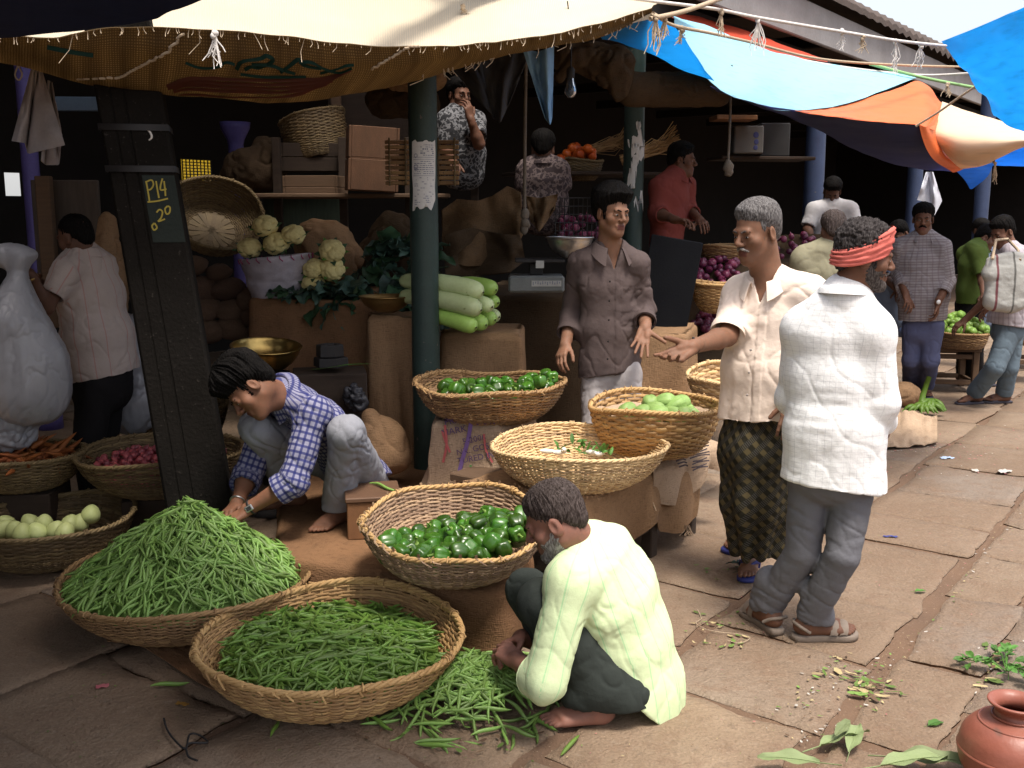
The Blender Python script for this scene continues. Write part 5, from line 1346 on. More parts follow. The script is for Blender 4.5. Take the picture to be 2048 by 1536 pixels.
# tomatoes and onions, limes
MAT['tomato'] = M('tomato', (.60, .12, .02), (.45, .07, .015), 10, .3, .05, 40, .002, objrand=.2)
mb = MB(); mb.blob((0, 0, 0), (.045, .045, .038), nu=12, nv=16, noise=.1); TM = mb.mesh('tomato')
for k in range(18):
 px, py = 1158 + rp.uniform(-38, 38), 0; h = 30 * (1 - ((px - 1158) / 42) ** 2); py = 322 - rp.random() * h
 single('tomato', TM, MAT['tomato'], at(px, py, 8.95 + rp.uniform(-.1, .1)), rnd_rot(rp), 'orange red tomato in the dark basket at the back', 'tomato', 'tomatoes in the back basket', rp.uniform(.9, 1.15))
def onions(n, poly, d0, d1, lab, grp, sc=1.0):
 c = 0
 xs = [p[0] for p in poly]; ys = [p[1] for p in poly]
 while c < n:
  px, py = rp.uniform(min(xs), max(xs)), rp.uniform(min(ys), max(ys)); ins = False; j = len(poly) - 1
  for i in range(len(poly)):
   if (poly[i][1] > py) != (poly[j][1] > py) and px < (poly[j][0] - poly[i][0]) * (py - poly[i][1]) / (poly[j][1] - poly[i][1]) + poly[i][0]: ins = not ins
   j = i
  if not ins: continue
  f = (py - min(ys)) / (max(ys) - min(ys)); d = d0 + (d1 - d0) * f + rp.uniform(-.02, .06)
  single('onion', ON_L[c % 4], MAT['onion'], at(px, py, d), rnd_rot(rp), lab, 'onion', grp, sc * rp.uniform(.8, 1.15)); c += 1
onions(205, [(1338, 505), (1480, 500), (1480, 640), (1405, 690), (1385, 660), (1350, 560)], 8.1, 7.2, 'purple onion on the sloping heap behind the cream shirted man', 'purple onions on the sloping heap')
onions(52, [(1540, 470), (1700, 465), (1700, 520), (1540, 520)], 9.6, 9.0, 'purple onion in front of the man in the white T-shirt', 'purple onions before the white T-shirt')
onions(34, [(1120, 430), (1200, 430), (1200, 475), (1120, 475)], 7.7, 7.5, 'purple onion behind the wire crate left of the young man', 'purple onions in the wire crate')
def mound(name, poly_px, d_back, d_front, mat, label, cat):
 rows = []
 for f in np.linspace(0, 1, 8):
  rows.append([at(x, y + (poly_px[1][k][1] - y) * f, d_back + (d_front - d_back) * f) for k, (x, y) in enumerate(poly_px[0])])
 P = sheet_grid(np.array(rows), 16, 20, .01, (8, 8, 8), 2); return tag(sheet_mesh(name, P, .02, mat), label, cat)
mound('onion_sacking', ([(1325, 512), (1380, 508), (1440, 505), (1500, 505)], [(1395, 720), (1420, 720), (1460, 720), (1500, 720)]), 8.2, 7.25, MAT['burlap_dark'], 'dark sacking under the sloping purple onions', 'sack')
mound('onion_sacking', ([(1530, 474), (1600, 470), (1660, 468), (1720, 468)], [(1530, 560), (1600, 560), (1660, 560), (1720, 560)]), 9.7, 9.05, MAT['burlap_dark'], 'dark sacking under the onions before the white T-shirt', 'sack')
MAT['lime'] = M('green_mango', (.17, .28, .05), (.11, .20, .03), 12, .4, .1, 60, .002, objrand=.4, speck=(14, .72, (.34, .20, .06)))
mb = MB(); mb.blob((0, 0, 0), (.038, .032, .032), nu=10, nv=14, noise=.08); LM = mb.mesh('lime')
for k in range(70):
 px = 1922 + rp.uniform(-50, 52); h = 40 * (1 - ((px - 1924) / 58) ** 2); py = 668 - rp.random() * h
 single('lime', LM, MAT['lime'], at(px, py, 9.55 + .25 * (668 - py) / 40 + rp.uniform(-.05, .05)), rnd_rot(rp), 'green lime heaped in the shallow basket on the stool', 'lime', 'limes in the basket on the stool', rp.uniform(.85, 1.2))
# ================================================================== distance-field modelling for bodies, clothes and sacks
BIG = 9.0
class Field:
 def __init__(s): s.p = []
 def _add(s, fn, lo, hi, k, op):
  s.p.append((fn, np.asarray(lo, float), np.asarray(hi, float), k, op)); return s
 def cap(s, a, b, ra, rb=None, k=.02, op='u'):
  rb = ra if rb is None else rb; a = np.asarray(a, np.float32); b = np.asarray(b, np.float32); ab = b - a; L = float(ab @ ab) + 1e-9
  def fn(P):
   t = np.clip((P - a) @ ab / L, 0, 1); return np.linalg.norm(P - a - t[:, None] * ab, axis=1) - (ra + (rb - ra) * t)
  r = max(ra, rb); return s._add(fn, np.minimum(a, b) - r, np.maximum(a, b) + r, k, op)
 def ell(s, c, rad, R=None, k=.02, op='u'):
  c = np.asarray(c, np.float32); rad = np.asarray(rad, np.float32); R = np.eye(3, dtype=np.float32) if R is None else np.asarray(R, np.float32)
  def fn(P):
   q = (P - c) @ R; k0 = np.linalg.norm(q / rad, axis=1); k1 = np.linalg.norm(q / rad ** 2, axis=1) + 1e-6; return k0 * (k0 - 1) / k1
  m = float(rad.max()); return s._add(fn, c - m, c + m, k, op)
 def loft(s, secs, right, k=.03, op='u'):
  R0 = np.asarray(right, float)
  for i in range(len(secs) - 1):
   a, ax, ay = secs[i]; b, bx, by = secs[i + 1]; a = np.asarray(a, np.float32); b = np.asarray(b, np.float32)
   ab = b - a; L = float(ab @ ab) + 1e-9; w = unit(ab); r0 = R0[i] if R0.ndim == 2 else R0
   x = unit(r0 - w * (r0 @ w)).astype(np.float32); y = np.cross(w, x).astype(np.float32)
   def fn(P, a=a, ab=ab, L=L, x=x, y=y, ax=ax, ay=ay, bx=bx, by=by):
    t = np.clip((P - a) @ ab / L, 0, 1); q = P - a - t[:, None] * ab
    rx = ax + (bx - ax) * t; ry = ay + (by - ay) * t; u = q @ x; v = q @ y; z2 = np.maximum(0, (q * q).sum(1) - u * u - v * v); mn = np.minimum(rx, ry)
    return (np.sqrt((u / rx) ** 2 + (v / ry) ** 2 + z2 / mn ** 2) - 1) * mn
   m = max(ax, ay, bx, by); s._add(fn, np.minimum(a, b) - m, np.maximum(a, b) + m, k, op)
  return s
 def plane(s, p, n):
  p = np.asarray(p, np.float32); n = unit(n).astype(np.float32)
  return s._add(lambda P: (P - p) @ n, [-99] * 3, [99] * 3, 0, 'i')
 def fun(s, fn, lo, hi, k=.01, op='u'): return s._add(fn, lo, hi, k, op)
 def __call__(s, P):
  P = np.asarray(P, np.float32); d = np.full(len(P), BIG, np.float32)
  for fn, lo, hi, k, op in s.p:
   mg = max(.09, 2.5 * k)
   if op == 'i':
    d = np.maximum(d, fn(P)); continue
   m = np.all((P > lo - mg) & (P < hi + mg), axis=1)
   if not m.any(): continue
   e = fn(P[m]); dm = d[m]
   if op == 'u':
    h = np.maximum(k - np.abs(dm - e), 0) / max(k, 1e-6); d[m] = np.minimum(dm, e) - h * h * k * .25
   else:
    e = -e; h = np.maximum(k - np.abs(dm - e), 0) / max(k, 1e-6); d[m] = np.maximum(dm, e) + h * h * k * .25
  return d
 def sleeve(s, sh, el, q, d, r0, r1, r2, k=.05, r_in=None, cutr=.14):
  g = Field(); g.cap(sh, el, r0, r1); g.cap(el, np.asarray(q) + np.asarray(d) * .03, r1, r2, .03) if np.linalg.norm(np.asarray(q) - el) > .02 else None
  q = np.asarray(q, float); d = unit(d); ri = r_in or r2 - .014; a_ = (q - d * .03).astype(np.float32); ab = (d * .11).astype(np.float32)
  def fn(P):
   e = g(P); n = np.linalg.norm(P - q, axis=1) < cutr; e = np.where(n, np.maximum(e, (P - q) @ d), e); t = np.clip((P - a_) @ ab / (ab @ ab), 0, 1)
   return np.maximum(e, ri - np.linalg.norm(P - a_ - t[:, None] * ab, axis=1)).astype(np.float32)
  lo, hi = g.bounds(); return s._add(fn, lo, hi, k, 'u')
 def bounds(s):
  lo = np.min([p[1] for p in s.p if p[4] == 'u'], 0); hi = np.max([p[2] for p in s.p if p[4] == 'u'], 0); return lo, hi
def sdf_mesh(f, h, pad=.03):
 lo, hi = f.bounds(); lo = lo - pad; hi = hi + pad
 Bk = 4; n = np.ceil((hi - lo) / (h * Bk)).astype(int) + 1; nf = n * Bk
 bc = np.stack(np.meshgrid(*[np.arange(k) for k in n], indexing='ij'), -1).reshape(-1, 3)
 cen = lo + (bc * Bk + (Bk - 1) / 2) * h; dc = f(cen)
 near = np.abs(dc) < h * Bk * 1.35 + .012
 D = np.repeat(np.repeat(np.repeat(np.where(dc < 0, -1., 1.).reshape(n).astype(np.float32), Bk, 0), Bk, 1), Bk, 2)
 off = np.stack(np.meshgrid(*[np.arange(Bk)] * 3, indexing='ij'), -1).reshape(-1, 3)
 ids = (bc[near][:, None] * Bk + off[None]).reshape(-1, 3)
 D[ids[:, 0], ids[:, 1], ids[:, 2]] = f(lo + ids * h)
 S = D < 0
 c8 = [(i, j, k) for i in (0, 1) for j in (0, 1) for k in (0, 1)]
 sl = lambda A, i, j, k: A[i:A.shape[0] - 1 + i, j:A.shape[1] - 1 + j, k:A.shape[2] - 1 + k]
 cnt = sum(sl(S, *c).astype(np.int8) for c in c8); act = (cnt > 0) & (cnt < 8)
 idx = np.argwhere(act); vid = np.full(act.shape, -1, np.int64); vid[act] = np.arange(len(idx))
 acc = np.zeros((len(idx), 3)); num = np.zeros(len(idx))
 for a in c8:
  for ax in range(3):
   if a[ax]: continue
   b = list(a); b[ax] = 1
   da = D[idx[:, 0] + a[0], idx[:, 1] + a[1], idx[:, 2] + a[2]]; db = D[idx[:, 0] + b[0], idx[:, 1] + b[1], idx[:, 2] + b[2]]
   m = (da < 0) != (db < 0); t = np.clip(da / (da - db + 1e-12), 0, 1); p = np.tile(np.array(a, float), (len(idx), 1)); p[:, ax] += t
   acc[m] += p[m]; num[m] += 1
 V = lo + (idx + acc / num[:, None]) * h
 quads = []
 for ax in range(3):
  u, w = [(1, 2), (2, 0), (0, 1)][ax]
  A = np.moveaxis(S, ax, 0); e = A[:-1] != A[1:]; pos = np.argwhere(np.moveaxis(e, 0, ax))
  pos = pos[(pos[:, u] > 0) & (pos[:, w] > 0) & (pos[:, u] < S.shape[u] - 1) & (pos[:, w] < S.shape[w] - 1)]
  q = []
  for (du, dw) in ((1, 1), (0, 1), (0, 0), (1, 0)):
   c = pos.copy(); c[:, u] -= du; c[:, w] -= dw; q.append(vid[c[:, 0], c[:, 1], c[:, 2]])
  q = np.stack(q, -1); flip = ~S[pos[:, 0], pos[:, 1], pos[:, 2]]; q[flip] = q[flip][:, ::-1]; quads.append(q)
 Q = np.concatenate(quads); Q = Q[(Q >= 0).all(1)]
 for _ in range(2):                       # settle on the surface
  e = h * .4; d = f(V); g = np.stack([f(V + np.eye(3)[k] * e) - f(V - np.eye(3)[k] * e) for k in range(3)], -1) / (2 * e); gl = (g * g).sum(1)
  st = d / np.maximum(gl, .3); V = V - g * np.clip(st, -h * .5, h * .5)[:, None]
 nb = np.zeros_like(V); k = np.zeros(len(V))       # one relaxation pass
 for i in range(4): np.add.at(nb, Q[:, i], V[Q[:, (i + 1) % 4]]); np.add.at(k, Q[:, i], 1)
 V = V * .6 + .4 * nb / np.maximum(k, 1)[:, None]
 return V, Q
def vnormals(V, Q):
 n = np.cross(V[Q[:, 2]] - V[Q[:, 0]], V[Q[:, 3]] - V[Q[:, 1]]); N = np.zeros_like(V)
 for i in range(4): np.add.at(N, Q[:, i], n)
 return N / np.maximum(1e-9, np.linalg.norm(N, axis=1))[:, None]
def fab_coords(V, bones):
 best = np.full(len(V), 1e9); out = np.zeros((len(V), 3))
 for (a, b, r, ref, off) in bones:
  a = np.asarray(a, float); b = np.asarray(b, float); ab = b - a; L = np.linalg.norm(ab); w = ab / L; t = (V - a) @ w; q = V - a - np.clip(t, 0, L)[:, None] * w
  d = np.linalg.norm(q, axis=1) - r; x = unit(np.asarray(ref, float) - w * (np.asarray(ref, float) @ w)); y = np.cross(w, x)
  ang = np.arctan2(q @ y, q @ x); m = d < best; best[m] = d[m]
  out[m] = np.stack([ang * r + off, t, np.full(len(V), off)], -1)[m]
 return out
LIPS = []
class Person:
 def __init__(s, label, foot, group=None, loc=None):
  s.t = thing('person', label, 'person', foot, group=group); s.o = np.array(s.t.location)
 def part(s, name, V, Q, mat, fab=None, parent=None, mat_idx=None):
  me = fast_mesh(name, V - s.o, [Q], True, mat_idx)
  if fab is not None:
   a = me.attributes.new('fab', 'FLOAT_VECTOR', 'POINT'); a.data.foreach_set('vector', fab.astype(np.float32).ravel())
  return link(name, me, mat, parent or s.t)
 def body(s, F, h, mat, head=None, lip=None):
  V, Q = sdf_mesh(F, h); mi = None; mats = [mat]
  if head is not None:
   c, Rm, sc = head; q = (V[Q].mean(1) - c) @ Rm / sc; m = (np.abs(q[:, 0]) < .024 - .25 * np.abs(q[:, 2] + .059)) & (q[:, 1] > .080) & (q[:, 2] < -.0465) & (q[:, 2] > -.0735); mi = m.astype(np.int32); mats = [mat, lip or LIP_MAT]
  return s.part('body', V, Q, mats, mat_idx=mi)
 def mb(s, name, mb, mat, parent=None, smooth=True, bones=None):
  me = mb.mesh(name, smooth); v = np.zeros(len(me.vertices) * 3, np.float32); me.vertices.foreach_get('co', v); v = v.reshape(-1, 3)
  if bones is not None: at_ = me.attributes.new('fab', 'FLOAT_VECTOR', 'POINT'); at_.data.foreach_set('vector', fab_coords(v, bones).astype(np.float32).ravel())
  v = v - s.o.astype(np.float32); me.vertices.foreach_set('co', v.ravel()); me.update()
  return link(name, me, mat, parent or s.t)
 def vee(s, S, zb, ctr, right, fb, slope=.5):
  zb = float(zb); ctr = np.asarray(ctr, float)
  S.fun(lambda P: np.maximum(np.abs((P - ctr) @ right) - np.maximum(0, P[:, 2] - zb) * slope, np.maximum(zb - P[:, 2], -((P - ctr) @ fb))).astype(np.float32), ctr + [-.2, -.2, -.12], ctr + [.2, .2, .25], .006, 's')
 def cloth(s, name, f, h, mat, bones, wr=.006, wscale=(11, 11, 4.5), seed=0, diag=.5, wfun=None, parent=None, post=None):
  V, Q = sdf_mesh(f, h); N = vnormals(V, Q)
  S = np.asarray(wscale, float); n1 = fbm(V * S + seed * 3.7, 3)
  R = rotx(.5) @ roty(.6); n2 = fbm((V @ R) * S * .8 + seed * 9.1 + 4, 2); rg = 1 - np.minimum(1, np.abs(n2) * 2.2)
  n3 = fbm((V @ roty(-.5) @ rotx(.3)) * S * [1.1, 1.1, 1.5] + seed * 5.7, 2); rg3 = 1 - np.minimum(1, np.abs(n3) * 3.0)
  d = wr * (n1 * .45 - diag * (rg ** 2 * .7 + rg3 ** 3 * .7) + .15 * fbm(V * 38 + seed, 2))
  if wfun is not None: d = d + wfun(V, N)
  fab = fab_coords(V, bones); V = V + N * d[:, None]
  if post is not None: V = post(V, N)
  return s.part(name, V, Q, mat, fab, parent)
# ------------------------------------------------------------------ body pieces
def frame(fwd, up):
 f = unit(fwd); r = unit(np.cross(f, up)); u = np.cross(r, f); return np.stack([r, f, u], 1)      # columns: right, forward, up
def add_head(F, c, Rm, s=1.0, neck=None, neck_r=.056, ears=True, age=0.0):
 W = lambda x, y, z: c + Rm @ (np.array([x, y, z]) * s)
 E = lambda p, r, k=.02, op='u', R=None: F.ell(W(*p), np.array(r) * s, Rm if R is None else Rm @ R, k * s, op)
 Cc = lambda a, b, ra, rb=None, k=.02, op='u': F.cap(W(*a), W(*b), ra * s, (rb if rb is not None else ra) * s, k * s, op)
 E((0, -.012, .045), (.073, .094, .080)); E((0, .030, -.020), (.057, .060, .085), .03)
 for e in (-1, 1):
  Cc((e * .046, .0, -.050), (e * .012, .066, -.090), .021, .018, .03); E((e * .042, .058, -.020), (.024, .022, .022), .025)
 E((0, .074, -.094), (.021, .017, .017), .02); Cc((-.034, .083, .027), (.034, .083, .027), .011, None, .016)
 for e in (-1, 1):
  E((e * .031, .099, .006), (.018, .015, .012), .010, 's'); E((e * .031, .0765, .005), (.0165, .0135, .0125), .006)
 Cc((0, .088, .020), (0, .112, -.018), .0075, .0120, .012)
 for e in (-1, 1): E((e * .0125, .101, -.024), (.009, .011, .0085), .008)
 Cc((-.020, .083, -.052), (.020, .083, -.052), .008, None, .008); Cc((-.006, .091, -.051), (.006, .091, -.051), .0075, None, .010)
 Cc((-.014, .087, -.065), (.014, .087, -.065), .0085, None, .008); Cc((-.020, .100, -.0585), (.020, .100, -.0585), .0032, None, .004, 's')
 for e in (-1, 1):
  if ears:
   R = rotz(-e * .35) @ rotx(-.15)
   E((e * .078, -.010, -.002), (.009, .021, .032), .010, 'u', R); E((e * .088, -.004, .003), (.007, .011, .020), .006, 's', R)
 if neck is not None:
  F.cap(W(0, -.022, -.045), neck, neck_r * s, neck_r * 1.1, .03); F.cap(W(0, .045, -.075), (np.asarray(neck) + W(0, .02, -.11)) / 2, .028 * s, .04 * s, .04)
def head_extras(pp, c, Rm, s, hair_mat, hair=True, hz=.006, thick=.009, rough=.003, fringe=0.0, moust=0, beard=0, brows=True, eyes=True, h=.004, seed=0, bald=0.0, vol=(1, 1, 1), top=0.0, curly=0.0, gaze=(0, 0)):
 W = lambda x, y, z: c + Rm @ (np.array([x, y, z]) * s)
 loc = lambda P: (P - c) @ Rm / s
 if eyes:
  mb = MB()
  for e in (-1, 1):
   mb.blob(W(e * .031, .0830, .0045), np.array([.0112, .0085, .0050]) * s, Rm, 8, 14, m=0)
   mb.blob(W(e * .031 + gaze[0], .0888, .0047 + gaze[1]), np.array([.0062, .0034, .0056]) * s, Rm, 6, 10, m=1)
  pp.mb('eyes', mb, [EYE_W, EYE_D])
 if hair:
  F = Field(); n = np.array([0, -.60, .80]); tk = thick + top * .5
  def fh(P):
   q = loc(P); st = np.stack([np.arctan2(q[:, 0], -q[:, 1] + .02) * 14, q[:, 2] * 22, q[:, 1] * 22], 1)
   e = q @ n - hz - .010 * np.abs(q[:, 0]) / .07 + fringe * np.maximum(0, q[:, 1]) + .006 * fbm(st * [2.2, .5, .5] + seed, 2) + .004 * vnoise(q * 60 + seed)
   sb = np.minimum(.012 - np.abs(q[:, 1] - .024), .03 + q[:, 2]) ; e = np.maximum(e, np.minimum(sb, .006))
   def el(c_, r_):
    k = (q - c_) / r_; k0 = np.linalg.norm(k, axis=1); k1 = np.linalg.norm(k / r_, axis=1) + 1e-6; return k0 * (k0 - 1) / k1
   d = el(np.array([0, -.012, .045]), np.array([.0745 * vol[0], .0955 * vol[1], .0815 * vol[2]])); d2 = el(np.array([0, -.062, -.012]), np.array([.050, .040, .052])); d3 = el(np.array([0, .030, -.015]), np.array([.0605, .062, .088]))
   h_ = np.maximum(.03 - np.abs(d - d2), 0) / .03; d = np.minimum(d, d2) - h_ * h_ * .0075; d = np.minimum(d, d3)
   up = np.clip(q[:, 2] / .12, 0, 1); t = (tk * (.75 + .5 * up) + top * up ** 2) * np.clip(e / .030, 0, 1) ** .6 - .003
   return (np.maximum(d - t, -e * .6 - .004)) * s
  F.fun(fh, c - .2 * s, c + .2 * s, .001)
  V, Q = sdf_mesh(F, h); N = vnormals(V, Q); q = loc(V)
  a = np.arctan2(q[:, 0], -q[:, 1] + .02); st = np.stack([a * 9, q[:, 2] * 16, q[:, 1] * 16], -1)
  d = rough * (fbm(st * [3.2, .7, .7] + seed, 3) * 1.2) + curly * (1 - 2 * np.abs(fbm(q * 55 + seed, 2)))
  V = V + N * (d * s)[:, None]; pp.part('hair', V, Q, hair_mat)
 if brows or moust or beard:
  mb = MB()
  if brows:
   for e in (-1, 1): mb.tube([W(e * .012, .0945, .0245), W(e * .030, .0945, .0305), W(e * .048, .080, .0255)], np.array([.0036, .0042, .0016]) * s, 7)
  if moust:
   for e in (-1, 1): mb.tube([W(e * .001, .1005, -.0395), W(e * .014, .099, -.0425), W(e * .030, .084, -.054)], np.array([.0058, .0062, .003]) * s * moust, 8)
  if mb.n: pp.mb('eyebrows' if not moust else 'moustache', mb, hair_mat)
  if beard:
   H = Field(); add_head(H, c, Rm, s, None, ears=False); F = Field()
   def fb_(P):
    q = loc(P); zl = np.interp(q[:, 1], [-.02, .012, .034, .07, .10], [.012, .010, -.030, -.036, -.046]) + .006 * vnoise(q * 70)
    e = np.minimum(np.minimum(zl - q[:, 2], q[:, 1] + .012 + .004 * vnoise(q * 60 + 5)), .128 + q[:, 2]); lip = np.linalg.norm((q - [0, .094, -.060]) / [.021, .02, .0105], axis=1)
    e = np.minimum(e, (lip - 1) * .012); return H(P) - ((beard * (1 + 1.6 * np.clip((-q[:, 2] - .06) / .05, 0, 1))) * np.clip(e / .014, 0, 1) - .002) * s
   F.fun(fb_, c - .17 * s, c + .17 * s, .001)
   V, Q = sdf_mesh(F, h); N = vnormals(V, Q); q = loc(V); keep = np.ones(len(V), bool); V = V + N * (.0018 * fbm(q * 140, 2))[:, None]
   zl = np.interp(q[:, 1], [-.02, .012, .034, .07, .10], [.012, .010, -.030, -.036, -.046]); keep = (q[:, 2] < zl + .012) & (q[:, 1] > -.02); Q = Q[keep[Q].all(1)]
   used_ = np.unique(Q); mp = np.full(len(V), -1); mp[used_] = np.arange(len(used_)); pp.part('beard', V[used_], mp[Q], hair_mat)
def add_hand(F, w, dirv, palm, side, s=1.0, curls=(.3, .3, .35, .4), spread=.10, thumb=(.75, .62, -.25), tcurl=.25, k=.006):
 y = unit(dirv); z = -unit(np.asarray(palm) - y * (np.asarray(palm) @ y)); x = np.cross(y, z); e = -side      # thumb on e*x
 W = lambda a, b, c: np.asarray(w) + (x * a + y * b + z * c) * s
 kn = [(e * .030, .088, .0), (e * .0105, .093, .003), (-e * .010, .089, .002), (-e * .028, .079, -.003)]
 F.cap(W(0, -.03, 0), W(0, .012, 0), .0245 * s, .023 * s, .02)
 for i, p in enumerate(kn): F.cap(W(p[0] * .62, .012, 0), W(*p), .0125 * s, .0118 * s, .012)
 F.ell(W(e * .020, .035, -.010), np.array([.016, .028, .012]) * s, np.stack([x, y, z], 1), .012); F.ell(W(-e * .022, .035, -.008), np.array([.012, .030, .010]) * s, np.stack([x, y, z], 1), .012)
 lens = [(.043, .026, .021), (.047, .029, .022), (.043, .027, .021), (.033, .020, .018)]
 tips = []
 for i, p in enumerate(kn):
  a0 = [spread, spread * .25, -spread * .5, -spread * 1.25][i] * e; c = curls[i]
  q = np.array(p); ang = 0; r = [.0092, .0094, .0090, .0080][i]
  for j, L in enumerate(lens[i]):
   ang += c * [.75, 1.0, .7][j]
   d = np.array([math.sin(a0) * math.cos(ang), math.cos(a0) * math.cos(ang), -math.sin(ang)])
   q2 = q + d * L; F.cap(W(*q), W(*q2), r * s, r * .90 * s, k if j == 0 else .003); q = q2; r *= .91
  tips.append(W(*q))
 q = np.array([e * .024, .020, -.006]); d = unit([e * thumb[0], thumb[1], thumb[2]]); r = .0135
 for j, L in enumerate((.040, .032, .026)):
  q2 = q + d * L; F.cap(W(*q), W(*q2), r * s, r * .86 * s, .010 if j == 0 else .003); q = q2; r *= .88
  d = unit(d + tcurl * np.array([-e * .6, .4, -.15]))
 return tips
def add_foot(F, ankle, toe_dir, side, s=1.0, zg=None, toes=True):
 a = np.asarray(ankle, float); y = unit([toe_dir[0], toe_dir[1], 0]); z = np.array([0, 0, 1.0]); x = np.cross(y, z); zg = a[2] - .085 * s if zg is None else zg
 o = np.array([a[0], a[1], zg]); W = lambda u, v, w: o + (x * u + y * v + z * w) * s; e = -side     # inner side
 F.cap(a + [0, 0, .06], W(0, -.012, .060), .040 * s, .038 * s, .03); F.ell(W(0, -.040, .030), np.array([.030, .034, .030]) * s, np.stack([x, y, z], 1), .03)
 F.cap(W(0, .0, .055), W(e * .008, .105, .026), .034 * s, .024 * s, .03); F.cap(W(-e * .012, -.02, .024), W(-e * .026, .105, .019), .022 * s, .018 * s, .03); F.cap(W(e * .012, .09, .024), W(e * .028, .128, .020), .026 * s, .0185 * s, .025)
 if toes:
  for i, (u, v, L, r) in enumerate([(.030, .140, .036, .0125), (.010, .146, .030, .0092), (-.006, .141, .026, .0085), (-.020, .132, .023, .0082), (-.033, .120, .020, .0080)]):
   F.cap(W(e * u, v - .03, .018), W(e * u * 1.04, v + L * .5, .013), r * 1.15 * s, r * s, .008); F.cap(W(e * u * 1.04, v + L * .5, .013), W(e * u * 1.05, v + L, .010), r * s, r * .85 * s, .004)
 return o, x, y
def sole_mesh(mb, o, x, y, side, s=1.0, th=.022, z0=.0, grow=1.0, m=0):
 e = -side; out = [(-.030, -.07), (-.036, -.03), (-.034, .03), (-.040, .09), (-.046, .125), (-.040, .158), (-.020, .180), (.010, .190), (.034, .182), (.046, .150), (.044, .11), (.034, .05), (.032, -.03), (.024, -.068), (0, -.080)]
 P = cr_resample(np.array(out + out[:1], float), 60, 0)[:-1]; rows = []
 for (k, z) in ((.2, z0), (.93, z0), (1.0, z0 + .004), (1.0, z0 + th - .004), (.95, z0 + th), (.2, z0 + th)):
  c = np.array([0, .055]); q = c + (P - c) * k * grow; rows.append(o + (q[:, :1] * e * x + q[:, 1:] * y) * s + np.array([0, 0, 1.0]) * z)
 mb.grid(np.array(rows), closed_v=True, m=m)
def collar_mesh(n, up, fwd, rx, ry, h=.036, fall=.048, pt=.035, open_=.55, spread=.030, thick=.0035):
 u = unit(up); f = unit(np.asarray(fwd) - u * (np.asarray(fwd) @ u)); r = np.cross(f, u); th = np.linspace(open_, 2 * PI - open_, 56); rows = []
 front = np.clip((np.cos(th) - .1) / .9, 0, 1)
 for (dr, dz) in ((-.004, -.02), (-.002, h * .6), (.0, h), (.005, h + .004), (.012, h - .004)):
  rows.append(np.asarray(n) + (r[None] * (np.sin(th) * (rx + dr))[:, None] + f[None] * (np.cos(th) * (ry + dr))[:, None]) + u[None] * (np.full(56, dz) - .03 * front)[:, None])
 for t in (.35, .7, 1.0):
  dr = .012 + spread * t + .022 * t * front; dz = h - fall * t - (pt * t) * front ** 2
  rows.append(np.asarray(n) + (r[None] * (np.sin(th) * (rx + dr))[:, None] + f[None] * (np.cos(th) * (ry + dr))[:, None]) + u[None] * (dz - .03 * front)[:, None])
 P = np.array(rows); N = grid_normals(P); mb = MB(); A = P + N * thick / 2; B = P - N * thick / 2; mb.grid(A); mb.grid(B[:, ::-1])
 for ed in ((A[0], B[0]), (B[-1], A[-1]), (B[:, 0], A[:, 0]), (A[:, -1], B[:, -1])): mb.grid(np.stack(ed))
 return mb
# ------------------------------------------------------------------ skin, hair and cloth materials
def skin(name, a, b=None, rough=.48):
 m, nt, p, out = _nodes(name); t = NT(nt); co = coords(t); b = b or tuple(c * .72 for c in a)
 n1 = t.noise(co, 9, 4); n2 = t.noise(co, 60, 3); n3 = t.noise(co, 420, 2)
 c = t.mix(t.ramp(n1, [(.35, 0.), (.65, 1.)]), a, b); c = t.mix(t.ramp(n2, [(.45, 0.), (.75, .35)]), c, tuple(min(1, x * k) for x, k in zip(a, (1.25, .95, .85))))
 t.set(p.inputs['Base Color'], c); p.inputs['Roughness'].default_value = .58; p.inputs['Specular IOR Level'].default_value = .24
 p.inputs['Subsurface Weight'].default_value = .06; p.inputs['Subsurface Radius'].default_value = (.012, .005, .003); p.inputs['Subsurface Scale'].default_value = .5
 t.set(p.inputs['Normal'], t.bump(t.math('ADD', n2, t.math('MULTIPLY', n3, .6)), .22, .003)); return m
def hair_m(name, a, b, stretch=60):
 m, nt, p, out = _nodes(name); t = NT(nt); co = coords(t)
 n1 = t.noise(t.mapping(co, (190, 190, 45)), 1, 2); n2 = t.noise(co, 22, 3)
 t.set(p.inputs['Base Color'], t.mix(t.ramp(n1, [(.38, 0.), (.62, 1.)]), a, t.mix(n2, a, b))); p.inputs['Roughness'].default_value = .68; p.inputs['Specular IOR Level'].default_value = .06
 t.set(p.inputs['Normal'], t.bump(n1, .9, .005)); return m
LIP_MAT = skin('lips', (.15, .055, .045)); EYE_W = flat_mat('eye_white', (.34, .30, .27), .45, .3); EYE_D = flat_mat('eye_iris', (.018, .010, .007), .15, .6)
HAIR_BLACK = hair_m('black_hair', (.005, .0045, .0045), (.014, .012, .011)); HAIR_GREY = hair_m('grey_hair', (.055, .05, .05), (.30, .285, .28)); HAIR_SALT = hair_m('salt_hair', (.035, .026, .023), (.15, .12, .112)); HAIR_CURLY = hair_m('curly_hair', (.022, .018, .018), (.10, .09, .088)); BEARD_GREY = hair_m('beard_grey', (.16, .14, .13), (.55, .52, .50)); BEARD_DARK = hair_m('beard_dark', (.035, .028, .026), (.16, .14, .13))
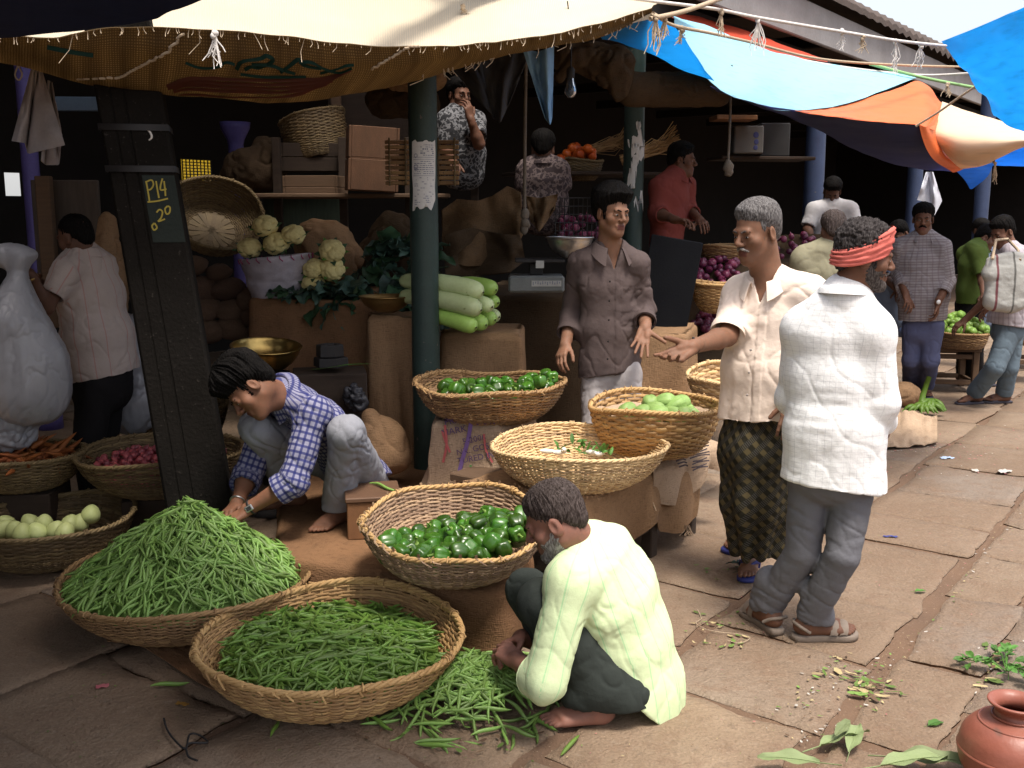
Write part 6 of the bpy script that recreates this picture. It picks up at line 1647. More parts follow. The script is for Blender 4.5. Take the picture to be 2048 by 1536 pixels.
def cloth_mat(name, col, pattern=None, bump=.25, rough=.85, weave=220, sheen=.0, col2=None):
 m, nt, p, out = _nodes(name); t = NT(nt); co = coords(t); fb = coords(t, 'attr:fab'); sep = t.n('ShaderNodeSeparateXYZ'); t.set(sep.inputs[0], fb); u, v = sep.outputs[0], sep.outputs[1]
 n1 = t.noise(co, 7, 4); n2 = t.noise(co, 45, 4); n3 = t.noise(co, weave * 2.2, 2)
 c = t.mix(n1, tuple(min(1, x * 1.06) for x in col), col2 or tuple(x * .88 for x in col)); c = t.mix(.25, c, t.mix(n3, tuple(x * .6 for x in col), tuple(min(1, x * 1.3) for x in col)))
 def line(x, per, w, soft=.06, ph=0.0):
  f = t.math('FRACT', t.math('MULTIPLY_ADD', x, 1 / per, 50 + ph)); dd = t.math('ABSOLUTE', t.math('SUBTRACT', f, .5)); return t.ramp(dd, [(max(0, w / 2 - soft / 2), 1.0), (w / 2 + soft / 2, 0.0)])
 if pattern: c = pattern(t, u, v, c, line)
 t.set(p.inputs['Base Color'], c); p.inputs['Roughness'].default_value = rough; p.inputs['Specular IOR Level'].default_value = .12
 t.set(p.inputs['Normal'], t.bump(t.math('ADD', t.math('MULTIPLY', n2, 1.0), t.math('MULTIPLY', n3, .25)), bump, .008)); return m
def pat_check_blue(t, u, v, c, line):
 dk = (.020, .026, .125); a = line(u, .030, .38, .12); b = line(v, .030, .38, .12); c = t.mix(t.math('MULTIPLY', a, .82), c, dk); return t.mix(t.math('MULTIPLY', b, .82), c, dk)
def pat_grid_grey(t, u, v, c, line):
 g = (.40, .41, .44); brk = t.ramp(t.noise(coords(t), 16, 3), [(.35, .12), (.65, .6)]); a = line(u, .034, .07, .06); b = line(v, .020, .09, .08); b2 = line(v, .007, .35, .3); c = t.mix(t.math('MULTIPLY', a, brk), c, g); c = t.mix(t.math('MULTIPLY', b, brk), c, g); return t.mix(t.math('MULTIPLY', b2, .10), c, g)
def pat_green_stripe(t, u, v, c, line):
 a = line(u, .062, .07, .05); b = line(u, .062, .04, .04, .12); c = t.mix(t.math('MULTIPLY', a, .8), c, (.36, .66, .33)); return t.mix(t.math('MULTIPLY', b, .45), c, (.45, .7, .4))
def pat_pink_stripe(t, u, v, c, line): return t.mix(t.math('MULTIPLY', line(u, .085, .055, .05), .75), c, (.42, .16, .15))
def pat_plaid(t, u, v, c, line):
 c = t.mix(t.math('MULTIPLY', line(v, .048, .35, .2), .6), c, (.33, .31, .33)); c = t.mix(t.math('MULTIPLY', line(v, .048, .08, .06, .5), .5), c, (.48, .46, .47)); return t.mix(t.math('MULTIPLY', line(u, .06, .2, .1), .35), c, (.12, .08, .09))
def pat_lungi(t, u, v, c, line):
 a = t.math('ADD', u, v); b = t.math('SUBTRACT', u, v); A = line(a, .066, .5, .05); B = line(b, .066, .5, .05)
 c = t.mix(t.math('MULTIPLY', t.math('MULTIPLY', A, B), .75), c, (.115, .088, .042)); c = t.mix(t.math('MULTIPLY', t.math('MULTIPLY', A, t.math('SUBTRACT', 1.0, B)), .55), c, (.045, .038, .016))
 return t.mix(t.math('MULTIPLY', line(a, .0115, .35, .2), t.math('MULTIPLY', .5, t.math('SUBTRACT', 1.0, B))), c, (.12, .115, .115))
def pat_floral(col):
 def f(t, u, v, c, line):
  co = coords(t); n = t.noise(co, 24, 3); return t.mix(t.ramp(n, [(.46, 0.), (.5, 1.), (.56, 1.), (.6, 0.)]), c, col)
 return f
def arm_skin(F, sh, el, wr, r0=.048, s=1.0):
 F.cap(sh, el, r0 * s, .040 * s, .02); m = np.asarray(el) * .72 + np.asarray(wr) * .28; F.cap(el, m, .039 * s, .042 * s, .03); F.cap(m, wr, .042 * s, .027 * s, .02)
def open_end(F, tip, direction, r_in, depth=.05):
 d = unit(direction); tip = np.asarray(tip); F.cap(tip - d * depth, tip + d * .05, r_in, r_in * 1.05, .004, 's')
# ================================================================== the people
SK_A = skin('skin_deep', (.15, .072, .045)); SK_B = skin('skin_brown', (.205, .105, .065)); SK_C = skin('skin_mid', (.24, .125, .078)); SK_D = skin('skin_warm', (.21, .10, .06)); SK_E = skin('skin_foot', (.27, .13, .095)); SK_F = skin('skin_dark', (.13, .065, .042))  # SK_F is a dark brown, the default for bystanders
def v3(*a): return np.array(a, float)
Z = v3(0, 0, 1)
# ---------------------------------------------------------------- man with the red headband, seen from behind
def man_headband():
 gl, grr = gnd(1538, 1258), gnd(1622, 1279)
 P = Person('man seen from behind in a white checked shirt, grey trousers and a red cloth headband', [(gl[0] + grr[0]) / 2, (gl[1] + grr[1]) / 2, 0])
 right = unit([.97, -.25, 0]); fb = unit([.25, .97, 0])
 c = at(1728, 517, 3.84); Rm = frame([.985, -.06, -.15], [.10, -.03, 1]); s = .97
 neck = at(1690, 585, 3.86)
 F = Field(); add_head(F, c, Rm, s, neck, .056)
 shL, shR = at(1606, 656, 3.93), at(1744, 664, 3.80); elL, elR = at(1584, 795, 3.98), at(1762, 805, 3.80); wrL, wrR = at(1612, 830, 4.18), at(1757, 868, 4.02)
 F.cap(neck, at(1680, 680, 3.86), .06, .075); arm_skin(F, shL, elL, wrL); arm_skin(F, shR, elR, wrR)
 add_hand(F, wrL, v3(.2, .8, -.1), v3(0, 0, -1), -1); add_hand(F, wrR, v3(-.3, .8, -.2), v3(0, 0, -1), 1)
 aL, aR = gl + [0, 0, .11], grr + [0, 0, .105]
 footL = add_foot(F, aL, v3(-.34, .94, 0), -1, 1.0, .026); footR = add_foot(F, aR, v3(.99, .06, 0), 1, 1.03, .026)
 P.body(F, .0045, SK_A, (c, Rm, s))
 head_extras(P, c, Rm, s, HAIR_CURLY, hz=.008, thick=.010, rough=.005, moust=.9, brows=True, curly=.006, seed=3, top=.010)
 head_extras(P, c, Rm, s, BEARD_DARK, hair=False, brows=False, eyes=False, beard=.0045)
 # red cloth headband: wound round the head, lower at the nape
 mb = MB(); th = np.linspace(0, 2 * PI, 90); rows = []
 W = lambda x, y, z: c + Rm @ (np.array([x, y, z]) * s)
 for k, (dr, dz) in enumerate([(.002, -.044), (.013, -.041), (.016, -.035), (.0105, -.029), (.0165, -.022), (.017, -.014), (.011, -.008), (.018, -.001), (.018, .008), (.0115, .014), (.0175, .021), (.017, .029), (.011, .034), (.014, .040), (.002, .045)]):
  row = []
  for a in th:
   q = .0045 * fbm(np.array([math.cos(a) * 2.6 + k * .9, math.sin(a) * 2.6, k * .8]), 2); tw = .010 * math.sin(2.2 * a + .6)
   row.append(W((.0765 + dr + q) * math.sin(a), -.015 + (.0935 + dr + q) * math.cos(a), .030 + .047 * math.cos(a) + dz * (1.0 + .28 * math.cos(a)) + tw * .6))
  rows.append(row)
 mb.grid(np.array(rows)[:, ::-1]);
 kn = W(-.05, -.085, -.01); mb.blob(kn, (.022, .018, .02), noise=.3)
 m_band = cloth_mat('headband_cloth', (.66, .165, .135), lambda t, u, v, c_, line: c_, .5); P.mb('headband', mb, m_band)
 # shirt
 S = Field(); secs = [(at(1690, 592, 3.86), .085, .085), (at(1686, 622, 3.865), .128, .086), (at(1680, 668, 3.87), .176, .112), (at(1674, 760, 3.87), .174, .122), (at(1668, 860, 3.86), .182, .132), (at(1664, 1010, 3.86), .208, .152)]
 S.loft(secs, right, .04)
 S.cap(shL, elL, .072, .064, .04); S.cap(elL, wrL, .064, .058, .03); S.cap(shR, elR, .072, .066, .04); S.cap(elR, elR * .45 + wrR * .55, .066, .066, .03)
 S.cap(at(1690, 590, 3.86), shL, .06, .074, .05); S.cap(at(1690, 590, 3.86), shR, .06, .074, .05)
 hz0 = at(1664, 968, 3.86)
 S.plane(hz0, v3(-.12, -.02, -1)); bones = [(secs[0][0], secs[-1][0], .2, fb, 0), (shL, elL, .07, Z + fb, 3.0), (elL, wrL, .07, Z, 5.0), (shR, elR, .07, Z + fb, 7.0), (elR, wrR, .07, Z, 9.0)]
 S.loft([(at(1668, 900, 3.86), .172, .122), (at(1664, 1010, 3.86), .194, .138)], right, .004, 's')
 top = secs[0][0]
 def wf(V, N):
  z = V[:, 2]; low = np.clip((1.05 - z) / .4, 0, 1)
  return .006 * low * fbm(np.stack([V[:, 0] * 16, V[:, 1] * 16, z * 2.2], 1), 2) + .005 * np.exp(-((z - .98) / .10) ** 2) * fbm(np.stack([V[:, 0] * 7, V[:, 1] * 7, z * 22], 1), 2)
 P.cloth('shirt', S, .0062, cloth_mat('white_grid_shirt', (.82, .82, .82), pat_grid_grey, .35), bones, .0045, (8, 8, 2.6), 2, .9, wf)
 P.mb('collar', collar_mesh(at(1688, 588, 3.855), [.05, .05, 1], fb + .3 * right, .076, .08, h=.024, fall=.024, pt=.015, spread=.008), bpy.data.materials['white_grid_shirt'], bones=bones)
 # cuff roll
 mb = MB(); d = unit(wrR - elR); q = elR * .45 + wrR * .55
 for k in range(2): mb.tube([q - d * (.02 + .02 * k), q - d * (.0 + .02 * k)], .082 - .002 * k, 20)
 # trousers
 T = Field(); hL, hR = at(1622, 945, 3.90), at(1708, 948, 3.86); kL, kR = at(1606, 1105, 3.90), at(1684, 1110, 3.80)
 T.loft([(at(1665, 880, 3.87), .165, .12), (at(1665, 950, 3.87), .175, .13)], right, .04)
 for h_, k_, a_ in ((hL, kL, aL), (hR, kR, aR)):
  T.cap(h_, k_, .090, .069, .008); T.cap(k_, a_ + [0, 0, .01], .069, .066, .008)
 T.cap(aL + [-.02, .03, .0], aL + [0, 0, .1], .062, .066, .008); T.cap(aR + [.035, 0, -.005], aR + [0, 0, .1], .060, .066, .008)
 T.plane(v3(0, 0, .072), v3(0, 0, -1));
 for a_, k_ in ((aL, kL), (aR, kR)): T.cap(a_ + [0, 0, -.02], a_ + [0, 0, -.1], .052, .052, .004, 's')
 def wt(V, N):
  z = V[:, 2]; e = np.exp(-((z - .50) / .14) ** 2) + 1.2 * np.exp(-((z - .17) / .09) ** 2)
  q = fbm(np.stack([V[:, 0] * 5 + z * 4, V[:, 1] * 5, z * 19 + V[:, 0] * 8], 1), 2); return -.005 * e * (1 - np.minimum(1, np.abs(q) * 2.6)) ** 2
 P.cloth('trousers', T, .0062, cloth_mat('grey_trousers', (.135, .135, .150), None, .35), [(hL, kL, .09, fb, 0), (kL, aL, .09, fb, 2), (hR, kR, .09, fb, 4), (kR, aR, .09, fb, 6)], .004, (6, 6, 4), 5, .9, wt)
 sm = M('sandal_tan', (.22, .175, .14), (.14, .11, .09), 20, .75, .3)
 for (o, x, y), side, nm in ((footL, -1, 'L'), (footR, 1, 'R')):
  mb = MB(); sole_mesh(mb, v3(o[0], o[1], .002), x, y, side, 1.03, .026); so = P.mb('sandal', mb, sm)
  mb = MB(); e = -side
  for v0 in (.075, .115):
   th = np.linspace(-.15, PI + .15, 14); arc = np.array([o + x * (.047 * math.cos(a)) + y * (v0 + .012 * math.sin(a)) + Z * (.0 + (.050 - .13 * (v0 - .075)) * max(0, math.sin(a)) + .006) for a in th])
   mb.grid(np.stack([arc - y * .016, arc - y * .008 + Z * .003, arc + y * .008 + Z * .003, arc + y * .016]))
  mb.tube([o + x * .043 - y * .02 + Z * .02, o + x * .04 - y * .06 + Z * .045, o - y * .075 + Z * .05, o - x * .04 - y * .06 + Z * .045, o - x * .043 - y * .02 + Z * .02], .007, 6)
  st = P.mb('strap', mb, sm, parent=so)
 return P
man_headband()
# ---------------------------------------------------------------- grey haired man in the cream shirt and lungi
def man_cream():
 g1, g2 = gnd(1500, 1140), gnd(1486, 1090)
 P = Person('grey haired man in a cream shirt and dark checked lungi holding out his hand', [(g1[0] + g2[0]) / 2, (g1[1] + g2[1]) / 2, 0])
 fb = unit([-.5, -.86, 0]); right = np.cross(fb, Z); c = at(1514, 468, 4.45); Rm = frame([-.84, -.52, -.20], [-.02, 0, 1]); s = 1.05
 neck = at(1536, 560, 4.50); F = Field(); add_head(F, c, Rm, s, neck, .06)
 shR, shL = at(1482, 588, 4.60), at(1618, 590, 4.40); elR, elL = at(1454, 672, 4.43), at(1640, 725, 4.42); wrR, wrL = at(1384, 694, 4.20), at(1590, 800, 4.30)
 F.cap(neck, at(1532, 605, 4.475), .065, .072, .04); arm_skin(F, shR, elR, wrR, s=1.03); arm_skin(F, shL, elL, wrL)
 add_hand(F, wrR, at(1322, 728, 4.12) - wrR, v3(.10, -.75, .70), 1, 1.06, curls=(.22, .42, .58, .72), spread=.03, thumb=(.55, .80, -.45), tcurl=.15); add_hand(F, wrL, v3(-.3, -.5, -.6), v3(0, .3, -1), -1)
 a1, a2 = g1 + [0, 0, .10], g2 + [0, 0, .10]
 f1 = add_foot(F, a1, v3(-.30, -.95, 0), -1, 1.0, .020); f2 = add_foot(F, a2, v3(-.62, -.78, 0), 1, 1.0, .020)
 F.cap(a1, at(1530, 1010, 4.5), .04, .055); F.cap(a2, at(1500, 1000, 4.6), .04, .055)
 P.body(F, .0045, SK_B, (c, Rm, s))
 head_extras(P, c, Rm, s, HAIR_GREY, hz=.012, thick=.009, rough=.0018, brows=False, seed=6, top=.010, gaze=(-.001, -.001))
 mb = MB(); W = lambda x, y, z: c + Rm @ (np.array([x, y, z]) * s)
 for e in (-1, 1): mb.tube([W(e * .012, .0945, .0245), W(e * .030, .0945, .0305), W(e * .048, .080, .0255)], np.array([.0038, .0045, .0018]) * s, 7)
 P.mb('eyebrows', mb, HAIR_SALT)
 mb = MB()
 for e in (-1, 1): mb.tube([W(e * .001, .1005, -.0395), W(e * .014, .099, -.0425), W(e * .031, .084, -.055)], np.array([.0055, .0060, .003]) * s, 8)
 P.mb('moustache', mb, BEARD_GREY)
 S = Field(); secs = [(at(1536, 566, 4.50), .085, .085), (at(1542, 590, 4.50), .165, .10), (at(1546, 640, 4.49), .195, .125), (at(1535, 740, 4.48), .195, .145), (at(1522, 880, 4.48), .205, .160)]
 S.loft(secs, right, .04); S.cap(shL, elL, .080, .074, .05); S.cap(elL, wrL, .07, .06, .03); S.cap(neck, shR, .06, .074, .05); S.cap(neck, shL, .06, .076, .05)
 dA = unit(elR - shR); S.sleeve(shR, elR, shR + (elR - shR) * .90, dA, .078, .074, .074, .05, .058)
 P.vee(S, at(1512, 610, 4.36)[2], neck, right, fb, .36)
 S.plane(at(1510, 832, 4.48), v3(.10, 0, -1)); ax = secs[-1][0] - secs[0][0]
 bones = [(secs[0][0], secs[-1][0], .2, fb, 0), (shR, elR, .07, Z + fb, 3), (shL, elL, .07, Z + fb, 5), (elL, wrL, .07, Z, 7)]
 def wf(V, N):
  q = V - secs[2][0]; u = q @ right; fr = (N @ fb) > .2; z = V[:, 2]; low = np.clip((1.15 - z) / .4, 0, 1)
  pl = np.where(fr & (np.abs(u - .01) < .018) & (z < 1.42), .0035, 0); return pl + .008 * low * fbm(np.stack([V[:, 0] * 14, V[:, 1] * 14, z * 2.5], 1), 2)
 sh = P.cloth('shirt', S, .0062, cloth_mat('cream_shirt', (.80, .66, .56), None, .3), bones, .007, (8, 8, 4), 8, .9, wf)
 P.mb('collar', collar_mesh(at(1534, 562, 4.485), [-.10, -.06, 1], unit([-.62, -.78, 0]), .082, .086, h=.032, fall=.045, pt=.035, open_=.42, spread=.016), bpy.data.materials['cream_shirt'])
 mb = MB(); d = unit(elR - shR); q = shR + (elR - shR) * .80; rr_ = np.linspace(0, 2 * PI, 24)
 mb.tube([q, q + d * .020, q + d * .042], [.077, .080, .077], 24, cap=False); mb.tube([q + d * .042, q + d * .036, q], [.077, .070, .068], 24, cap=False); P.mb('cuff', mb, bpy.data.materials['cream_shirt'], parent=sh)
 mb = MB()
 for py in (745, 700, 790): mb.blob(at(1498 + (py - 745) * -.08, py, 4.335), (.006, .003, .006), nu=5, nv=8)
 P.mb('button', mb, EYE_W, parent=sh)
 Lg = Field(); ls = [(at(1520, 812, 4.49), .150, .115), (at(1518, 900, 4.49), .176, .150), (at(1516, 1000, 4.50), .158, .15), (at(1516, 1125, 4.54), .122, .120)]
 Lg.loft(ls, right, .04); Lg.plane(at(1512, 1108, 4.5), v3(0, 0, -1)); Lg.loft([(at(1518, 1060, 4.53), .110, .108), (at(1516, 1150, 4.54), .104, .10)], right, .004, 's')
 def wl(V, N):
  q = V - ls[1][0]; a = np.arctan2(q @ right, q @ fb); z = V[:, 2]; return .012 * np.clip((.8 - z) / .5, 0, 1) * np.sin(a * 7 + 3 * vnoise(V * 3)) + .016 * ((a > -.25) & (a < .55)) * (1 - np.abs((a - .15) / .4))
 P.cloth('lungi', Lg, .0065, cloth_mat('checked_lungi', (.022, .020, .013), pat_lungi, .35), [(ls[0][0], ls[-1][0], .17, fb, 0)], .008, (9, 9, 3), 9, .8, wl)
 mb = MB(); d = unit(wrR - elR); q = wrR - d * .012; x = unit(np.cross(d, Z)); y = np.cross(d, x); mb.tube([q + x * .030 * math.cos(a) + y * .030 * math.sin(a) + d * .006 * math.sin(a) for a in np.linspace(0, 2 * PI, 20)], .0042, 6, cap=False); mb.blob(q - y * .034, (.007,) * 3); P.mb('bracelet', mb, MAT['black'])
 bl_ = M('blue_rubber', (.035, .045, .20), (.025, .03, .14), 20, .6, .2); wl_ = flat_mat('white_print', (.7, .7, .72), .7)
 for (o, x, y), side in ((f1, -1), (f2, 1)):
  mb = MB(); sole_mesh(mb, v3(o[0], o[1], .002), x, y, side, 1.06, .020); so = P.mb('flip_flop', mb, bl_)
  mb = MB(); e = -side; tp = o + x * e * .016 + y * .138 + Z * .02
  for sd in (-1, 1):
   mb.tube([tp, tp + Z * .012 - y * .012 + x * sd * .006, o + x * sd * .034 + y * .085 + Z * .052, o + x * sd * .047 + y * .035 + Z * .035, o + x * sd * .044 + y * .015 + Z * .004], [.005, .008, .010, .009, .008], 8, flat=.6)
  st = P.mb('strap', mb, bl_, parent=so)
  mb = MB(); q = o + x * .030 + y * .085 + Z * .0605
  for k in range(4): mb.box(q + x * (k * .008 - .012) * .9 - Z * (.002 * abs(k - 1.5)) + y * (-.002 * k), (.005, .012, .003), np.stack([x, y, Z], 1))
  P.mb('printing', mb, wl_, parent=so)
man_cream()
# ---------------------------------------------------------------- young man in the brown shirt
def man_brown():
 P = Person('young man in a loose brown shirt standing behind the baskets with an open palm', [at(1222, 700, 5.6)[0], 5.6, .25])
 fb = unit([.22, -.97, 0]); right = np.cross(fb, Z); c = at(1224, 428, 5.55); Rm = frame([.50, -.84, -.12], [.03, 0, 1]); s = 1.0
 neck = at(1219, 495, 5.6); F = Field(); add_head(F, c, Rm, s, neck, .054)
 shR, shL = at(1160, 527, 5.64), at(1274, 528, 5.58); elR, elL = at(1142, 632, 5.70), at(1290, 622, 5.62); wrR, wrL = at(1131, 688, 5.52), at(1290, 657, 5.42)
 F.cap(neck, at(1221, 560, 5.585), .062, .072, .04); arm_skin(F, shR, elR, wrR); arm_skin(F, shL, elL, wrL)
 add_hand(F, wrR, at(1112, 735, 5.40) - wrR, v3(.5, .2, -.8), 1, 1.0, curls=(.5, .55, .6, .65), thumb=(.5, .8, -.4)); add_hand(F, wrL, at(1276, 712, 5.30) - wrL, v3(-.05, -.95, .35), -1, 1.04, curls=(.10, .12, .15, .16), spread=.20, thumb=(.98, .35, .05), tcurl=.05)
 P.body(F, .0045, SK_C, (c, Rm, s))
 head_extras(P, c, Rm, s, HAIR_BLACK, hz=.008, thick=.015, rough=.006, top=.020, fringe=.05, seed=11)
 S = Field(); secs = [(at(1221, 500, 5.6), .08, .08), (at(1219, 522, 5.6), .148, .085), (at(1220, 570, 5.6), .166, .106), (at(1221, 660, 5.6), .168, .112), (at(1220, 790, 5.6), .188, .130)]
 S.loft(secs, right, .04)
 for a, b, w in ((shR, elR, wrR), (shL, elL, wrL)): d = unit(w - b); S.sleeve(a, b, b * .38 + w * .62, d, .066, .058, .057, .04, .045); S.cap(neck, a, .055, .064, .05)
 P.vee(S, at(1224, 541, 5.46)[2], neck, right, fb, .36); S.plane(at(1220, 742, 5.6), v3(.20, 0, -1))
 bones = [(secs[0][0], secs[-1][0], .2, fb, 0), (shR, elR, .07, Z + fb, 3), (shL, elL, .07, Z + fb, 5)]
 pk = at(1266, 600, 5.47)
 def wf(V, N):
  q = V - secs[2][0]; u = q @ right; fr = (N @ fb) > .2; z = V[:, 2]; pl = np.where(fr & (np.abs(u + .012) < .017) & (z < 1.5), .0035, 0)
  uu = (V - pk) @ right; zz = V[:, 2] - pk[2]; pc = np.where(fr & (np.abs(uu) < .055) & (np.abs(zz) < .065), .003, 0)
  q2 = fbm(np.stack([V[:, 0] * 6 + z * 9, V[:, 1] * 6, z * 10 - V[:, 0] * 14], 1), 2); return pl + pc - .013 * np.clip((u * -1 + .02) * 9, 0, 1) * np.exp(-((z - 1.15) / .22) ** 2) * (1 - np.minimum(1, np.abs(q2) * 2.5)) ** 1.5 + .007 * np.clip((1.2 - z) / .3, 0, 1) * fbm(np.stack([V[:, 0] * 14, V[:, 1] * 14, z * 2.5], 1), 2)
 sh = P.cloth('shirt', S, .0062, cloth_mat('brown_shirt', (.092, .068, .064), None, .3, col2=(.078, .059, .058)), bones, .007, (8, 8, 4), 12, 1.0, wf)
 P.mb('collar', collar_mesh(at(1220, 497, 5.585), [0, -.05, 1], unit([.25, -.97, 0]), .078, .080, h=.03, fall=.048, pt=.055, open_=.50, spread=.026), bpy.data.materials['brown_shirt'])
 for nm, b, w in (('cuff', elR, wrR), ('cuff', elL, wrL)):
  mb = MB(); d = unit(w - b); q = b * .38 + w * .62; mb.tube([q - d * .035, q - d * .018, q + d * .004], [.058, .062, .060], 22, cap=False); mb.tube([q + d * .004, q - d * .01], [.060, .050], 22, cap=False); P.mb(nm, mb, bpy.data.materials['brown_shirt'], parent=sh)
 mb = MB()
 for py in (563, 602, 640, 683, 718): mb.blob(at(1220 - (py - 560) * .03, py, 5.455), (.0055, .003, .0055), nu=5, nv=8)
 P.mb('button', mb, MAT['dark'], parent=sh)
 T = Field(); hR, hL = at(1192, 748, 5.60), at(1250, 748, 5.58); kR = at(1194, 860, 5.52); kL = at(1258, 870, 5.50)
 T.loft([(at(1220, 712, 5.6), .135, .09), (at(1220, 750, 5.6), .150, .105)], right, .04); T.cap(hR, kR, .095, .08, .03); T.cap(kR, v3(kR[0], 5.6, .30), .08, .075, .03); T.cap(hL, kL, .100, .082, .015); T.cap(kL, v3(kL[0], 5.58, .28), .078, .075, .03)
 P.cloth('trousers', T, .008, cloth_mat('pale_trousers', (.40, .37, .37), None, .3), [(hR, kR, .09, fb, 0), (hL, kL, .09, fb, 2)], .007, (8, 8, 6), 13, 1.0)
man_brown()
# ---------------------------------------------------------------- boy in the blue checked shirt
def boy():
 fL, fR = gnd(676, 1046, .25), gnd(585, 1012, .25)
 P = Person('boy in a blue checked shirt squatting on the step and reaching into the bean heap', [(fL[0] + fR[0]) / 2, (fL[1] + fR[1]) / 2, .25])
 fb = unit([-.8, -.6, 0]); right = np.cross(fb, Z); c = at(502, 778, 4.44); Rm = frame([-.50, -.42, -.76], [-.5, .15, .85]); s = 1.04
 neck = at(560, 790, 4.60); F = Field(); add_head(F, c, Rm, s, neck, .055)
 shL, shR = at(628, 826, 4.52), at(552, 806, 4.80); elL, elR = at(588, 962, 4.40), at(496, 950, 4.68); wrL, wrR = at(496, 1018, 4.38), at(474, 1006, 4.52)
 arm_skin(F, shL, elL, wrL); arm_skin(F, shR, elR, wrR); F.cap(neck, at(610, 830, 4.7), .06, .07, .05)
 add_hand(F, wrL, at(452, 1046, 4.33) - wrL, v3(.1, .2, -1), -1, 1.0, curls=(.55, .6, .65, .7), thumb=(.5, .8, -.5)); add_hand(F, wrR, at(448, 1030, 4.42) - wrR, v3(.3, -.1, -1), 1, 1.0, curls=(.55, .6, .65, .7), thumb=(.5, .8, -.5))
 aL, aR = fL + [0, 0, .085], fR + [0, 0, .085]
 add_foot(F, aL, v3(-.42, -.9, 0), -1, 1.0, .252); add_foot(F, aR, v3(-.93, -.36, 0), 1, 1.0, .252)
 kL, kR = at(693, 866, 4.47), at(514, 858, 4.62); hL, hR = at(728, 955, 4.86), at(690, 935, 5.05)
 P.body(F, .0045, SK_D, (c, Rm, s))
 head_extras(P, c, Rm, s, HAIR_BLACK, hz=.004, thick=.016, rough=.007, top=.022, fringe=.10, seed=21)
 S = Field(); secs = [(at(566, 790, 4.61), .08, .08), (at(592, 808, 4.66), .165, .09), (at(632, 842, 4.74), .185, .115), (at(684, 905, 4.90), .172, .125), (at(722, 965, 4.98), .185, .14), (at(742, 1000, 5.02), .19, .145)]
 S.loft(secs, right, .04); cL, cR = elL * .66 + wrL * .34, elR * .62 + wrR * .38
 for a, b, q in ((shL, elL, cL), (shR, elR, cR)): S.sleeve(a, b, q, unit(q - b), .076, .070, .064, .05, .048); S.cap(neck, a, .055, .07, .05)
 S.plane(at(745, 960, 4.9), v3(.35, -.25, -.9))
 bones = [(secs[1][0], secs[3][0], .19, right + .0 * fb, 0), (secs[3][0], secs[5][0], .19, right, 0.0), (shL, elL, .072, fb, 3), (elL, wrL, .072, fb, 5), (shR, elR, .072, fb, 7), (elR, wrR, .072, fb, 9)]
 def wf(V, N):
  e = sum(np.exp(-(np.linalg.norm(V - p, axis=1) / .10) ** 2) for p in (elL, elR, shL)); q = fbm(np.stack([V[:, 0] * 8, V[:, 1] * 8, V[:, 2] * 16 + V[:, 0] * 9], 1), 2); return -.013 * e * (1 - np.minimum(1, np.abs(q) * 2.4)) ** 1.5
 sh = P.cloth('shirt', S, .006, cloth_mat('blue_check_shirt', (.27, .265, .36), pat_check_blue, .3), bones, .008, (8, 8, 5), 22, 1.0, wf)
 P.mb('collar', collar_mesh(at(556, 786, 4.585), at(556, 786, 4.585) - at(592, 812, 4.70), unit([-.62, -.5, -.5]), .074, .076, h=.028, fall=.046, pt=.03, open_=.5, spread=.022), bpy.data.materials['blue_check_shirt'], bones=bones)
 for b, q in ((elL, cL), (elR, cR)):
  mb = MB(); d = unit(q - b); mb.tube([q - d * .05, q - d * .025, q + d * .004], [.066, .071, .069], 22, cap=False); mb.tube([q + d * .004, q - d * .012], [.069, .054], 22, cap=False); P.mb('cuff', mb, bpy.data.materials['blue_check_shirt'], parent=sh, bones=bones)
 T = Field(); T.loft([(at(705, 925, 4.98), .16, .13), (at(725, 985, 5.0), .175, .14)], right, .05)
 for h_, k_, a_ in ((hL, kL, aL), (hR, kR, aR)): T.cap(h_, k_, .105, .080, .05); T.cap(k_, k_ * .25 + a_ * .75, .078, .072, .04); T.cap(k_ * .25 + a_ * .75, a_ + [0, 0, .01], .072, .080, .03)
 T.plane(v3(0, 0, .318), v3(0, 0, -1))
 for a_ in (aL, aR): T.cap(a_ + [0, 0, .03], a_ + [0, 0, -.1], .062, .064, .004, 's')
 def wt(V, N):
  e = sum(np.exp(-(np.linalg.norm(V - p, axis=1) / .13) ** 2) for p in (kL + [0.03, 0, -.12], kR + [.03, 0, -.1])); q = fbm(np.stack([V[:, 0] * 9, V[:, 1] * 9, V[:, 2] * 14 + V[:, 0] * 14], 1), 2); return -.014 * e * (1 - np.minimum(1, np.abs(q) * 2.3)) ** 1.5
 P.cloth('trousers', T, .0062, cloth_mat('grey_blue_trousers', (.26, .265, .295), None, .3), [(kL, aL, .08, fb, 0), (kR, aR, .08, fb, 2), (hL, kL, .09, Z, 4), (hR, kR, .09, Z, 6)], .006, (8, 8, 5), 23, 1.1, wt)
 # wrist watch and bangle
 d = unit(wrL - elL); x = unit(np.cross(d, v3(0, -1, .5))); y = np.cross(d, x); q = wrL - d * .014
 mb = MB(); mb.tube([q + (x * math.cos(a) + y * math.sin(a)) * .0315 for a in np.linspace(0, 2 * PI, 24)], .010, 6, cap=False, flat=.35); w_ = P.mb('watch', mb, MAT['black'])
 fdir = unit(CAMP - q); fdir = unit(fdir - d * (fdir @ d)); pc = q + fdir * .034; ex = np.cross(d, fdir); Rw = np.stack([ex, d, fdir], 1)
 mb = MB(); mb.box(pc, (.028, .036, .009), Rw, bev=.003); P.mb('watch_case', mb, MAT['steel'], parent=w_); mb = MB(); mb.box(pc + fdir * .005, (.018, .022, .003), Rw); P.mb('watch_dial', mb, MAT['black'], parent=w_)
 d = unit(wrR - elR); x = unit(np.cross(d, v3(0, -1, .5))); y = np.cross(d, x); q = wrR - d * .01
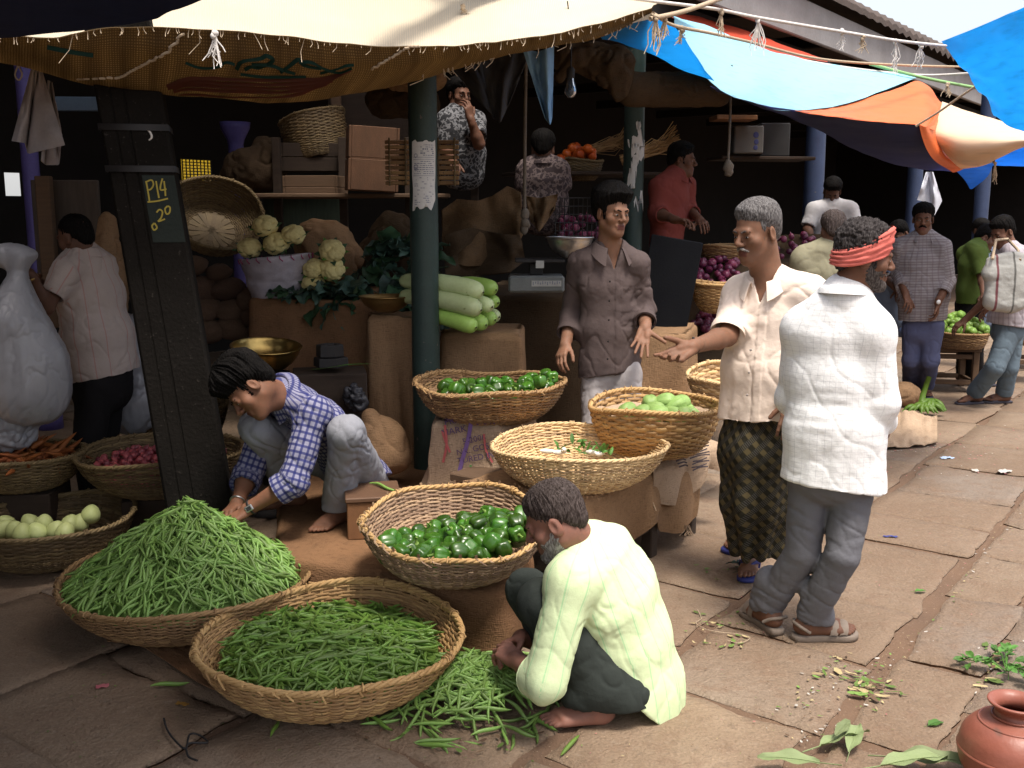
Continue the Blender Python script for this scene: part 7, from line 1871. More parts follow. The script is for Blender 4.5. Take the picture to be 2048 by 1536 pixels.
 mb = MB(); mb.tube([q + (x * math.cos(a) + y * math.sin(a)) * .033 for a in np.linspace(0, 2 * PI, 24)], .0045, 6, cap=False); P.mb('bangle', mb, MAT['steel'])
boy()
# ---------------------------------------------------------------- old man squatting in front
def old_man():
 g = gnd(1190, 1450);
 P = Person('old man in a pale lime striped shirt squatting over beans, his back to us', [g[0] + .05, g[1] + .1, 0])
 fb = unit([-.86, .50, 0]); right = np.cross(fb, Z); c = at(1112, 1043, 3.28); Rm = frame([-.86, .16, -.46], [-.30, .08, .92]); s = 1.0
 neck = at(1172, 1092, 3.33); F = Field(); add_head(F, c, Rm, s, neck, .058)
 shL, shR = at(1142, 1162, 3.17), at(1238, 1130, 3.50); elL, elR = at(1092, 1362, 3.08), at(1110, 1290, 3.60); wrL, wrR = at(1036, 1322, 3.24), at(1042, 1276, 3.46)
 F.cap(neck, at(1205, 1160, 3.34), .06, .075, .05); arm_skin(F, shL, elL, wrL); arm_skin(F, shR, elR, wrR)
 add_hand(F, wrL, at(1002, 1296, 3.32) - wrL, v3(-.1, .55, -.8), -1, 1.0, curls=(.55, .65, .7, .75), thumb=(.45, .85, -.5)); add_hand(F, wrR, at(990, 1300, 3.36) - wrR, v3(.35, -.6, -.7), 1, 1.0, curls=(.45, .55, .6, .65), thumb=(.5, .85, -.45))
 aL = gnd(1188, 1446) + [0, 0, .085]; aR = gnd(1120, 1392) + [0, .05, .085]
 add_foot(F, aL, v3(-.985, -.10, 0), -1, .98, .004); add_foot(F, aR, v3(-.95, .2, 0), 1, .98, .004)
 P.body(F, .0042, SK_E, (c, Rm, s))
 head_extras(P, c, Rm, s, HAIR_SALT, hz=.002, thick=.007, rough=.003, top=.006, seed=31)
 head_extras(P, c, Rm, s, BEARD_GREY, hair=False, brows=False, eyes=False, beard=.004)
 hip = at(1268, 1385, 3.38); S = Field()
 secs = [(at(1176, 1092, 3.33), .085, .085), (at(1196, 1118, 3.335), .165, .105), (at(1226, 1185, 3.35), .190, .135), (at(1250, 1275, 3.37), .182, .150), (at(1268, 1370, 3.38), .195, .158), (at(1276, 1440, 3.38), .205, .160)]
 S.loft(secs, right, .05); cL = elL * .70 + wrL * .30
 S.sleeve(shL, elL, cL, unit(cL - elL), .080, .068, .070, .05, .054); S.cap(shR, elR, .08, .075, .05); S.cap(elR, elR * .6 + wrR * .4, .072, .065, .03); S.cap(neck, shL, .06, .078, .05); S.cap(neck, shR, .06, .076, .05)
 d = unit(cL - elL)
 # open shirt tail: cut away below a slanting hem
 pc = at(1226, 1352, 3.30); n = v3(-.70, -.10, -.70)
 S.fun(lambda Pq: np.where(np.linalg.norm(Pq - elL, axis=1) < .22, -1, np.where(np.linalg.norm(Pq - shL, axis=1) < .20, -1, np.where((Pq - shL) @ unit(elL - shL) < .02, -1, (Pq - pc) @ unit(n)))).astype(np.float32), [-99] * 3, [99] * 3, 0, 'i')
 S.plane(v3(0, 0, at(1290, 1432, 3.3)[2]), v3(.0, .0, -1))
 bones = [(secs[1][0], secs[3][0], .19, fb, 0), (secs[3][0], secs[5][0], .19, fb, 0), (shL, elL, .075, Z + fb, 3), (elL, wrL, .075, Z, 5), (shR, elR, .075, Z + fb, 7)]
 def wf(V, N):
  z = V[:, 2]; e = np.exp(-(np.linalg.norm(V - at(1165, 1255, 3.2), axis=1) / .13) ** 2); q = fbm(np.stack([V[:, 0] * 10 + z * 8, V[:, 1] * 8, z * 10 - V[:, 0] * 8], 1), 2)
  low = np.clip((.42 - z) / .3, 0, 1); return -.008 * e * (1 - np.minimum(1, np.abs(q) * 2.6)) ** 2 + .008 * low * fbm(np.stack([V[:, 0] * 13, V[:, 1] * 13, z * 4], 1), 2)
 sh = P.cloth('shirt', S, .0058, cloth_mat('lime_stripe_shirt', (.68, .80, .48), pat_green_stripe, .3), bones, .0032, (9, 9, 3), 33, 1.2, wf)
 P.mb('collar', collar_mesh(at(1168, 1088, 3.325), at(1168, 1088, 3.325) - at(1192, 1120, 3.345), unit([-.8, .3, -.5]), .078, .080, h=.026, fall=.040, pt=.02, open_=.5, spread=.02), bpy.data.materials['lime_stripe_shirt'])
 mb = MB(); mb.tube([cL - d * .05, cL - d * .025, cL + d * .004], [.073, .077, .075], 24, cap=False); mb.tube([cL + d * .004, cL - d * .014], [.077, .058], 24, cap=False); P.mb('cuff', mb, bpy.data.materials['lime_stripe_shirt'], parent=sh)
 T = Field(); kL, kR = at(1082, 1205, 3.22), at(1054, 1180, 3.52); hL, hR = at(1242, 1385, 3.26), at(1280, 1375, 3.50)
 T.loft([(at(1262, 1350, 3.38), .17, .13), (at(1272, 1410, 3.38), .18, .13)], right, .05)
 for h_, k_, a_ in ((hL, kL, aL), (hR, kR, aR)): T.cap(h_, k_, .110, .075, .05); T.cap(k_, a_ + [0, 0, .04], .072, .070, .04)
 T.cap(aL + [-.05, 0, .02], aL + [.01, 0, .05], .066, .075, .03)
 T.plane(v3(0, 0, .068), v3(0, 0, -1))
 for a_ in (aL, aR): T.cap(a_ + [0, 0, .02], a_ + [0, 0, -.1], .058, .06, .004, 's')
 P.cloth('trousers', T, .0062, cloth_mat('dark_green_trousers', (.034, .040, .036), None, .3), [(kL, aL, .08, fb, 0), (hL, kL, .09, Z, 4)], .007, (8, 8, 5), 34, 1.0)
 return P
old_man()
# ================================================================== the other people in the market
def bystander(label, d, head, hf, hu, s, secs, fb, arms, mat, hair=None, legs=None, lmat=None, sk=None, h=.008, hem=None, seed=0, collar=None, moust=0, hz=.006, eyes=True, vee=None, bald=0.0, fab_r=.2, wr=.006, hair_kw={}):
 hd = d if len(head) < 3 else head[2]
 base = at(secs[-1][0], 760, d); P = Person(label, [base[0], d, 0])
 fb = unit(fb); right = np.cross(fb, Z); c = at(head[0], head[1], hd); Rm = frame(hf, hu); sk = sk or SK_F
 S3 = [(at(q[0], q[1], q[4] if len(q) > 4 else d), q[2], q[3]) for q in secs]; neck = S3[0][0]
 F = Field(); add_head(F, c, Rm, s, neck + [0, 0, .0], .054); F.cap(neck, S3[1][0] * .3 + S3[2][0] * .7, .07, .11, .04)
 S = Field(); S.loft(S3, right, .04); bones = [(S3[0][0], S3[-1][0], fab_r, fb, 0)]; k = 3
 for a in arms:
  sh, el, w = [at(q[0], q[1], q[2] if len(q) > 2 else d) for q in a[:3]]; side, cf = a[3], a[4]
  arm_skin(F, sh, el, w); F.cap(neck, sh, .045, .048); hv = at(*a[5]) - w if len(a) > 5 else (w - el); add_hand(F, w, hv, a[6] if len(a) > 6 else v3(0, 0, -1) + .3 * right * side, side, 1.0, curls=(.5, .55, .6, .65))
  if cf <= 1: q = sh + (el - sh) * cf; d_ = unit(el - sh); S.sleeve(sh, sh + (el - sh) * cf * .98, q, d_, .074, .070, .070, .05, .05)
  else: q = el + (w - el) * (cf - 1); d_ = unit(w - el); S.sleeve(sh, el, q, d_, .072, .064, .062, .05, .047)
  S.cap(neck, sh, .055, .07, .05); bones += [(sh, el, .07, Z + fb, k), (el, w, .07, Z + fb, k + 2)]; k += 4
 if hem is not None: S.plane(at(hem[0], hem[1], d), v3(hem[2], 0, -1))
 if vee: P.vee(S, at(neck[0] * 0 + vee[0], vee[1], d)[2], neck, right, fb, .5)
 if legs:
  for (hp, kn, an, td, sd) in legs: q = gnd(*an); add_foot(F, q + [0, 0, .10], v3(*td, 0), sd, 1.0, .022)
 P.body(F, min(h, .0065), sk, (c, Rm, s))
 head_extras(P, c, Rm, s, hair or HAIR_BLACK, hz=hz, moust=moust, seed=seed, eyes=eyes, h=.006, **({**dict(thick=.012, rough=.004, top=.010), **hair_kw}))
 sh_ = P.cloth('shirt', S, h, mat, bones, wr, (8, 8, 4.5), seed, 1.0)
 if collar: P.mb('collar', collar_mesh(neck + [0, 0, -.005], [0, 0, 1], collar, .076, .080, h=.03, fall=.045, pt=.03, open_=.5, spread=.02), mat, bones=bones)
 if legs:
  T = Field(); pc = S3[-1][0]; T.loft([(pc + [0, 0, .10], .13, .10), (pc + [0, 0, -.02], .15, .115)], right, .04)
  for (hp, kn, an, td, sd) in legs:
   q = gnd(*an) + [0, 0, .11]; hp, kn = at(*hp), at(*kn); T.cap(hp, kn, .098, .080, .03); T.cap(kn, q, .080, .078, .03)
  T.plane(v3(0, 0, .06), v3(0, 0, -1)); P.cloth('trousers', T, h, lmat, [(hp, kn, .09, fb, 0)], .007, (7, 7, 5), seed + 1, 1.0)
  sm = MAT['black']
  for (hp, kn, an, td, sd) in legs:
   q = gnd(*an); y = unit([*td, 0]); x = np.cross(y, Z); mb = MB(); sole_mesh(mb, v3(q[0], q[1], .002), x, y, sd, 1.05, .02); so = P.mb('sandal', mb, MAT['sandal_dark'])
   mb = MB(); th = np.linspace(-.1, PI + .1, 12); arc = np.array([q + x * (.047 * math.cos(a)) + y * .10 + Z * (.055 * max(0, math.sin(a)) + .01) for a in th]); mb.grid(np.stack([arc - y * .025, arc, arc + y * .025])); P.mb('strap', mb, MAT['sandal_dark'], parent=so)
 return P
MAT['sandal_dark'] = M('sandal_dark', (.05, .045, .06), (.03, .028, .035), 20, .7, .2)
pf = bystander('man in a beige shirt with pink stripes lifting a big white plastic sack', 5.7, (152, 476, 5.67), [-.88, .35, -.25], [-.1, 0, 1], 1.01,
 [(166, 505, .08, .08), (172, 526, .165, .10), (182, 590, .195, .135), (196, 670, .205, .165), (206, 735, .20, .16), (214, 800, .20, .16)], [-.85, .50, 0],
 [((132, 546, 5.53), (92, 614, 5.40), (58, 548, 5.30), -1, .72, (28, 520, 5.27), v3(-.6, .3, -.5)), ((205, 535, 5.87), (120, 600, 5.9), (70, 560, 5.7), 1, .7, (45, 535, 5.6))], cloth_mat('beige_stripe_shirt', (.45, .375, .34), pat_pink_stripe, .35), hair=HAIR_BLACK,
 h=.0062, hem=(206, 752, .18), seed=41, collar=[-.9, .4, 0], eyes=False, hz=.004, wr=.009, hair_kw=dict(thick=.005, bald=.9, top=.0))
P_ = pf
T = Field(); hp = at(205, 745, 5.65); T.loft([(at(206, 720, 5.7), .175, .135), (at(206, 780, 5.7), .18, .14)], np.cross(unit([-.85, .5, 0]), Z), .04)
for (a, b) in (((190, 770, 5.6), (176, 900, 5.6)), ((215, 770, 5.85), (205, 900, 5.85))):
 a, b = at(*a), at(*b); T.cap(a, b, .10, .085, .03); T.cap(b, v3(b[0] + .03, b[1], .05), .085, .08, .03)
pf.cloth('trousers', T, .008, cloth_mat('black_trousers', (.014, .013, .014)), [(a, b, .09, Z, 0)], .006)
mb = MB(); w = at(58, 548, 5.30); e_ = at(92, 614, 5.40); dd_ = unit(w - e_); x = unit(np.cross(dd_, Z)); y = np.cross(dd_, x); q = w - dd_ * .02
mb.tube([q + (x * math.cos(a) + y * math.sin(a)) * .035 for a in np.linspace(0, 2 * PI, 20)], .007, 6, cap=False, flat=.5); pf.mb('bracelet', mb, MAT['brass'])
WHITE_T = cloth_mat('white_tshirt', (.50, .49, .50)); RED_S = cloth_mat('red_shirt', (.19, .045, .036)); FLOR = cloth_mat('floral_shirt', (.03, .03, .033), pat_floral((.19, .19, .20))); PATT = cloth_mat('patterned_shirt', (.06, .045, .048), pat_floral((.17, .13, .125)))
PLAID = cloth_mat('grey_plaid_shirt', (.20, .175, .185), pat_plaid); GREEN_S = cloth_mat('olive_green_shirt', (.075, .11, .026)); OLIVE = cloth_mat('khaki_shirt', (.26, .24, .16)); BLUE_S = cloth_mat('pale_blue_shirt', (.16, .20, .28)); PINKW = cloth_mat('pink_white_plaid_shirt', (.42, .38, .42), pat_plaid)
bystander('man in a black and white floral shirt raising a hand to his face', 8.0, (918, 192), [.55, -.75, -.1], [0, 0, 1], 0.97, [(918, 222, .08, .08), (920, 236, .16, .09), (922, 262, .185, .12), (925, 310, .18, .12), (925, 350, .18, .12)], [.4, -.9, 0],
 [((895, 242, 7.95), (892, 300, 7.9), (905, 320, 7.7), 1, .8), ((950, 242, 7.95), (958, 288, 7.75), (942, 240, 7.7), -1, .7, (936, 212, 7.7), v3(-.5, .5, 0))], FLOR, sk=SK_A, seed=51, collar=[.5, -.8, 0], h=.009)
bystander('man in a brown patterned shirt seen from behind near the tomatoes', 7.8, (1086, 300), [.1, .98, -.2], [0, 0, 1], 1.01, [(1086, 322, .08, .08), (1086, 334, .16, .09), (1086, 360, .185, .12), (1086, 405, .18, .12), (1086, 440, .18, .12)], [.1, 1, 0],
 [((1056, 340, 7.8), (1050, 390, 7.8), (1064, 420, 8.0), -1, .75), ((1116, 340, 7.8), (1124, 390, 7.8), (1112, 425, 8.0), 1, .75)], PATT, seed=52, collar=[0, 1, 0], h=.009, eyes=False)
bystander('man in a red shirt standing in profile behind the stall', 7.9, (1364, 322), [.93, -.30, -.1], [0, 0, 1], 0.97, [(1352, 350, .08, .08), (1348, 362, .16, .09), (1342, 392, .185, .12), (1336, 440, .18, .12), (1332, 490, .18, .12)], [.85, -.5, 0],
 [((1318, 375, 7.78), (1312, 425, 7.75), (1352, 440, 7.5), 1, 1.35, (1385, 442, 7.4)), ((1372, 370, 8.1), (1378, 420, 8.1), (1400, 440, 7.8), -1, 1.4)], RED_S, sk=SK_A, seed=53, collar=[.9, -.4, 0], h=.009)
bystander('boy in a white T-shirt looking down behind the onions', 10.0, (1664, 384), [-.2, -.75, -.6], [0, -.3, 1], 0.97, [(1664, 408, .08, .08), (1664, 416, .165, .09), (1664, 440, .20, .12), (1664, 480, .19, .12), (1664, 520, .19, .12)], [-.1, -1, 0],
 [((1628, 420, 9.95), (1614, 458, 9.9), (1625, 480, 9.7), 1, .85), ((1700, 420, 9.95), (1716, 458, 9.9), (1700, 480, 9.7), -1, .85)], WHITE_T, seed=54, h=.010)
bystander('man in a khaki shirt seen from behind between the two talking customers', 6.9, (1666, 462), [.15, .95, -.2], [0, 0, 1], 0.92, [(1660, 494, .08, .08), (1655, 508, .165, .09), (1650, 545, .20, .12), (1648, 620, .19, .12), (1645, 720, .19, .12)], [.1, 1, 0],
 [((1606, 520, 6.9), (1598, 590, 6.9), (1610, 640, 7.1), -1, 1.4), ((1704, 520, 6.9), (1712, 590, 6.9), (1700, 640, 7.1), 1, 1.4)], OLIVE, hair=HAIR_SALT, seed=55, h=.009, eyes=False)
bystander('bending man in a pale blue shirt half hidden behind the headband', 9.6, (1800, 470), [-.6, -.5, -.5], [-.3, 0, 1], 0.92, [(1790, 486, .08, .08), (1782, 496, .165, .09), (1775, 525, .19, .12), (1772, 570, .18, .12), (1770, 640, .18, .12)], [-.5, -.8, 0],
 [((1760, 505, 9.5), (1765, 550, 9.4), (1790, 575, 9.2), 1, 1.4), ((1800, 505, 9.6), (1805, 550, 9.5), (1800, 575, 9.3), -1, 1.4)], BLUE_S, seed=56, h=.010, eyes=False)
pm = bystander('moustached man in a grey plaid shirt and blue trousers standing at the right', 9.1, (1846, 440), [-.35, -.92, -.1], [0, 0, 1], 1.03, [(1848, 470, .08, .08), (1848, 484, .165, .09), (1848, 520, .205, .135), (1846, 590, .215, .16), (1844, 660, .20, .15)], [-.3, -.95, 0],
 [((1800, 494, 9.15), (1796, 545, 9.2), (1812, 590, 9.0), 1, 1.6), ((1886, 496, 9.0), (1896, 562, 9.0), (1876, 606, 8.85), -1, 1.55, (1872, 640, 8.85), v3(-.9, .2, 0))], PLAID, sk=SK_A, seed=57, collar=[-.3, -.95, 0], moust=1.3, h=.008, hem=(1844, 640, .05),
 legs=[((1825, 650, 9.15), (1822, 720, 9.15), (1820, 786), (-.3, -.95), 1), ((1866, 650, 9.05), (1860, 720, 9.05), (1850, 792), (-.2, -.97), -1)], lmat=cloth_mat('blue_trousers', (.095, .105, .19)))
mb = MB(); q = at(1877, 604, 8.80); mb.blob(q, (.02, .012, .02), nu=6, nv=12); pm.mb('watch', mb, flat_mat('watch_white', (.7, .7, .7), .3))
bystander('stooping man in an olive green shirt by the limes', 10.0, (1972, 478), [.75, -.45, -.5], [.3, 0, 1], 0.97, [(1958, 492, .08, .08), (1950, 500, .165, .09), (1944, 530, .165, .12), (1940, 580, .155, .12), (1938, 622, .165, .125)], [.8, -.5, 0],
 [((1958, 508, 9.85), (1965, 555, 9.75), (1968, 590, 9.6), 1, .9), ((1930, 508, 10.1), (1950, 560, 10.1), (1960, 590, 9.9), -1, .9)], GREEN_S, seed=58, h=.009, eyes=False, collar=[.8, -.5, -.2], hem=(1938, 606, 0), wr=.003, legs=[((1930, 610, 10.05), (1930, 690, 10.05), (1926, 766), (.9, -.4), -1), ((1948, 610, 9.95), (1950, 690, 9.95), (1950, 770), (.9, -.4), 1)], lmat=bpy.data.materials['black_trousers'])
bystander('dark haired person in a blue shirt behind the stooping green shirted man', 11.2, (1962, 462), [.2, -.9, -.2], [0, 0, 1], 0.92, [(1976, 490, .08, .08), (1976, 500, .15, .09), (1978, 530, .18, .12), (1978, 590, .17, .12), (1978, 640, .17, .12)], [.2, -.9, 0], [((1950, 510), (1946, 560), (1950, 590), 1, .8), ((2006, 510), (2010, 560), (2004, 590), -1, .8)], BLUE_S, seed=60, h=.011, eyes=False)
pb = bystander('man in blue grey trousers carrying a woven white sack bag on his shoulder', 8.9, (2006, 466), [-.85, -.30, -.40], [-.2, 0, 1], 1.01, [(2016, 494, .08, .08), (2020, 506, .165, .09), (2022, 545, .195, .13), (2020, 600, .19, .14), (2014, 660, .19, .14)], [-.85, -.4, 0],
 [((2030, 515, 8.75), (2030, 580, 8.7), (1985, 610, 8.7), -1, .8), ((2004, 515, 9.05), (1990, 585, 9.1), (1930, 640, 9.15), 1, .85, (1915, 650, 9.15))], PINKW, sk=SK_A, seed=59, h=.008, hem=(2014, 650, -.1),
 legs=[((2020, 660, 8.85), (1990, 735, 8.8), (1950, 808), (-.96, -.15), 1), ((2026, 660, 9.0), (2018, 735, 9.0), (2006, 806), (-.96, -.1), -1)], lmat=cloth_mat('bluegrey_trousers', (.125, .165, .20)))
# ================================================================== sacks, bags and bundles
def sack_field(name, label, cat, prims, mat, h=.009, wr=.012, ws=(7, 7, 4), seed=0, group=None, base=None, floor=None, k=.08):
 F = Field()
 for p in prims:
  if p[0] == 'c': F.cap(at(*p[1]), at(*p[2]), p[3], p[4], k)
  else: F.ell(at(*p[1]), p[2], None, k)
 if floor is not None: F.plane(v3(0, 0, floor), v3(0, 0, -1))
 V, Q = sdf_mesh(F, h); N = vnormals(V, Q); n1 = fbm(V * np.asarray(ws) + seed * 3, 3); n2 = fbm((V @ rotx(.5) @ roty(.7)) * np.asarray(ws) * 1.1 + seed * 7, 2); d = wr * (n1 - .9 * (1 - np.minimum(1, np.abs(n2) * 2.2)) ** 2); V = V + N * d[:, None]
 o = V.mean(0); o[2] = V[:, 2].min(); ob = link(name, fast_mesh(name, V - o, [Q]), mat, loc=o); return tag(ob, label, cat, group)
def plastic_mat():
 m, nt, p, out = _nodes('milky_plastic'); t = NT(nt); co = coords(t); n = t.noise(t.mapping(co, (9, 9, 3)), 1, 5); n2 = t.noise(co, 30, 4)
 t.set(p.inputs['Base Color'], t.mix(t.ramp(n, [(.35, 0.), (.7, 1.)]), (.31, .31, .335), (.26, .26, .285))); p.inputs['Roughness'].default_value = .34; p.inputs['Specular IOR Level'].default_value = .5
 t.set(p.inputs['Normal'], t.bump(t.math('ADD', n, t.math('MULTIPLY', n2, .3)), .3, .015)); return m
MAT['plastic'] = plastic_mat()
sack_field('plastic_sack', 'bulging milky white plastic sack held up by the man in beige', 'sack', [('c', (36, 540, 5.16), (30, 640, 5.14), .035, .16), ('e', (50, 735, 5.14), (.225, .17, .25)), ('e', (62, 790, 5.14), (.19, .15, .16)), ('e', (36, 510, 5.18), (.095, .06, .052)), ('e', (4, 512, 5.2), (.07, .05, .045))], MAT['plastic'], .007, .0045, (18, 18, 1.4), 3)
sack_field('plastic_sack', 'crumpled clear plastic bag on the carrots at the left edge', 'sack', [('e', (18, 862, 5.2), (.13, .12, .12))], MAT['plastic'], .008, .02, (12, 12, 12), 5)
sack_field('plastic_sack', 'grey white plastic sack standing behind the man in beige', 'sack', [('e', (262, 700, 6.1), (.16, .14, .22)), ('e', (262, 800, 6.1), (.18, .15, .22))], MAT['plastic'], .009, .016, (10, 10, 5), 6)
sack_field('burlap_sack', 'plump tan burlap sack with green marks between the boy and the green post', 'sack', [('e', (765, 880, 5.35), (.12, .10, .12)), ('e', (772, 915, 5.35), (.13, .11, .10)), ('c', (745, 850, 5.35), (738, 832, 5.35), .05, .035)], MAT['burlap'], .008, .010, (8, 8, 8), 7, floor=.25)
sack_field('burlap_sack', 'brown sack stump standing behind the greens', 'sack', [('e', (790, 480, 7.3), (.19, .14, .20)), ('e', (770, 520, 7.3), (.2, .14, .2))], MAT['burlap_dark'], .010, .015, (7, 7, 5), 9)
sack_field('burlap_sack', 'pale sack with a pink stripe behind the cauliflowers', 'sack', [('e', (640, 475, 7.2), (.22, .15, .13)), ('e', (660, 520, 7.2), (.24, .16, .18))], MAT['burlap'], .010, .02, (7, 7, 7), 10)
sack_field('burlap_sack', 'round dark bundle of sacking above the leaning basket', 'sack', [('e', (505, 345, 8.2), (.24, .18, .18)), ('e', (540, 320, 8.3), (.16, .15, .2))], MAT['burlap_dark'], .012, .03, (6, 6, 6), 11)
sack_field('burlap_sack', 'rolled burlap bundle tied under the canopy left of the green post', 'bundle', [('c', (760, 204, 6.6), (850, 208, 6.5), .10, .10)], MAT['burlap_dark'], .008, .015, (9, 9, 9), 12)
sack_field('burlap_sack', 'tan sacking rolled open like a pipe under the canopy edge', 'bundle', [('c', (790, 165, 6.4), (868, 158, 6.3), .055, .075)], MAT['burlap'], .008, .008, (9, 9, 9), 13)
sack_field('mat_roll', 'long grey roll of matting slung under the eaves right of the blue rag', 'bundle', [('c', (1262, 178, 6.9), (1432, 180, 7.3), .115, .115)], MAT['burlap_dark'], .010, .008, (4, 4, 9), 14)
sack_field('burlap_sack', 'dark sacking hanging in folds under the eaves above the light bulb', 'sack', [('c', (1180, 120, 6.8), (1200, 165, 6.8), .12, .05), ('c', (1230, 130, 6.8), (1240, 190, 6.8), .12, .06), ('c', (1130, 110, 6.8), (1120, 150, 6.8), .1, .04)], MAT['burlap_dark'], .010, .03, (8, 8, 3), 15)
sack_field('burlap_sack', 'full brown sack lying beside the green bananas', 'sack', [('e', (1808, 790, 8.95), (.15, .13, .12))], MAT['burlap'], .009, .012, (8, 8, 8), 17, floor=0.0)
fs = []
for v in np.linspace(0, 1, 14):
 row = []
 for u in np.linspace(0, 1, 30):
  q = gnd(1752 + 122 * u, 845 + 58 * v - 10 * u); q[2] = .012 + .05 * max(0, 1 - abs(u - .45) * 2.2) * (1 - v) + .028 * abs(float(fbm(np.array([u * 6, v * 4, 3.0]), 3))); row.append(q)
 fs.append(row)
tag(sheet_mesh('sacking', np.array(fs), .006, MAT['burlap_pale']), 'empty burlap sack spread flat on the paving behind the men', 'sack')
fs = []
for v in np.linspace(0, 1, 16):
 row = []
 for u in np.linspace(0, 1, 40):
  p0 = np.array([200 + 470 * u, 1240 + 70 * u]); p1 = np.array([215 + 330 * u + 200 * u * u, 1290 + 150 * u - 20 * math.sin(u * 9)])
  q = gnd(*(p0 * (1 - v) + p1 * v)); q[2] = .008 + .010 * abs(float(fbm(np.array([u * 9, v * 5, 8.0]), 3))); row.append(q)
 fs.append(row)
tag(sheet_mesh('sacking', np.array(fs), .004, MAT['burlap_rust']), 'dark dirty sacking spread on the ground under the two bean baskets', 'sack')
# hanging bags and rags
def hang(name, label, cat, top, bot, d, mat, seed=0, bulge=.06, thick=.004):
 P = []
 n = 26
 for v in np.linspace(0, 1, 22):
  row = []
  for u in np.linspace(0, 1, n):
   a = np.array([np.interp(u, np.linspace(0, 1, len(top)), [p[k] for p in top]) for k in (0, 1)]); b = np.array([np.interp(u, np.linspace(0, 1, len(bot)), [p[k] for p in bot]) for k in (0, 1)])
   q = a * (1 - v) + b * v; dd = d + bulge * math.sin(u * 9 + seed + 2 * v) * (.25 + .75 * v) + .05 * float(fbm(np.array([u * 4, v * 2, seed]), 2)); row.append(at(q[0], q[1], dd))
  P.append(row)
 return tag(sheet_mesh(name, np.array(P), thick, mat), label, cat)
MAT['white_cloth'] = M('white_bag_cloth', (.44, .41, .42), (.36, .33, .35), 5, .8, .3, 60, .004)
MAT['pale_cloth'] = M('pale_blue_rag', (.22, .40, .62), (.13, .25, .42), 6, .8, .3, 50, .004)
MAT['grey_cloth'] = M('grey_sheeting', (.055, .058, .066), (.04, .04, .046), 3, .85, .3, 40, .006)
hang('cloth_bag', 'limp white cloth bag hanging from the canopy at the upper left', 'bag', [(62, 140), (72, 138), (84, 142)], [(24, 282), (50, 286), (56, 308), (130, 290)], 5.0, MAT['white_cloth'], 1, .05)
hang('cloth_bag', 'small white cloth scrap hanging behind the limp white bag', 'bag', [(96, 160), (104, 165)], [(82, 322), (92, 330), (118, 330), (124, 270)], 5.4, MAT['white_cloth'], 2, .02)
hang('cloth_bag', 'white bag hanging on the blue post at the right', 'bag', [(1852, 344), (1866, 344)], [(1834, 400), (1852, 404), (1868, 432), (1884, 402)], 11.0, flat_mat('white_bag', (.55, .56, .62), .8), 3, .04)
hang('rag', 'pale blue rag hanging to a point beside the light bulb', 'rag', [(1045, 98), (1075, 104), (1108, 92)], [(1090, 236), (1100, 250), (1104, 236)], 5.9, MAT['pale_cloth'], 4, .05)
hang('sheet', 'dark grey sheeting hanging in a point left of the blue rag', 'sheet', [(962, 112), (1010, 106), (1060, 104)], [(985, 236), (1000, 246), (1022, 200)], 6.3, MAT['grey_cloth'], 5, .04)
hang('sheet', 'darker grey sheeting hanging behind the pointed sheet', 'sheet', [(905, 136), (940, 125), (965, 118)], [(950, 195), (985, 230), (998, 244)], 6.4, MAT['grey_cloth'], 6, .03)
MAT['rope_dark'] = M('rope_dark', (.16, .13, .10), (.10, .08, .065), 40, .95, .6, 300, .004)
MAT['burlap_mid'] = burlap_mat('burlap_mid', (.13, .082, .045), (.085, .055, .032), (.04, .028, .02))
hang('sacking', 'brown burlap slung in heavy folds right of the green post', 'sack', [(884, 420), (915, 398), (955, 402), (985, 392), (1015, 372), (1042, 385)], [(886, 520), (930, 532), (985, 530), (1030, 500), (1044, 470)], 6.85, MAT['burlap_mid'], 7, .11, .012)
hang('sacking', 'lower brown burlap fold bulging over the table behind the gourds', 'sack', [(890, 470), (940, 455), (1000, 468), (1040, 470)], [(890, 548), (950, 552), (1020, 545), (1050, 520)], 6.78, MAT['burlap_dark'], 9, .09, .012)
hang('sacking', 'tan burlap corner slung over a board left of the young man', 'sack', [(1052, 392), (1080, 396), (1116, 388)], [(1060, 440), (1078, 464), (1108, 420)], 6.9, MAT['burlap_mid'], 11, .05, .008)
def cord(name, label, pts, r, mat, knots=()):
 t = thing(name, label, 'rope', at(*pts[0])); mb = MB(); P = sag_rope(pts, 30) - np.array(t.location); mb.tube(P, r, 6); mb.build('cord', mat, t)
 if knots:
  mb = MB()
  for (px, py, d, k) in knots: mb.blob(at(px, py, d) - np.array(t.location), (k, k, k * 1.3), noise=.4, seed=py)
  mb.build('knot', mat, t)
cord('hanging_rope', 'grey rope hanging by the patterned shirt with heavy knots at its end', [(1052, 110, 6.6), (1050, 260, 6.6), (1049, 420, 6.6)], .011, MAT['rope_dark'], [(1049, 428, 6.6, .028), (1050, 446, 6.6, .032), (1048, 458, 6.6, .026)])
cord('hanging_rope', 'knotted rope hanging in front of the white box', [(1463, 130, 7.2), (1460, 240, 7.2), (1456, 330, 7.2)], .009, MAT['rope_dark'], [(1456, 334, 7.2, .035), (1457, 342, 7.2, .03)])
cord('hanging_string', 'thin white cord with a loop hanging before the leaning column', [(262, 190, 4.7), (270, 230, 4.7), (274, 240, 4.7), (298, 262, 4.7), (303, 275, 4.7), (294, 281, 4.7), (280, 270, 4.7), (276, 242, 4.7)], .005, MAT['rope_white'])
cord('hanging_string', 'thin cord loop under the canopy at the far left', [(36, 130, 5.0), (30, 150, 5.0), (38, 160, 5.0), (44, 148, 5.0), (36, 130, 5.0)], .004, MAT['rope_white'])
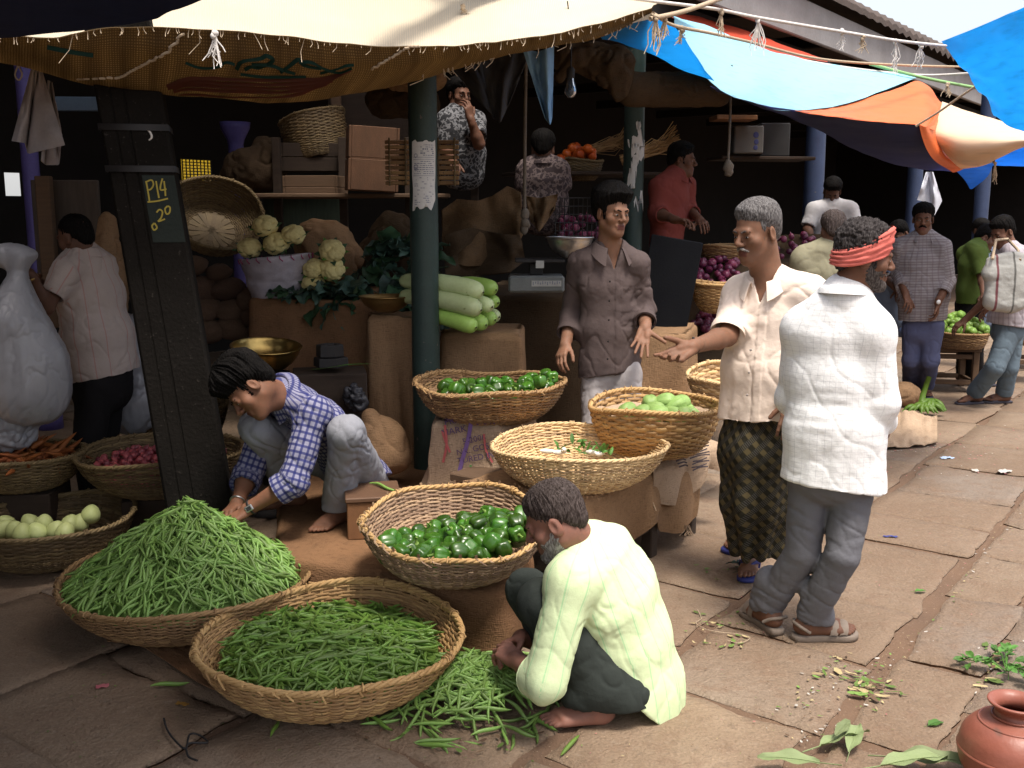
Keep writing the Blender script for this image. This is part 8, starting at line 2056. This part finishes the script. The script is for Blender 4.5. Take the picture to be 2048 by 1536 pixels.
# light bulb
b = at(1141, 178, 6.2); t = thing('light_bulb', 'clear light bulb hanging unlit under the eaves', 'light bulb', b)
gm = bpy.data.materials.new('bulb_glass'); gm.use_nodes = True; gp_ = gm.node_tree.nodes['Principled BSDF']; gp_.inputs['Base Color'].default_value = (.12, .16, .22, 1); gp_.inputs['Roughness'].default_value = .05; gp_.inputs['Transmission Weight'].default_value = .6
mb = MB(); mb.lathe([(.001, -.052), (.018, -.048), (.032, -.03), (.036, -.008), (.030, .02), (.022, .045), (.02, .062)], 20); mb.build('glass', gm, t)
mb = MB(); mb.lathe([(.02, .06), (.024, .065), (.024, .11), (.012, .125), (.001, .125)], 14); mb.build('socket', MAT['black'], t); mb = MB(); mb.tube([(0, 0, .12), (.005, .02, .3), (-.02, .05, .5)], .004, 5); mb.build('wire', MAT['black'], t)
# ================================================================== crates, boards, furniture in the hall
def plank_box(name, label, cat, c, size, rot, mat, planks=4, th=.018, open_=True, group=None):
 t = thing(name, label, cat, c, group=group, rot=Matrix(np.asarray(rot).tolist()).to_euler()); w, d, h = size
 for nm, sgn in (('side_panel', -1), ('side_panel', 1)):
  mb = MB();
  for k in range(planks): mb.box((sgn * (w / 2 - th / 2), 0, h * (k + .5) / planks), (th, d, h / planks * .96), bev=.003)
  mb.build(nm, mat, t)
 for nm, sgn in (('front_panel', -1), ('back_panel', 1)):
  mb = MB()
  for k in range(planks): mb.box((0, sgn * (d / 2 - th / 2 - .001), h * (k + .5) / planks + .002), (w - 2 * th - .004, th, h / planks * .95), bev=.003)
  mb.build(nm, mat, t)
 mb = MB(); mb.box((0, 0, th / 2 + .003), (w - 2 * th - .006, d - 2 * th - .006, th)); mb.build('bottom', mat, t)
 return t
plank_box('wooden_crate', 'pinkish brown wooden crate standing on end on the shelf left of the post', 'crate', at(742, 384, 7.6), (.36, .25, .46), rotz(.25) @ roty(.05), M('crate_wood', (.15, .075, .042), (.09, .05, .03), 4, .85, .35, 60, .005, stretch=(6, 1, 2)), 2)
plank_box('wooden_crate', 'low open wooden crate left of the upright crate', 'crate', at(632, 398, 7.9), (.42, .3, .17), rotz(-.1), MAT['wood'], 2)
plank_box('wooden_crate', 'dark wooden crate beneath the wicker hamper', 'crate', at(630, 345, 8.3), (.5, .3, .22), rotz(.1), MAT['wood_dark'], 2)
def board(name, label, cat, c, size, rot, mat, bev=.006): mb = MB(); mb.box((0, 0, 0), size, bev=bev); o = mb.build(name, mat, loc=c); o.rotation_euler = Matrix(np.asarray(rot).tolist()).to_euler(); return tag(o, label, cat)
board('wooden_shelf', 'long plank shelf under the crates at the back', 'shelf', at(700, 392, 7.9), (1.5, .5, .03), rotz(.1), MAT['wood'])
board('wooden_partition', 'dark brown boarded partition behind the rolled bundle', 'partition', at(760, 205, 8.6), (.86, .04, .75), rotz(-.1), MAT['wood_dark'])
board('wooden_post', 'upright timber beside the boarded partition', 'timber', at(672, 205, 8.5), (.08, .08, .9), rotz(.1), MAT['wood'])
board('green_shutter', 'dull green boarded shutter below the shelf', 'shutter', at(605, 420, 8.4), (.62, .04, .5), rotz(.0), M('green_boards', (.05, .07, .05), (.03, .04, .03), 4, .8, .3, stretch=(12, 1, 1)))
t_ = thing('rack', 'dark rack that carries the crates and sacks behind the stalls', 'rack', at(760, 560, 8.2))
for k in range(4):
 mb = MB(); q = at(560 + 130 * k, 500, 8.1) - np.array(t_.location); mb.box(v3(q[0], q[1], -.1), (.06, .06, 2.4 - .0), bev=.004); mb.build('upright', MAT['wood_dark'], t_)
board('wooden_shelf', 'shelf board under the tomatoes', 'shelf', at(1190, 349, 9.0), (1.5, .6, .03), rotz(.3), MAT['wood_dark'])
board('wooden_boards', 'weathered upright boards behind the man in beige', 'boards', at(140, 505, 6.9), (.42, .05, .95), rotz(.15), M('weathered_boards', (.085, .065, .052), (.05, .04, .033), 4, .85, .4, 60, .006, stretch=(10, 1, 1)))
board('wooden_boards', 'narrow weathered post beside the upright boards', 'boards', at(98, 505, 6.75), (.09, .09, .98), rotz(.15), MAT['wood'])
sack_field('burlap_sack', 'tan sacking hung beside the leaning column behind the man in beige', 'sack', [('c', (215, 440, 6.5), (225, 560, 6.5), .05, .11), ('e', (228, 600, 6.5), (.1, .08, .2))], MAT['burlap'], .009, .02, (8, 8, 4), 18)
board('blue_sheet', 'faded blue metal sheet under the canopy beside the column', 'sheet', at(158, 208, 7.5), (.45, .02, .10), rotz(.1), M('faded_blue', (.10, .15, .21), (.07, .10, .15), 4, .7))
# wicker carrier behind the post
t_ = thing('reed_crate', 'slatted reed crate hanging behind the green post', 'crate', at(845, 372, 7.1)); mb = MB()
for k in range(9): mb.box((0, 0, .02 + .034 * k), (.50, .02, .026), bev=.004)
mb.build('slats', MAT['wicker_brown'], t_); mb = MB()
for k in range(5): mb.tube([(-.22 + .11 * k, -.016, 0), (-.22 + .11 * k, -.018, .32)], .006, 5)
mb.build('stakes', MAT['wicker_dark'], t_)
# straw bundles
for (px, py, d, L, a, lab) in ((1300, 300, 8.6, .5, .35, 'bundle of dry straw stalks behind the second post'), (1215, 290, 9.3, .4, .3, 'bundle of straw stalks beside the tomatoes')):
 rr = random.Random(px); mb = MB()
 for k in range(60): mb.tube([(-L / 2, rr.gauss(0, .02), rr.gauss(0, .02)), (L * .1, rr.gauss(0, .03), rr.gauss(0, .03)), (L / 2, rr.gauss(0, .06), rr.gauss(0, .06))], .003, 4)
 o = mb.build('straw_bundle', MAT['wicker_tan'], loc=at(px, py, d)); o.rotation_euler = (0, -a, 0); tag(o, lab, 'straw')
# wire crate
t_ = thing('wire_crate', 'black wire crate of onions beside the young man', 'crate', at(1160, 478, 7.45)); mb = MB()
for k in range(12): mb.tube([(-.18 + .0327 * k, -.02, 0), (-.18 + .0327 * k, -.02, .29)], .0035, 5)
for k in range(6): mb.tube([(-.18, -.02, .058 * k), (.18, -.02, .058 * k)], .004, 5)
for k in (-1, 1):
 for j in range(6): mb.tube([(k * .18, -.02, .058 * j), (k * .18, .25, .058 * j)], .004, 5)
mb.build('wires', MAT['black'], t_)
# black slab, boxes
board('black_board', 'dark slate board leaning right of the young man', 'board', at(1335, 580, 6.75), (.34, .05, .68), rotz(-.12) @ roty(.17) @ rotx(-.12), M('slate', (.010, .0105, .012), (.006, .006, .008), 4, .95, .3, spec=.04))
t_ = thing('white_box', 'white box on the hanging shelf behind the grey haired man', 'box', at(1492, 308, 9.4)); mb = MB(); mb.box((0, 0, .12), (.26, .2, .24), bev=.01); mb.build('carton', M('carton_white', (.15, .145, .14), (.11, .105, .10), 6, .8), t_); mb = MB()
for (x, z, s_) in ((.06, .16, .025), (.065, .10, .022), (.06, .05, .02)): mb.blob((x, -.101, z), (s_, .002, s_ * 1.1), nu=6, nv=12)
mb.build('emblem', flat_mat('emblem_blue', (.06, .07, .2), .8), t_)
t_ = thing('grey_box', 'grey box beside the white box', 'box', at(1544, 312, 9.7)); mb = MB(); mb.box((0, 0, .14), (.27, .2, .30), bev=.01); mb.build('carton', M('carton_grey', (.04, .04, .042), (.03, .03, .031), 6, .8), t_)
board('hanging_shelf', 'red brown plank shelf hanging above the white box', 'shelf', at(1466, 237, 9.2), (.36, .25, .04), rotz(.1), MAT['wood_red'])
board('hanging_shelf', 'dark plank under the white and grey boxes', 'shelf', at(1520, 318, 9.6), (.9, .4, .03), rotz(.2), MAT['wood_dark'])
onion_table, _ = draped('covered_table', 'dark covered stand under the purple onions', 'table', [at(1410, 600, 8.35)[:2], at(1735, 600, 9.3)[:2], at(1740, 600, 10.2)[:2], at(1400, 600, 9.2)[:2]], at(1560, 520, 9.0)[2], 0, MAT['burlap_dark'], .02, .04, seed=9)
# ================================================================== scales, weights, small things near the boy
def bowl(name, label, cat, rim, d, w_px, H, mat, squash=1.0, tilt=(0, 0, 0)):
 c = at(*rim, d); R = w_px / 2 / FPX * ((c - CAMP) @ FWD); t = thing(name, label, cat, c - np.array([0, 0, H]), rot=tilt); mb = MB()
 a = np.linspace(0, 1, 12); prof = [(max(.001, R * math.sin(x * 1.35) / math.sin(1.35)), H * (1 - math.cos(x * 1.35)) / (1 - math.cos(1.35))) for x in a]
 mb.lathe(prof + [(R * 1.03, H + .002), (R * 1.03, H + .006), (R * .99, H + .006)] + [(max(.001, p[0] - .004), p[1] + .004) for p in prof[::-1]], 48, sy=squash); mb.build('pan', mat, t); mb = MB()
 th = np.linspace(0, 2 * PI, 60); mb.tube(np.stack([R * 1.02 * np.cos(th), R * 1.02 * squash * np.sin(th), np.full(60, H + .004)], -1), .005, 6, cap=False); mb.build('rim', mat, t); return t
bowl('scale_pan', 'big brass weighing pan behind the boy', 'scale pan', (530, 692), 5.75, 136, .15, MAT['brass'], tilt=(math.radians(6), math.radians(4), 0))
bowl('brass_dish', 'shallow dull brass dish beside the green post', 'dish', (772, 594), 5.95, 104, .09, M('dull_brass', (.30, .19, .07), (.2, .12, .045), 9, .45, .15, 60, .002, metal=.8))
bowl('steel_pan', 'steel weighing pan left of the young man', 'scale pan', (1140, 476), 6.3, 92, .12, MAT['steel'])
t_ = thing('scale_stand', 'black iron stand carrying the brass weighing pan', 'scale', at(540, 800, 5.75) * [1, 1, 0] + [0, 0, .0]); mb = MB(); zt = at(530, 745, 5.75)[2]; mb.tube([(0, 0, 0), (0, 0, zt)], .03, 10); mb.lathe([(.18, 0), (.18, .03), (.05, .06)], 20); mb.lathe([(.02, zt - .06), (.12, zt - .01), (.12, zt)], 20); mb.build('stand', MAT['black'], t_)
def hexw(label, px, py, d, r, h):
 t = thing('iron_weight', label, 'weight', at(px, py, d), group='black iron weights'); mb = MB(); mb.lathe([(.001, 0), (r, 0), (r * 1.02, .004), (r, h - .006), (r * .94, h), (r * .55, h), (r * .5, h - .012), (.001, h - .012)], 6); o = mb.build('block', MAT['black'], t, smooth=False); return t
hexw('upper hexagonal iron weight behind the boy', 660, 712, 5.6, .075, .065); hexw('lower wider hexagonal iron weight under the other', 662, 732, 5.6, .095, .05)
board('dark_bench', 'low dark box that carries the iron weights', 'box', at(660, 790, 5.65), (.4, .3, .28), rotz(.2), MAT['wood_dark'])
sack_field('plastic_bag', 'crumpled dark plastic bag beside the folded sacking', 'bag', [('e', (708, 795, 5.45), (.07, .06, .09))], M('dark_plastic', (.03, .03, .035), (.06, .06, .07), 12, .25, .4, 40, .01), .008, .03, (14, 14, 14), 19)
LFb = leaf_mesh(.24, .018, 3, .1, .05); o = single('green_leaf_blade', LFb, MAT['leafy'], at(655, 735, 5.45), (0, -.1, .1), 'single long green leaf lying on the iron weights', 'leaf', None)
# platform scale left of the young man
t_ = thing('counter_scale', 'grey counter scale with a dial plate left of the young man', 'scale', at(1072, 582, 6.35)); mb = MB(); mb.box((0, 0, .05), (.34, .26, .10), bev=.012); mb.build('housing', M('grey_enamel', (.16, .17, .17), (.11, .12, .12), 8, .5), t_)
mb = MB(); mb.box((0, 0, .135), (.08, .08, .07), bev=.005); mb.box((.02, 0, .19), (.30, .24, .02), bev=.005); mb.build('platform', MAT['black'], t_); mb = MB(); mb.box((.06, -.132, .055), (.18, .004, .035)); mb.build('scale_plate', M('plate_white', (.42, .42, .40), (.3, .3, .29), 10, .5), t_)
mb = MB()
for k in range(12): mb.box((-.02 + k * .0145, -.1345, .055 + (.006 if k % 3 else 0)), (.005, .002, .012 if k % 2 else .02))
mb.build('markings', MAT['print'], t_); mb = MB(); mb.box((.02, -.125, .17), (.05, .004, .045)); mb.build('socket_plate', bpy.data.materials['plate_white'], t_)
# wooden box with lid
bx = gnd(738, 1078, .25); t_ = thing('wooden_box', 'worn brown wooden box with a hinged lid next to the boy', 'box', bx + [0, .135, 0], rotz=math.radians(10)); mb = MB(); mb.box((0, 0, .085), (.235, .27, .17), bev=.004); mb.build('body', MAT['wood_red'], t_); mb = MB(); mb.box((0, 0, .183), (.25, .285, .022), bev=.004); mb.build('lid', M('lid_wood', (.13, .07, .04), (.09, .048, .03), 5, .6, .3, 60, .004, stretch=(1, 8, 1), speck=(20, .74, (.42, .28, .18))), t_)
o = bpy.data.objects.new('green_bean', me_bean := BEANS[2].mesh('green_bean')); me_bean.materials.append(MAT['bean2']); COL.objects.link(o); o.location = (bx + [.05, .15, .202]).tolist(); o.rotation_euler = (0, 0, -.7); o.scale = (1.3,) * 3; tag(o, 'single green bean lying on the lid of the wooden box', 'bean')
board('low_box', 'low dark box under the basket of shallots', 'box', B8['base'] * [1, 1, 0] + [0, 0, B8['base'][2] / 2 - .003], (.40, .40, B8['base'][2] - .006), rotz(.3), MAT['wood_dark'])
board('low_box', 'low dark box under the basket of carrots', 'box', B9['base'] * [1, 1, 0] + [0, 0, B9['base'][2] / 2 - .003], (.34, .34, B9['base'][2] - .006), rotz(.1), MAT['wood_dark'])
# ================================================================== stools, bananas, bag at the right
def stool(label, c, w, d, h, mat, rz):
 t = thing('wooden_stool', label, 'stool', c, rotz=rz); mb = MB(); mb.box((0, 0, h - .02), (w, d, .04), bev=.005); mb.build('top', mat, t)
 for sx in (-1, 1):
  for sy in (-1, 1): mb = MB(); mb.box((sx * (w / 2 - .04), sy * (d / 2 - .04), (h - .04) / 2), (.055, .055, h - .04), bev=.005); mb.build('leg', mat, t)
 for sx in (-1, 1): mb = MB(); mb.box((sx * (w / 2 - .04), 0, .10), (.03, d - .14, .04), bev=.004); mb.build('rail', mat, t)
 for sy in (-1, 1):
  for z in (.10, h - .09): mb = MB(); mb.box((0, sy * (d / 2 - .04), z), (w - .14, .03, .045), bev=.004); mb.build('rail', mat, t)
 return t
q = gnd(1908, 786); stool('wooden stool carrying the basket of limes', [q[0], q[1] + .25, 0], .52, .5, B15['base'][2] - .002, MAT['wood'], math.radians(-8))
q = gnd(2062, 742); stool('wooden stool cut off by the right edge of the picture', [q[0], q[1] + .2, 0], .5, .5, .55, MAT['wood'], math.radians(-8))
B16 = basket('basket on the stool at the right edge of the picture', (2068, 660), 10.3, 96, .14, MAT['wicker_brown'], seed=16, nst=28, base_f=.7)
MAT['banana'] = M('green_banana', (.085, .155, .018), (.055, .105, .013), 8, .45, .1, 60, .003, island=.0)
bq = gnd(1846, 832); t_ = thing('banana_bunch', 'bunch of green bananas lying on the paving by the burlap sack', 'bananas', bq)
rr = random.Random(9)
for k in range(22):
 row = k // 8; f = (k % 8) / 7 - .5; L = rr.uniform(.16, .20); a = -1.25 + 2.3 * (f + .5) + rr.gauss(0, .12); x = np.linspace(0, 1, 9); o_ = np.array([-.02 + .05 * row, .02 * row, .045 + .045 * row]); dx, dy = math.sin(a), -abs(math.cos(a)) * .75
 pts = o_ + np.stack([dx * L * x, dy * L * x, .05 * np.sin(x * 2.7) * (1 - .3 * row) - (.02 + .03 * row) * x], -1); pts[:, 2] = np.maximum(pts[:, 2], .02); mb = MB(); mb.tube(pts, np.array([.010, .014, .020, .0225, .0235, .0225, .019, .011, .004]) * 1.1, 6); mb.build('banana', MAT['banana'], t_)
mb = MB(); mb.tube([(-.02, .0, .06), (0, .03, .18), (.05, .05, .33)], [.035, .024, .021], 10); mb.build('stalk', MAT['banana'], t_)
bagc = at(2012, 562, 8.45); t_ = thing('sack_bag', 'big woven white sack bag with dark red stripes on the shoulder of the man', 'bag', at(2012, 612, 8.45)); F = Field()
F.loft([(at(2012, 516, 8.45), .175, .045), (at(2012, 545, 8.45), .185, .085), (at(2012, 602, 8.45), .19, .10)], v3(1, .1, 0), .03); V, Q = sdf_mesh(F, .009); N = vnormals(V, Q); V = V + N * (.012 * fbm(V * [7, 7, 9], 3))[:, None]; fabv = np.stack([(V[:, 0] - bagc[0]), V[:, 2], V[:, 1]], 1)
def pat_bag(t, u, v, c, line): return t.mix(t.math('MULTIPLY', t.ramp(t.math('ABSOLUTE', t.math('ADD', u, .105)), [(.007, 1.), (.012, 0.)]), .9), t.mix(t.math('MULTIPLY', t.ramp(t.math('ABSOLUTE', t.math('SUBTRACT', u, .03)), [(.006, 1.), (.01, 0.)]), .8), c, (.05, .05, .045)), (.13, .02, .03))
me_ = fast_mesh('bag', V - np.array(t_.location), [Q]); a_ = me_.attributes.new('fab', 'FLOAT_VECTOR', 'POINT'); a_.data.foreach_set('vector', fabv.astype(np.float32).ravel()); link('bag', me_, cloth_mat('woven_sack', (.36, .355, .33), pat_bag, .5, .5), t_)
mb = MB(); mb.tube(np.array([at(1985, 518, 8.38), at(1992, 480, 8.5), at(2015, 478, 8.75), at(2036, 500, 8.6), at(2040, 520, 8.4)]) - np.array(t_.location), .012, 6); mb.build('handle', MAT['rope'], t_)
# ================================================================== copper pot, leaves and litter
pc = gnd(2024, 1578); pc = np.array([pc[0], pc[1] + .02, 0]); t_ = thing('copper_pot', 'red brown copper water pot with a wide mouth at the lower right corner', 'pot', pc)
MAT['copper'] = M('copper_paint', (.26, .085, .055), (.185, .060, .042), 5, .42, .3, 30, .006, spec=.4, speck=(9, .64, (.16, .07, .05)))
mb = MB(); a = [(.001, 0), (.07, .0), (.105, .02), (.140, .06), (.153, .11), (.1535, .118), (.151, .122), (.150, .128), (.140, .165), (.112, .198), (.080, .214), (.064, .222), (.057, .232), (.055, .240), (.062, .252), (.075, .262), (.079, .268), (.077, .272), (.070, .272), (.056, .262), (.048, .245), (.055, .225), (.10, .19), (.13, .12), (.10, .03), (.001, .012)]
a = cr_resample(np.array(a), 90, 0); a[:, 0] = np.maximum(a[:, 0], .0005); mb.lathe(a, 64, c=(0, 0, 0)); mb.build('body', MAT['copper'], t_)
mb = MB(); th = np.linspace(0, 2 * PI, 50)
for z, r in ((.226, .064), (.206, .098)): mb.tube(np.stack([r * np.cos(th), r * np.sin(th), np.full(50, z)], -1), .004, 6, cap=False)
mb.build('neck_ring', MAT['copper'], t_)
BL = [leaf_mesh(.26, .06, k, .12, .12, 12) for k in range(3)]
MAT['leaf_strip'] = M('banana_leaf', (.20, .245, .115), (.145, .185, .075), 5, .6, .3, 60, .003, objrand=.2, stretch=(1, 10, 1))
for k, (px, py, rz, sc, lab) in enumerate([(1640, 1490, .45, 1.0, 'torn pale banana leaf pointing left in front of the pot'), (1700, 1500, 1.1, .9, 'folded green banana leaf piece in front of the pot'), (1790, 1512, -.2, 1.1, 'wide pale leaf lying nearest to the copper pot'), (1640, 1524, 3.0, .9, 'long straw green leaf strip at the bottom edge'), (1760, 1530, .2, 1.1, 'pale leaf cut off by the bottom edge beside the pot'), (1672, 1470, .9, .6, 'small upturned leaf above the torn banana leaves')]):
 single('banana_leaf', BL[k % 3], MAT['leaf_strip'], gnd(px, py, .022 + .006 * k), (.25 * (k % 3 - 1), -.05, rz), lab, 'leaf', 'torn banana leaves by the pot', (sc * .8, sc * .6, sc))
# weeds and sprigs in the joint
rr = random.Random(77)
t_ = thing('weed', 'trailing green weed in the wide joint above the copper pot', 'weed', gnd(2012, 1345));
for k in range(11):
 a = rr.uniform(0, 6.28); L = rr.uniform(.08, .2); mb = MB(); pts = np.array([[0, 0, .005], [math.cos(a) * L * .4, math.sin(a) * L * .4, .05], [math.cos(a) * L * .8, math.sin(a) * L * .8, .035], [math.cos(a) * L, math.sin(a) * L, .012]]); mb.tube(pts, [.002, .002, .0015, .001], 4); st = mb.build('stem', MAT['leafy'], t_)
 for j in range(4):
  lo = bpy.data.objects.new('leaf', LF[j % 5]); COL.objects.link(lo); lo.parent = st; lo.location = cr_resample(pts, 8, 0)[2 + j].tolist(); lo.rotation_euler = (rr.uniform(-.6, .6), rr.uniform(-.4, .2), a + rr.uniform(-1.2, 1.2)); lo.scale = (.7,) * 3
def litter(n, region, mats, size, name, label, cat, seed, z=.006):
 rr = random.Random(seed); mb = MB()
 for _ in range(n):
  px, py = region(rr); p = gnd(px, py); L = rr.uniform(*size); a = rr.uniform(0, 6.28); w = L * rr.uniform(.2, .6); k = rr.randrange(len(mats)); u = np.linspace(-.5, .5, 4)
  P = np.array([[[math.cos(a) * L * x - math.sin(a) * w * y * (1 - x * x * 2.5), math.sin(a) * L * x + math.cos(a) * w * y * (1 - x * x * 2.5), .002 + L * .12 * rr.random() + .10 * L * x * x] for y in (-.5, 0, .5)] for x in u]) + p + [0, 0, z - .002]
  mb.grid(P, m=k)
 o = mb.build(name, mats); return tag(o, label, cat, None, 'stuff')
L_g = M('scrap_green', (.14, .22, .05), (.09, .15, .03), 30, .7, island=.4); L_y = M('scrap_straw', (.40, .32, .17), (.28, .21, .11), 30, .8, island=.3); L_r = M('scrap_onion_skin', (.42, .10, .13), (.50, .22, .20), 40, .5, island=.4); L_w = M('scrap_white', (.48, .45, .41), (.38, .35, .31), 30, .7, island=.2); L_b = M('scrap_brown', (.14, .085, .05), (.09, .055, .035), 30, .9, island=.3)
def box_reg(*bs):
 def f(rr): b = bs[rr.randrange(len(bs))]; return rr.uniform(b[0], b[2]), rr.uniform(b[1], b[3])
 return f
def line_reg(*ls):
 def f(rr): a = ls[rr.randrange(len(ls))]; t = rr.random(); s = a[4]; return a[0] + (a[2] - a[0]) * t + rr.gauss(0, s), a[1] + (a[3] - a[1]) * t + rr.gauss(0, s * .6)
 return f
litter(260, line_reg((1874, 1238, 1600, 1490, 22), (2048, 1013, 1890, 1215, 10), (1640, 1330, 1760, 1390, 34), (2000, 1290, 1965, 1380, 22), (1560, 1440, 1700, 1330, 26)), [L_g, L_y, L_b, L_w], (.004, .020), 'litter', 'crushed leaves and straw trodden into the wide paving joints', 'litter', 1, .004)
litter(420, box_reg((1700, 850, 2040, 960), (1780, 870, 1990, 920), (1690, 870, 1900, 905)), [L_r, L_r, L_r, L_w, L_y], (.004, .020), 'litter', 'pink onion skins scattered on the paving behind the men', 'litter', 2)
litter(260, box_reg((1100, 1050, 2040, 1530)), [L_y, L_b, L_g, L_b, L_r], (.003, .011), 'litter', 'sparse crumbs and scraps over the sunlit paving', 'litter', 3)
litter(300, box_reg((30, 1200, 1100, 1530)), [L_b, L_b, L_g, L_b], (.004, .014), 'litter', 'sparse crumbs and scraps over the shaded paving', 'litter', 4)
litter(45, box_reg((1370, 1225, 1500, 1300)), [L_g, L_y, L_g], (.006, .035), 'litter', 'green stalk ends and strings behind the old man', 'litter', 5)
litter(70, line_reg((1650, 1335, 1770, 1385, 22), (1700, 1350, 1760, 1400, 18), (2000, 1290, 1975, 1370, 14)), [L_g, L_y, L_b, L_g], (.018, .06), 'litter', 'torn leaves and stalks lodged in the broken corner of the paving', 'litter', 6, .006)
litter(60, box_reg((800, 1440, 1100, 1510), (700, 1430, 830, 1480), (1380, 1130, 1480, 1170)), [L_g, L_b, L_g], (.008, .035), 'litter', 'bean ends and crushed bits around the loose bean pile', 'litter', 7, .006)
def flat_scrap(name, label, cat, px, py, L, W, mat, a=0.0):
 mb = MB(); rr = random.Random(px); u = np.linspace(-.5, .5, 6); v = np.linspace(-.5, .5, 5); P = np.array([[[x * L + rr.gauss(0, .04) * L * .5, y * W + rr.gauss(0, .04) * W, .006 + .012 * abs(math.sin(x * 5 + y * 3)) * min(1, L * 8)] for y in v] for x in u]); mb.grid(P); o = mb.build(name, mat, loc=gnd(px, py)); o.rotation_euler = (0, 0, a); return tag(o, label, cat)
flat_scrap('plastic_scrap', 'small dark blue plastic scrap on the paving right of the grey trousers', 'scrap', 1781, 1076, .075, .02, flat_mat('blue_scrap', (.05, .06, .22), .5), -.1)
flat_scrap('plastic_scrap', 'pale blue paper scrap near the onion skins', 'scrap', 1893, 918, .09, .05, flat_mat('paleblue_scrap', (.45, .55, .72), .5), .2)
flat_scrap('paper_scrap', 'white paper scrap in the joint near the right edge', 'scrap', 2008, 945, .10, .06, L_w, .5)
flat_scrap('paper_scrap', 'white paper scrap left of the other one in the same joint', 'scrap', 1950, 943, .06, .04, L_w, 1.2)
flat_scrap('leaf_scrap', 'yellow leaf lying on the shaded paving below the nearest basket', 'leaf scrap', 365, 1412, .05, .02, flat_mat('yellow_leaf', (.38, .20, .04), .7), -.4)
flat_scrap('leaf_scrap', 'red onion skin on the shaded paving left of the nearest basket', 'leaf scrap', 205, 1376, .045, .03, L_r, .4)
single('leaf_scrap', LF[1], MAT['leafy'], gnd(1858, 1450, .01), (0, 0, .5), 'bright green leaf scrap on the slab left of the copper pot', 'leaf scrap', None, 1.0)
single('leaf_scrap', LF[2], MAT['leafy'], gnd(1830, 1182, .01), (0, 0, .2), 'pale green leaf scrap in the joint right of the grey trousers', 'leaf scrap', None, .8)
for k in range(4): single('leaf_scrap', GL[k], MAT['leaf_dark'], gnd(1478 + 6 * k, 1140 - 4 * k, .02), (.2, -.2, k * 1.4), 'crumpled green leaves behind the blue flip-flop', 'leaf scrap', 'crumpled leaves by the flip-flop', .45)
rr = random.Random(3); P = []
for (px, py) in [(328, 1445), (335, 1470), (352, 1492), (372, 1508), (380, 1480), (400, 1478), (415, 1492), (378, 1500), (376, 1520), (395, 1530)]: q = gnd(px, py); q[2] = .012 + .012 * rr.random(); P.append(q)
mb = MB(); mb.tube(cr_resample(np.array(P), 50, 0), .0035, 5); tag(mb.build('string', MAT['black']), 'tangled black string on the shaded paving at the lower left', 'string')
P = [];
for (px, py) in [(1395, 1222), (1402, 1240), (1392, 1250), (1412, 1262), (1440, 1268), (1478, 1272), (1500, 1280), (1478, 1290), (1455, 1284)]: q = gnd(px, py); q[2] = .008; P.append(q)
mb = MB(); mb.tube(cr_resample(np.array(P), 50, 0), .0016, 5); tag(mb.build('string', MAT['rope']), 'pale string coiled on the paving behind the old man', 'string')
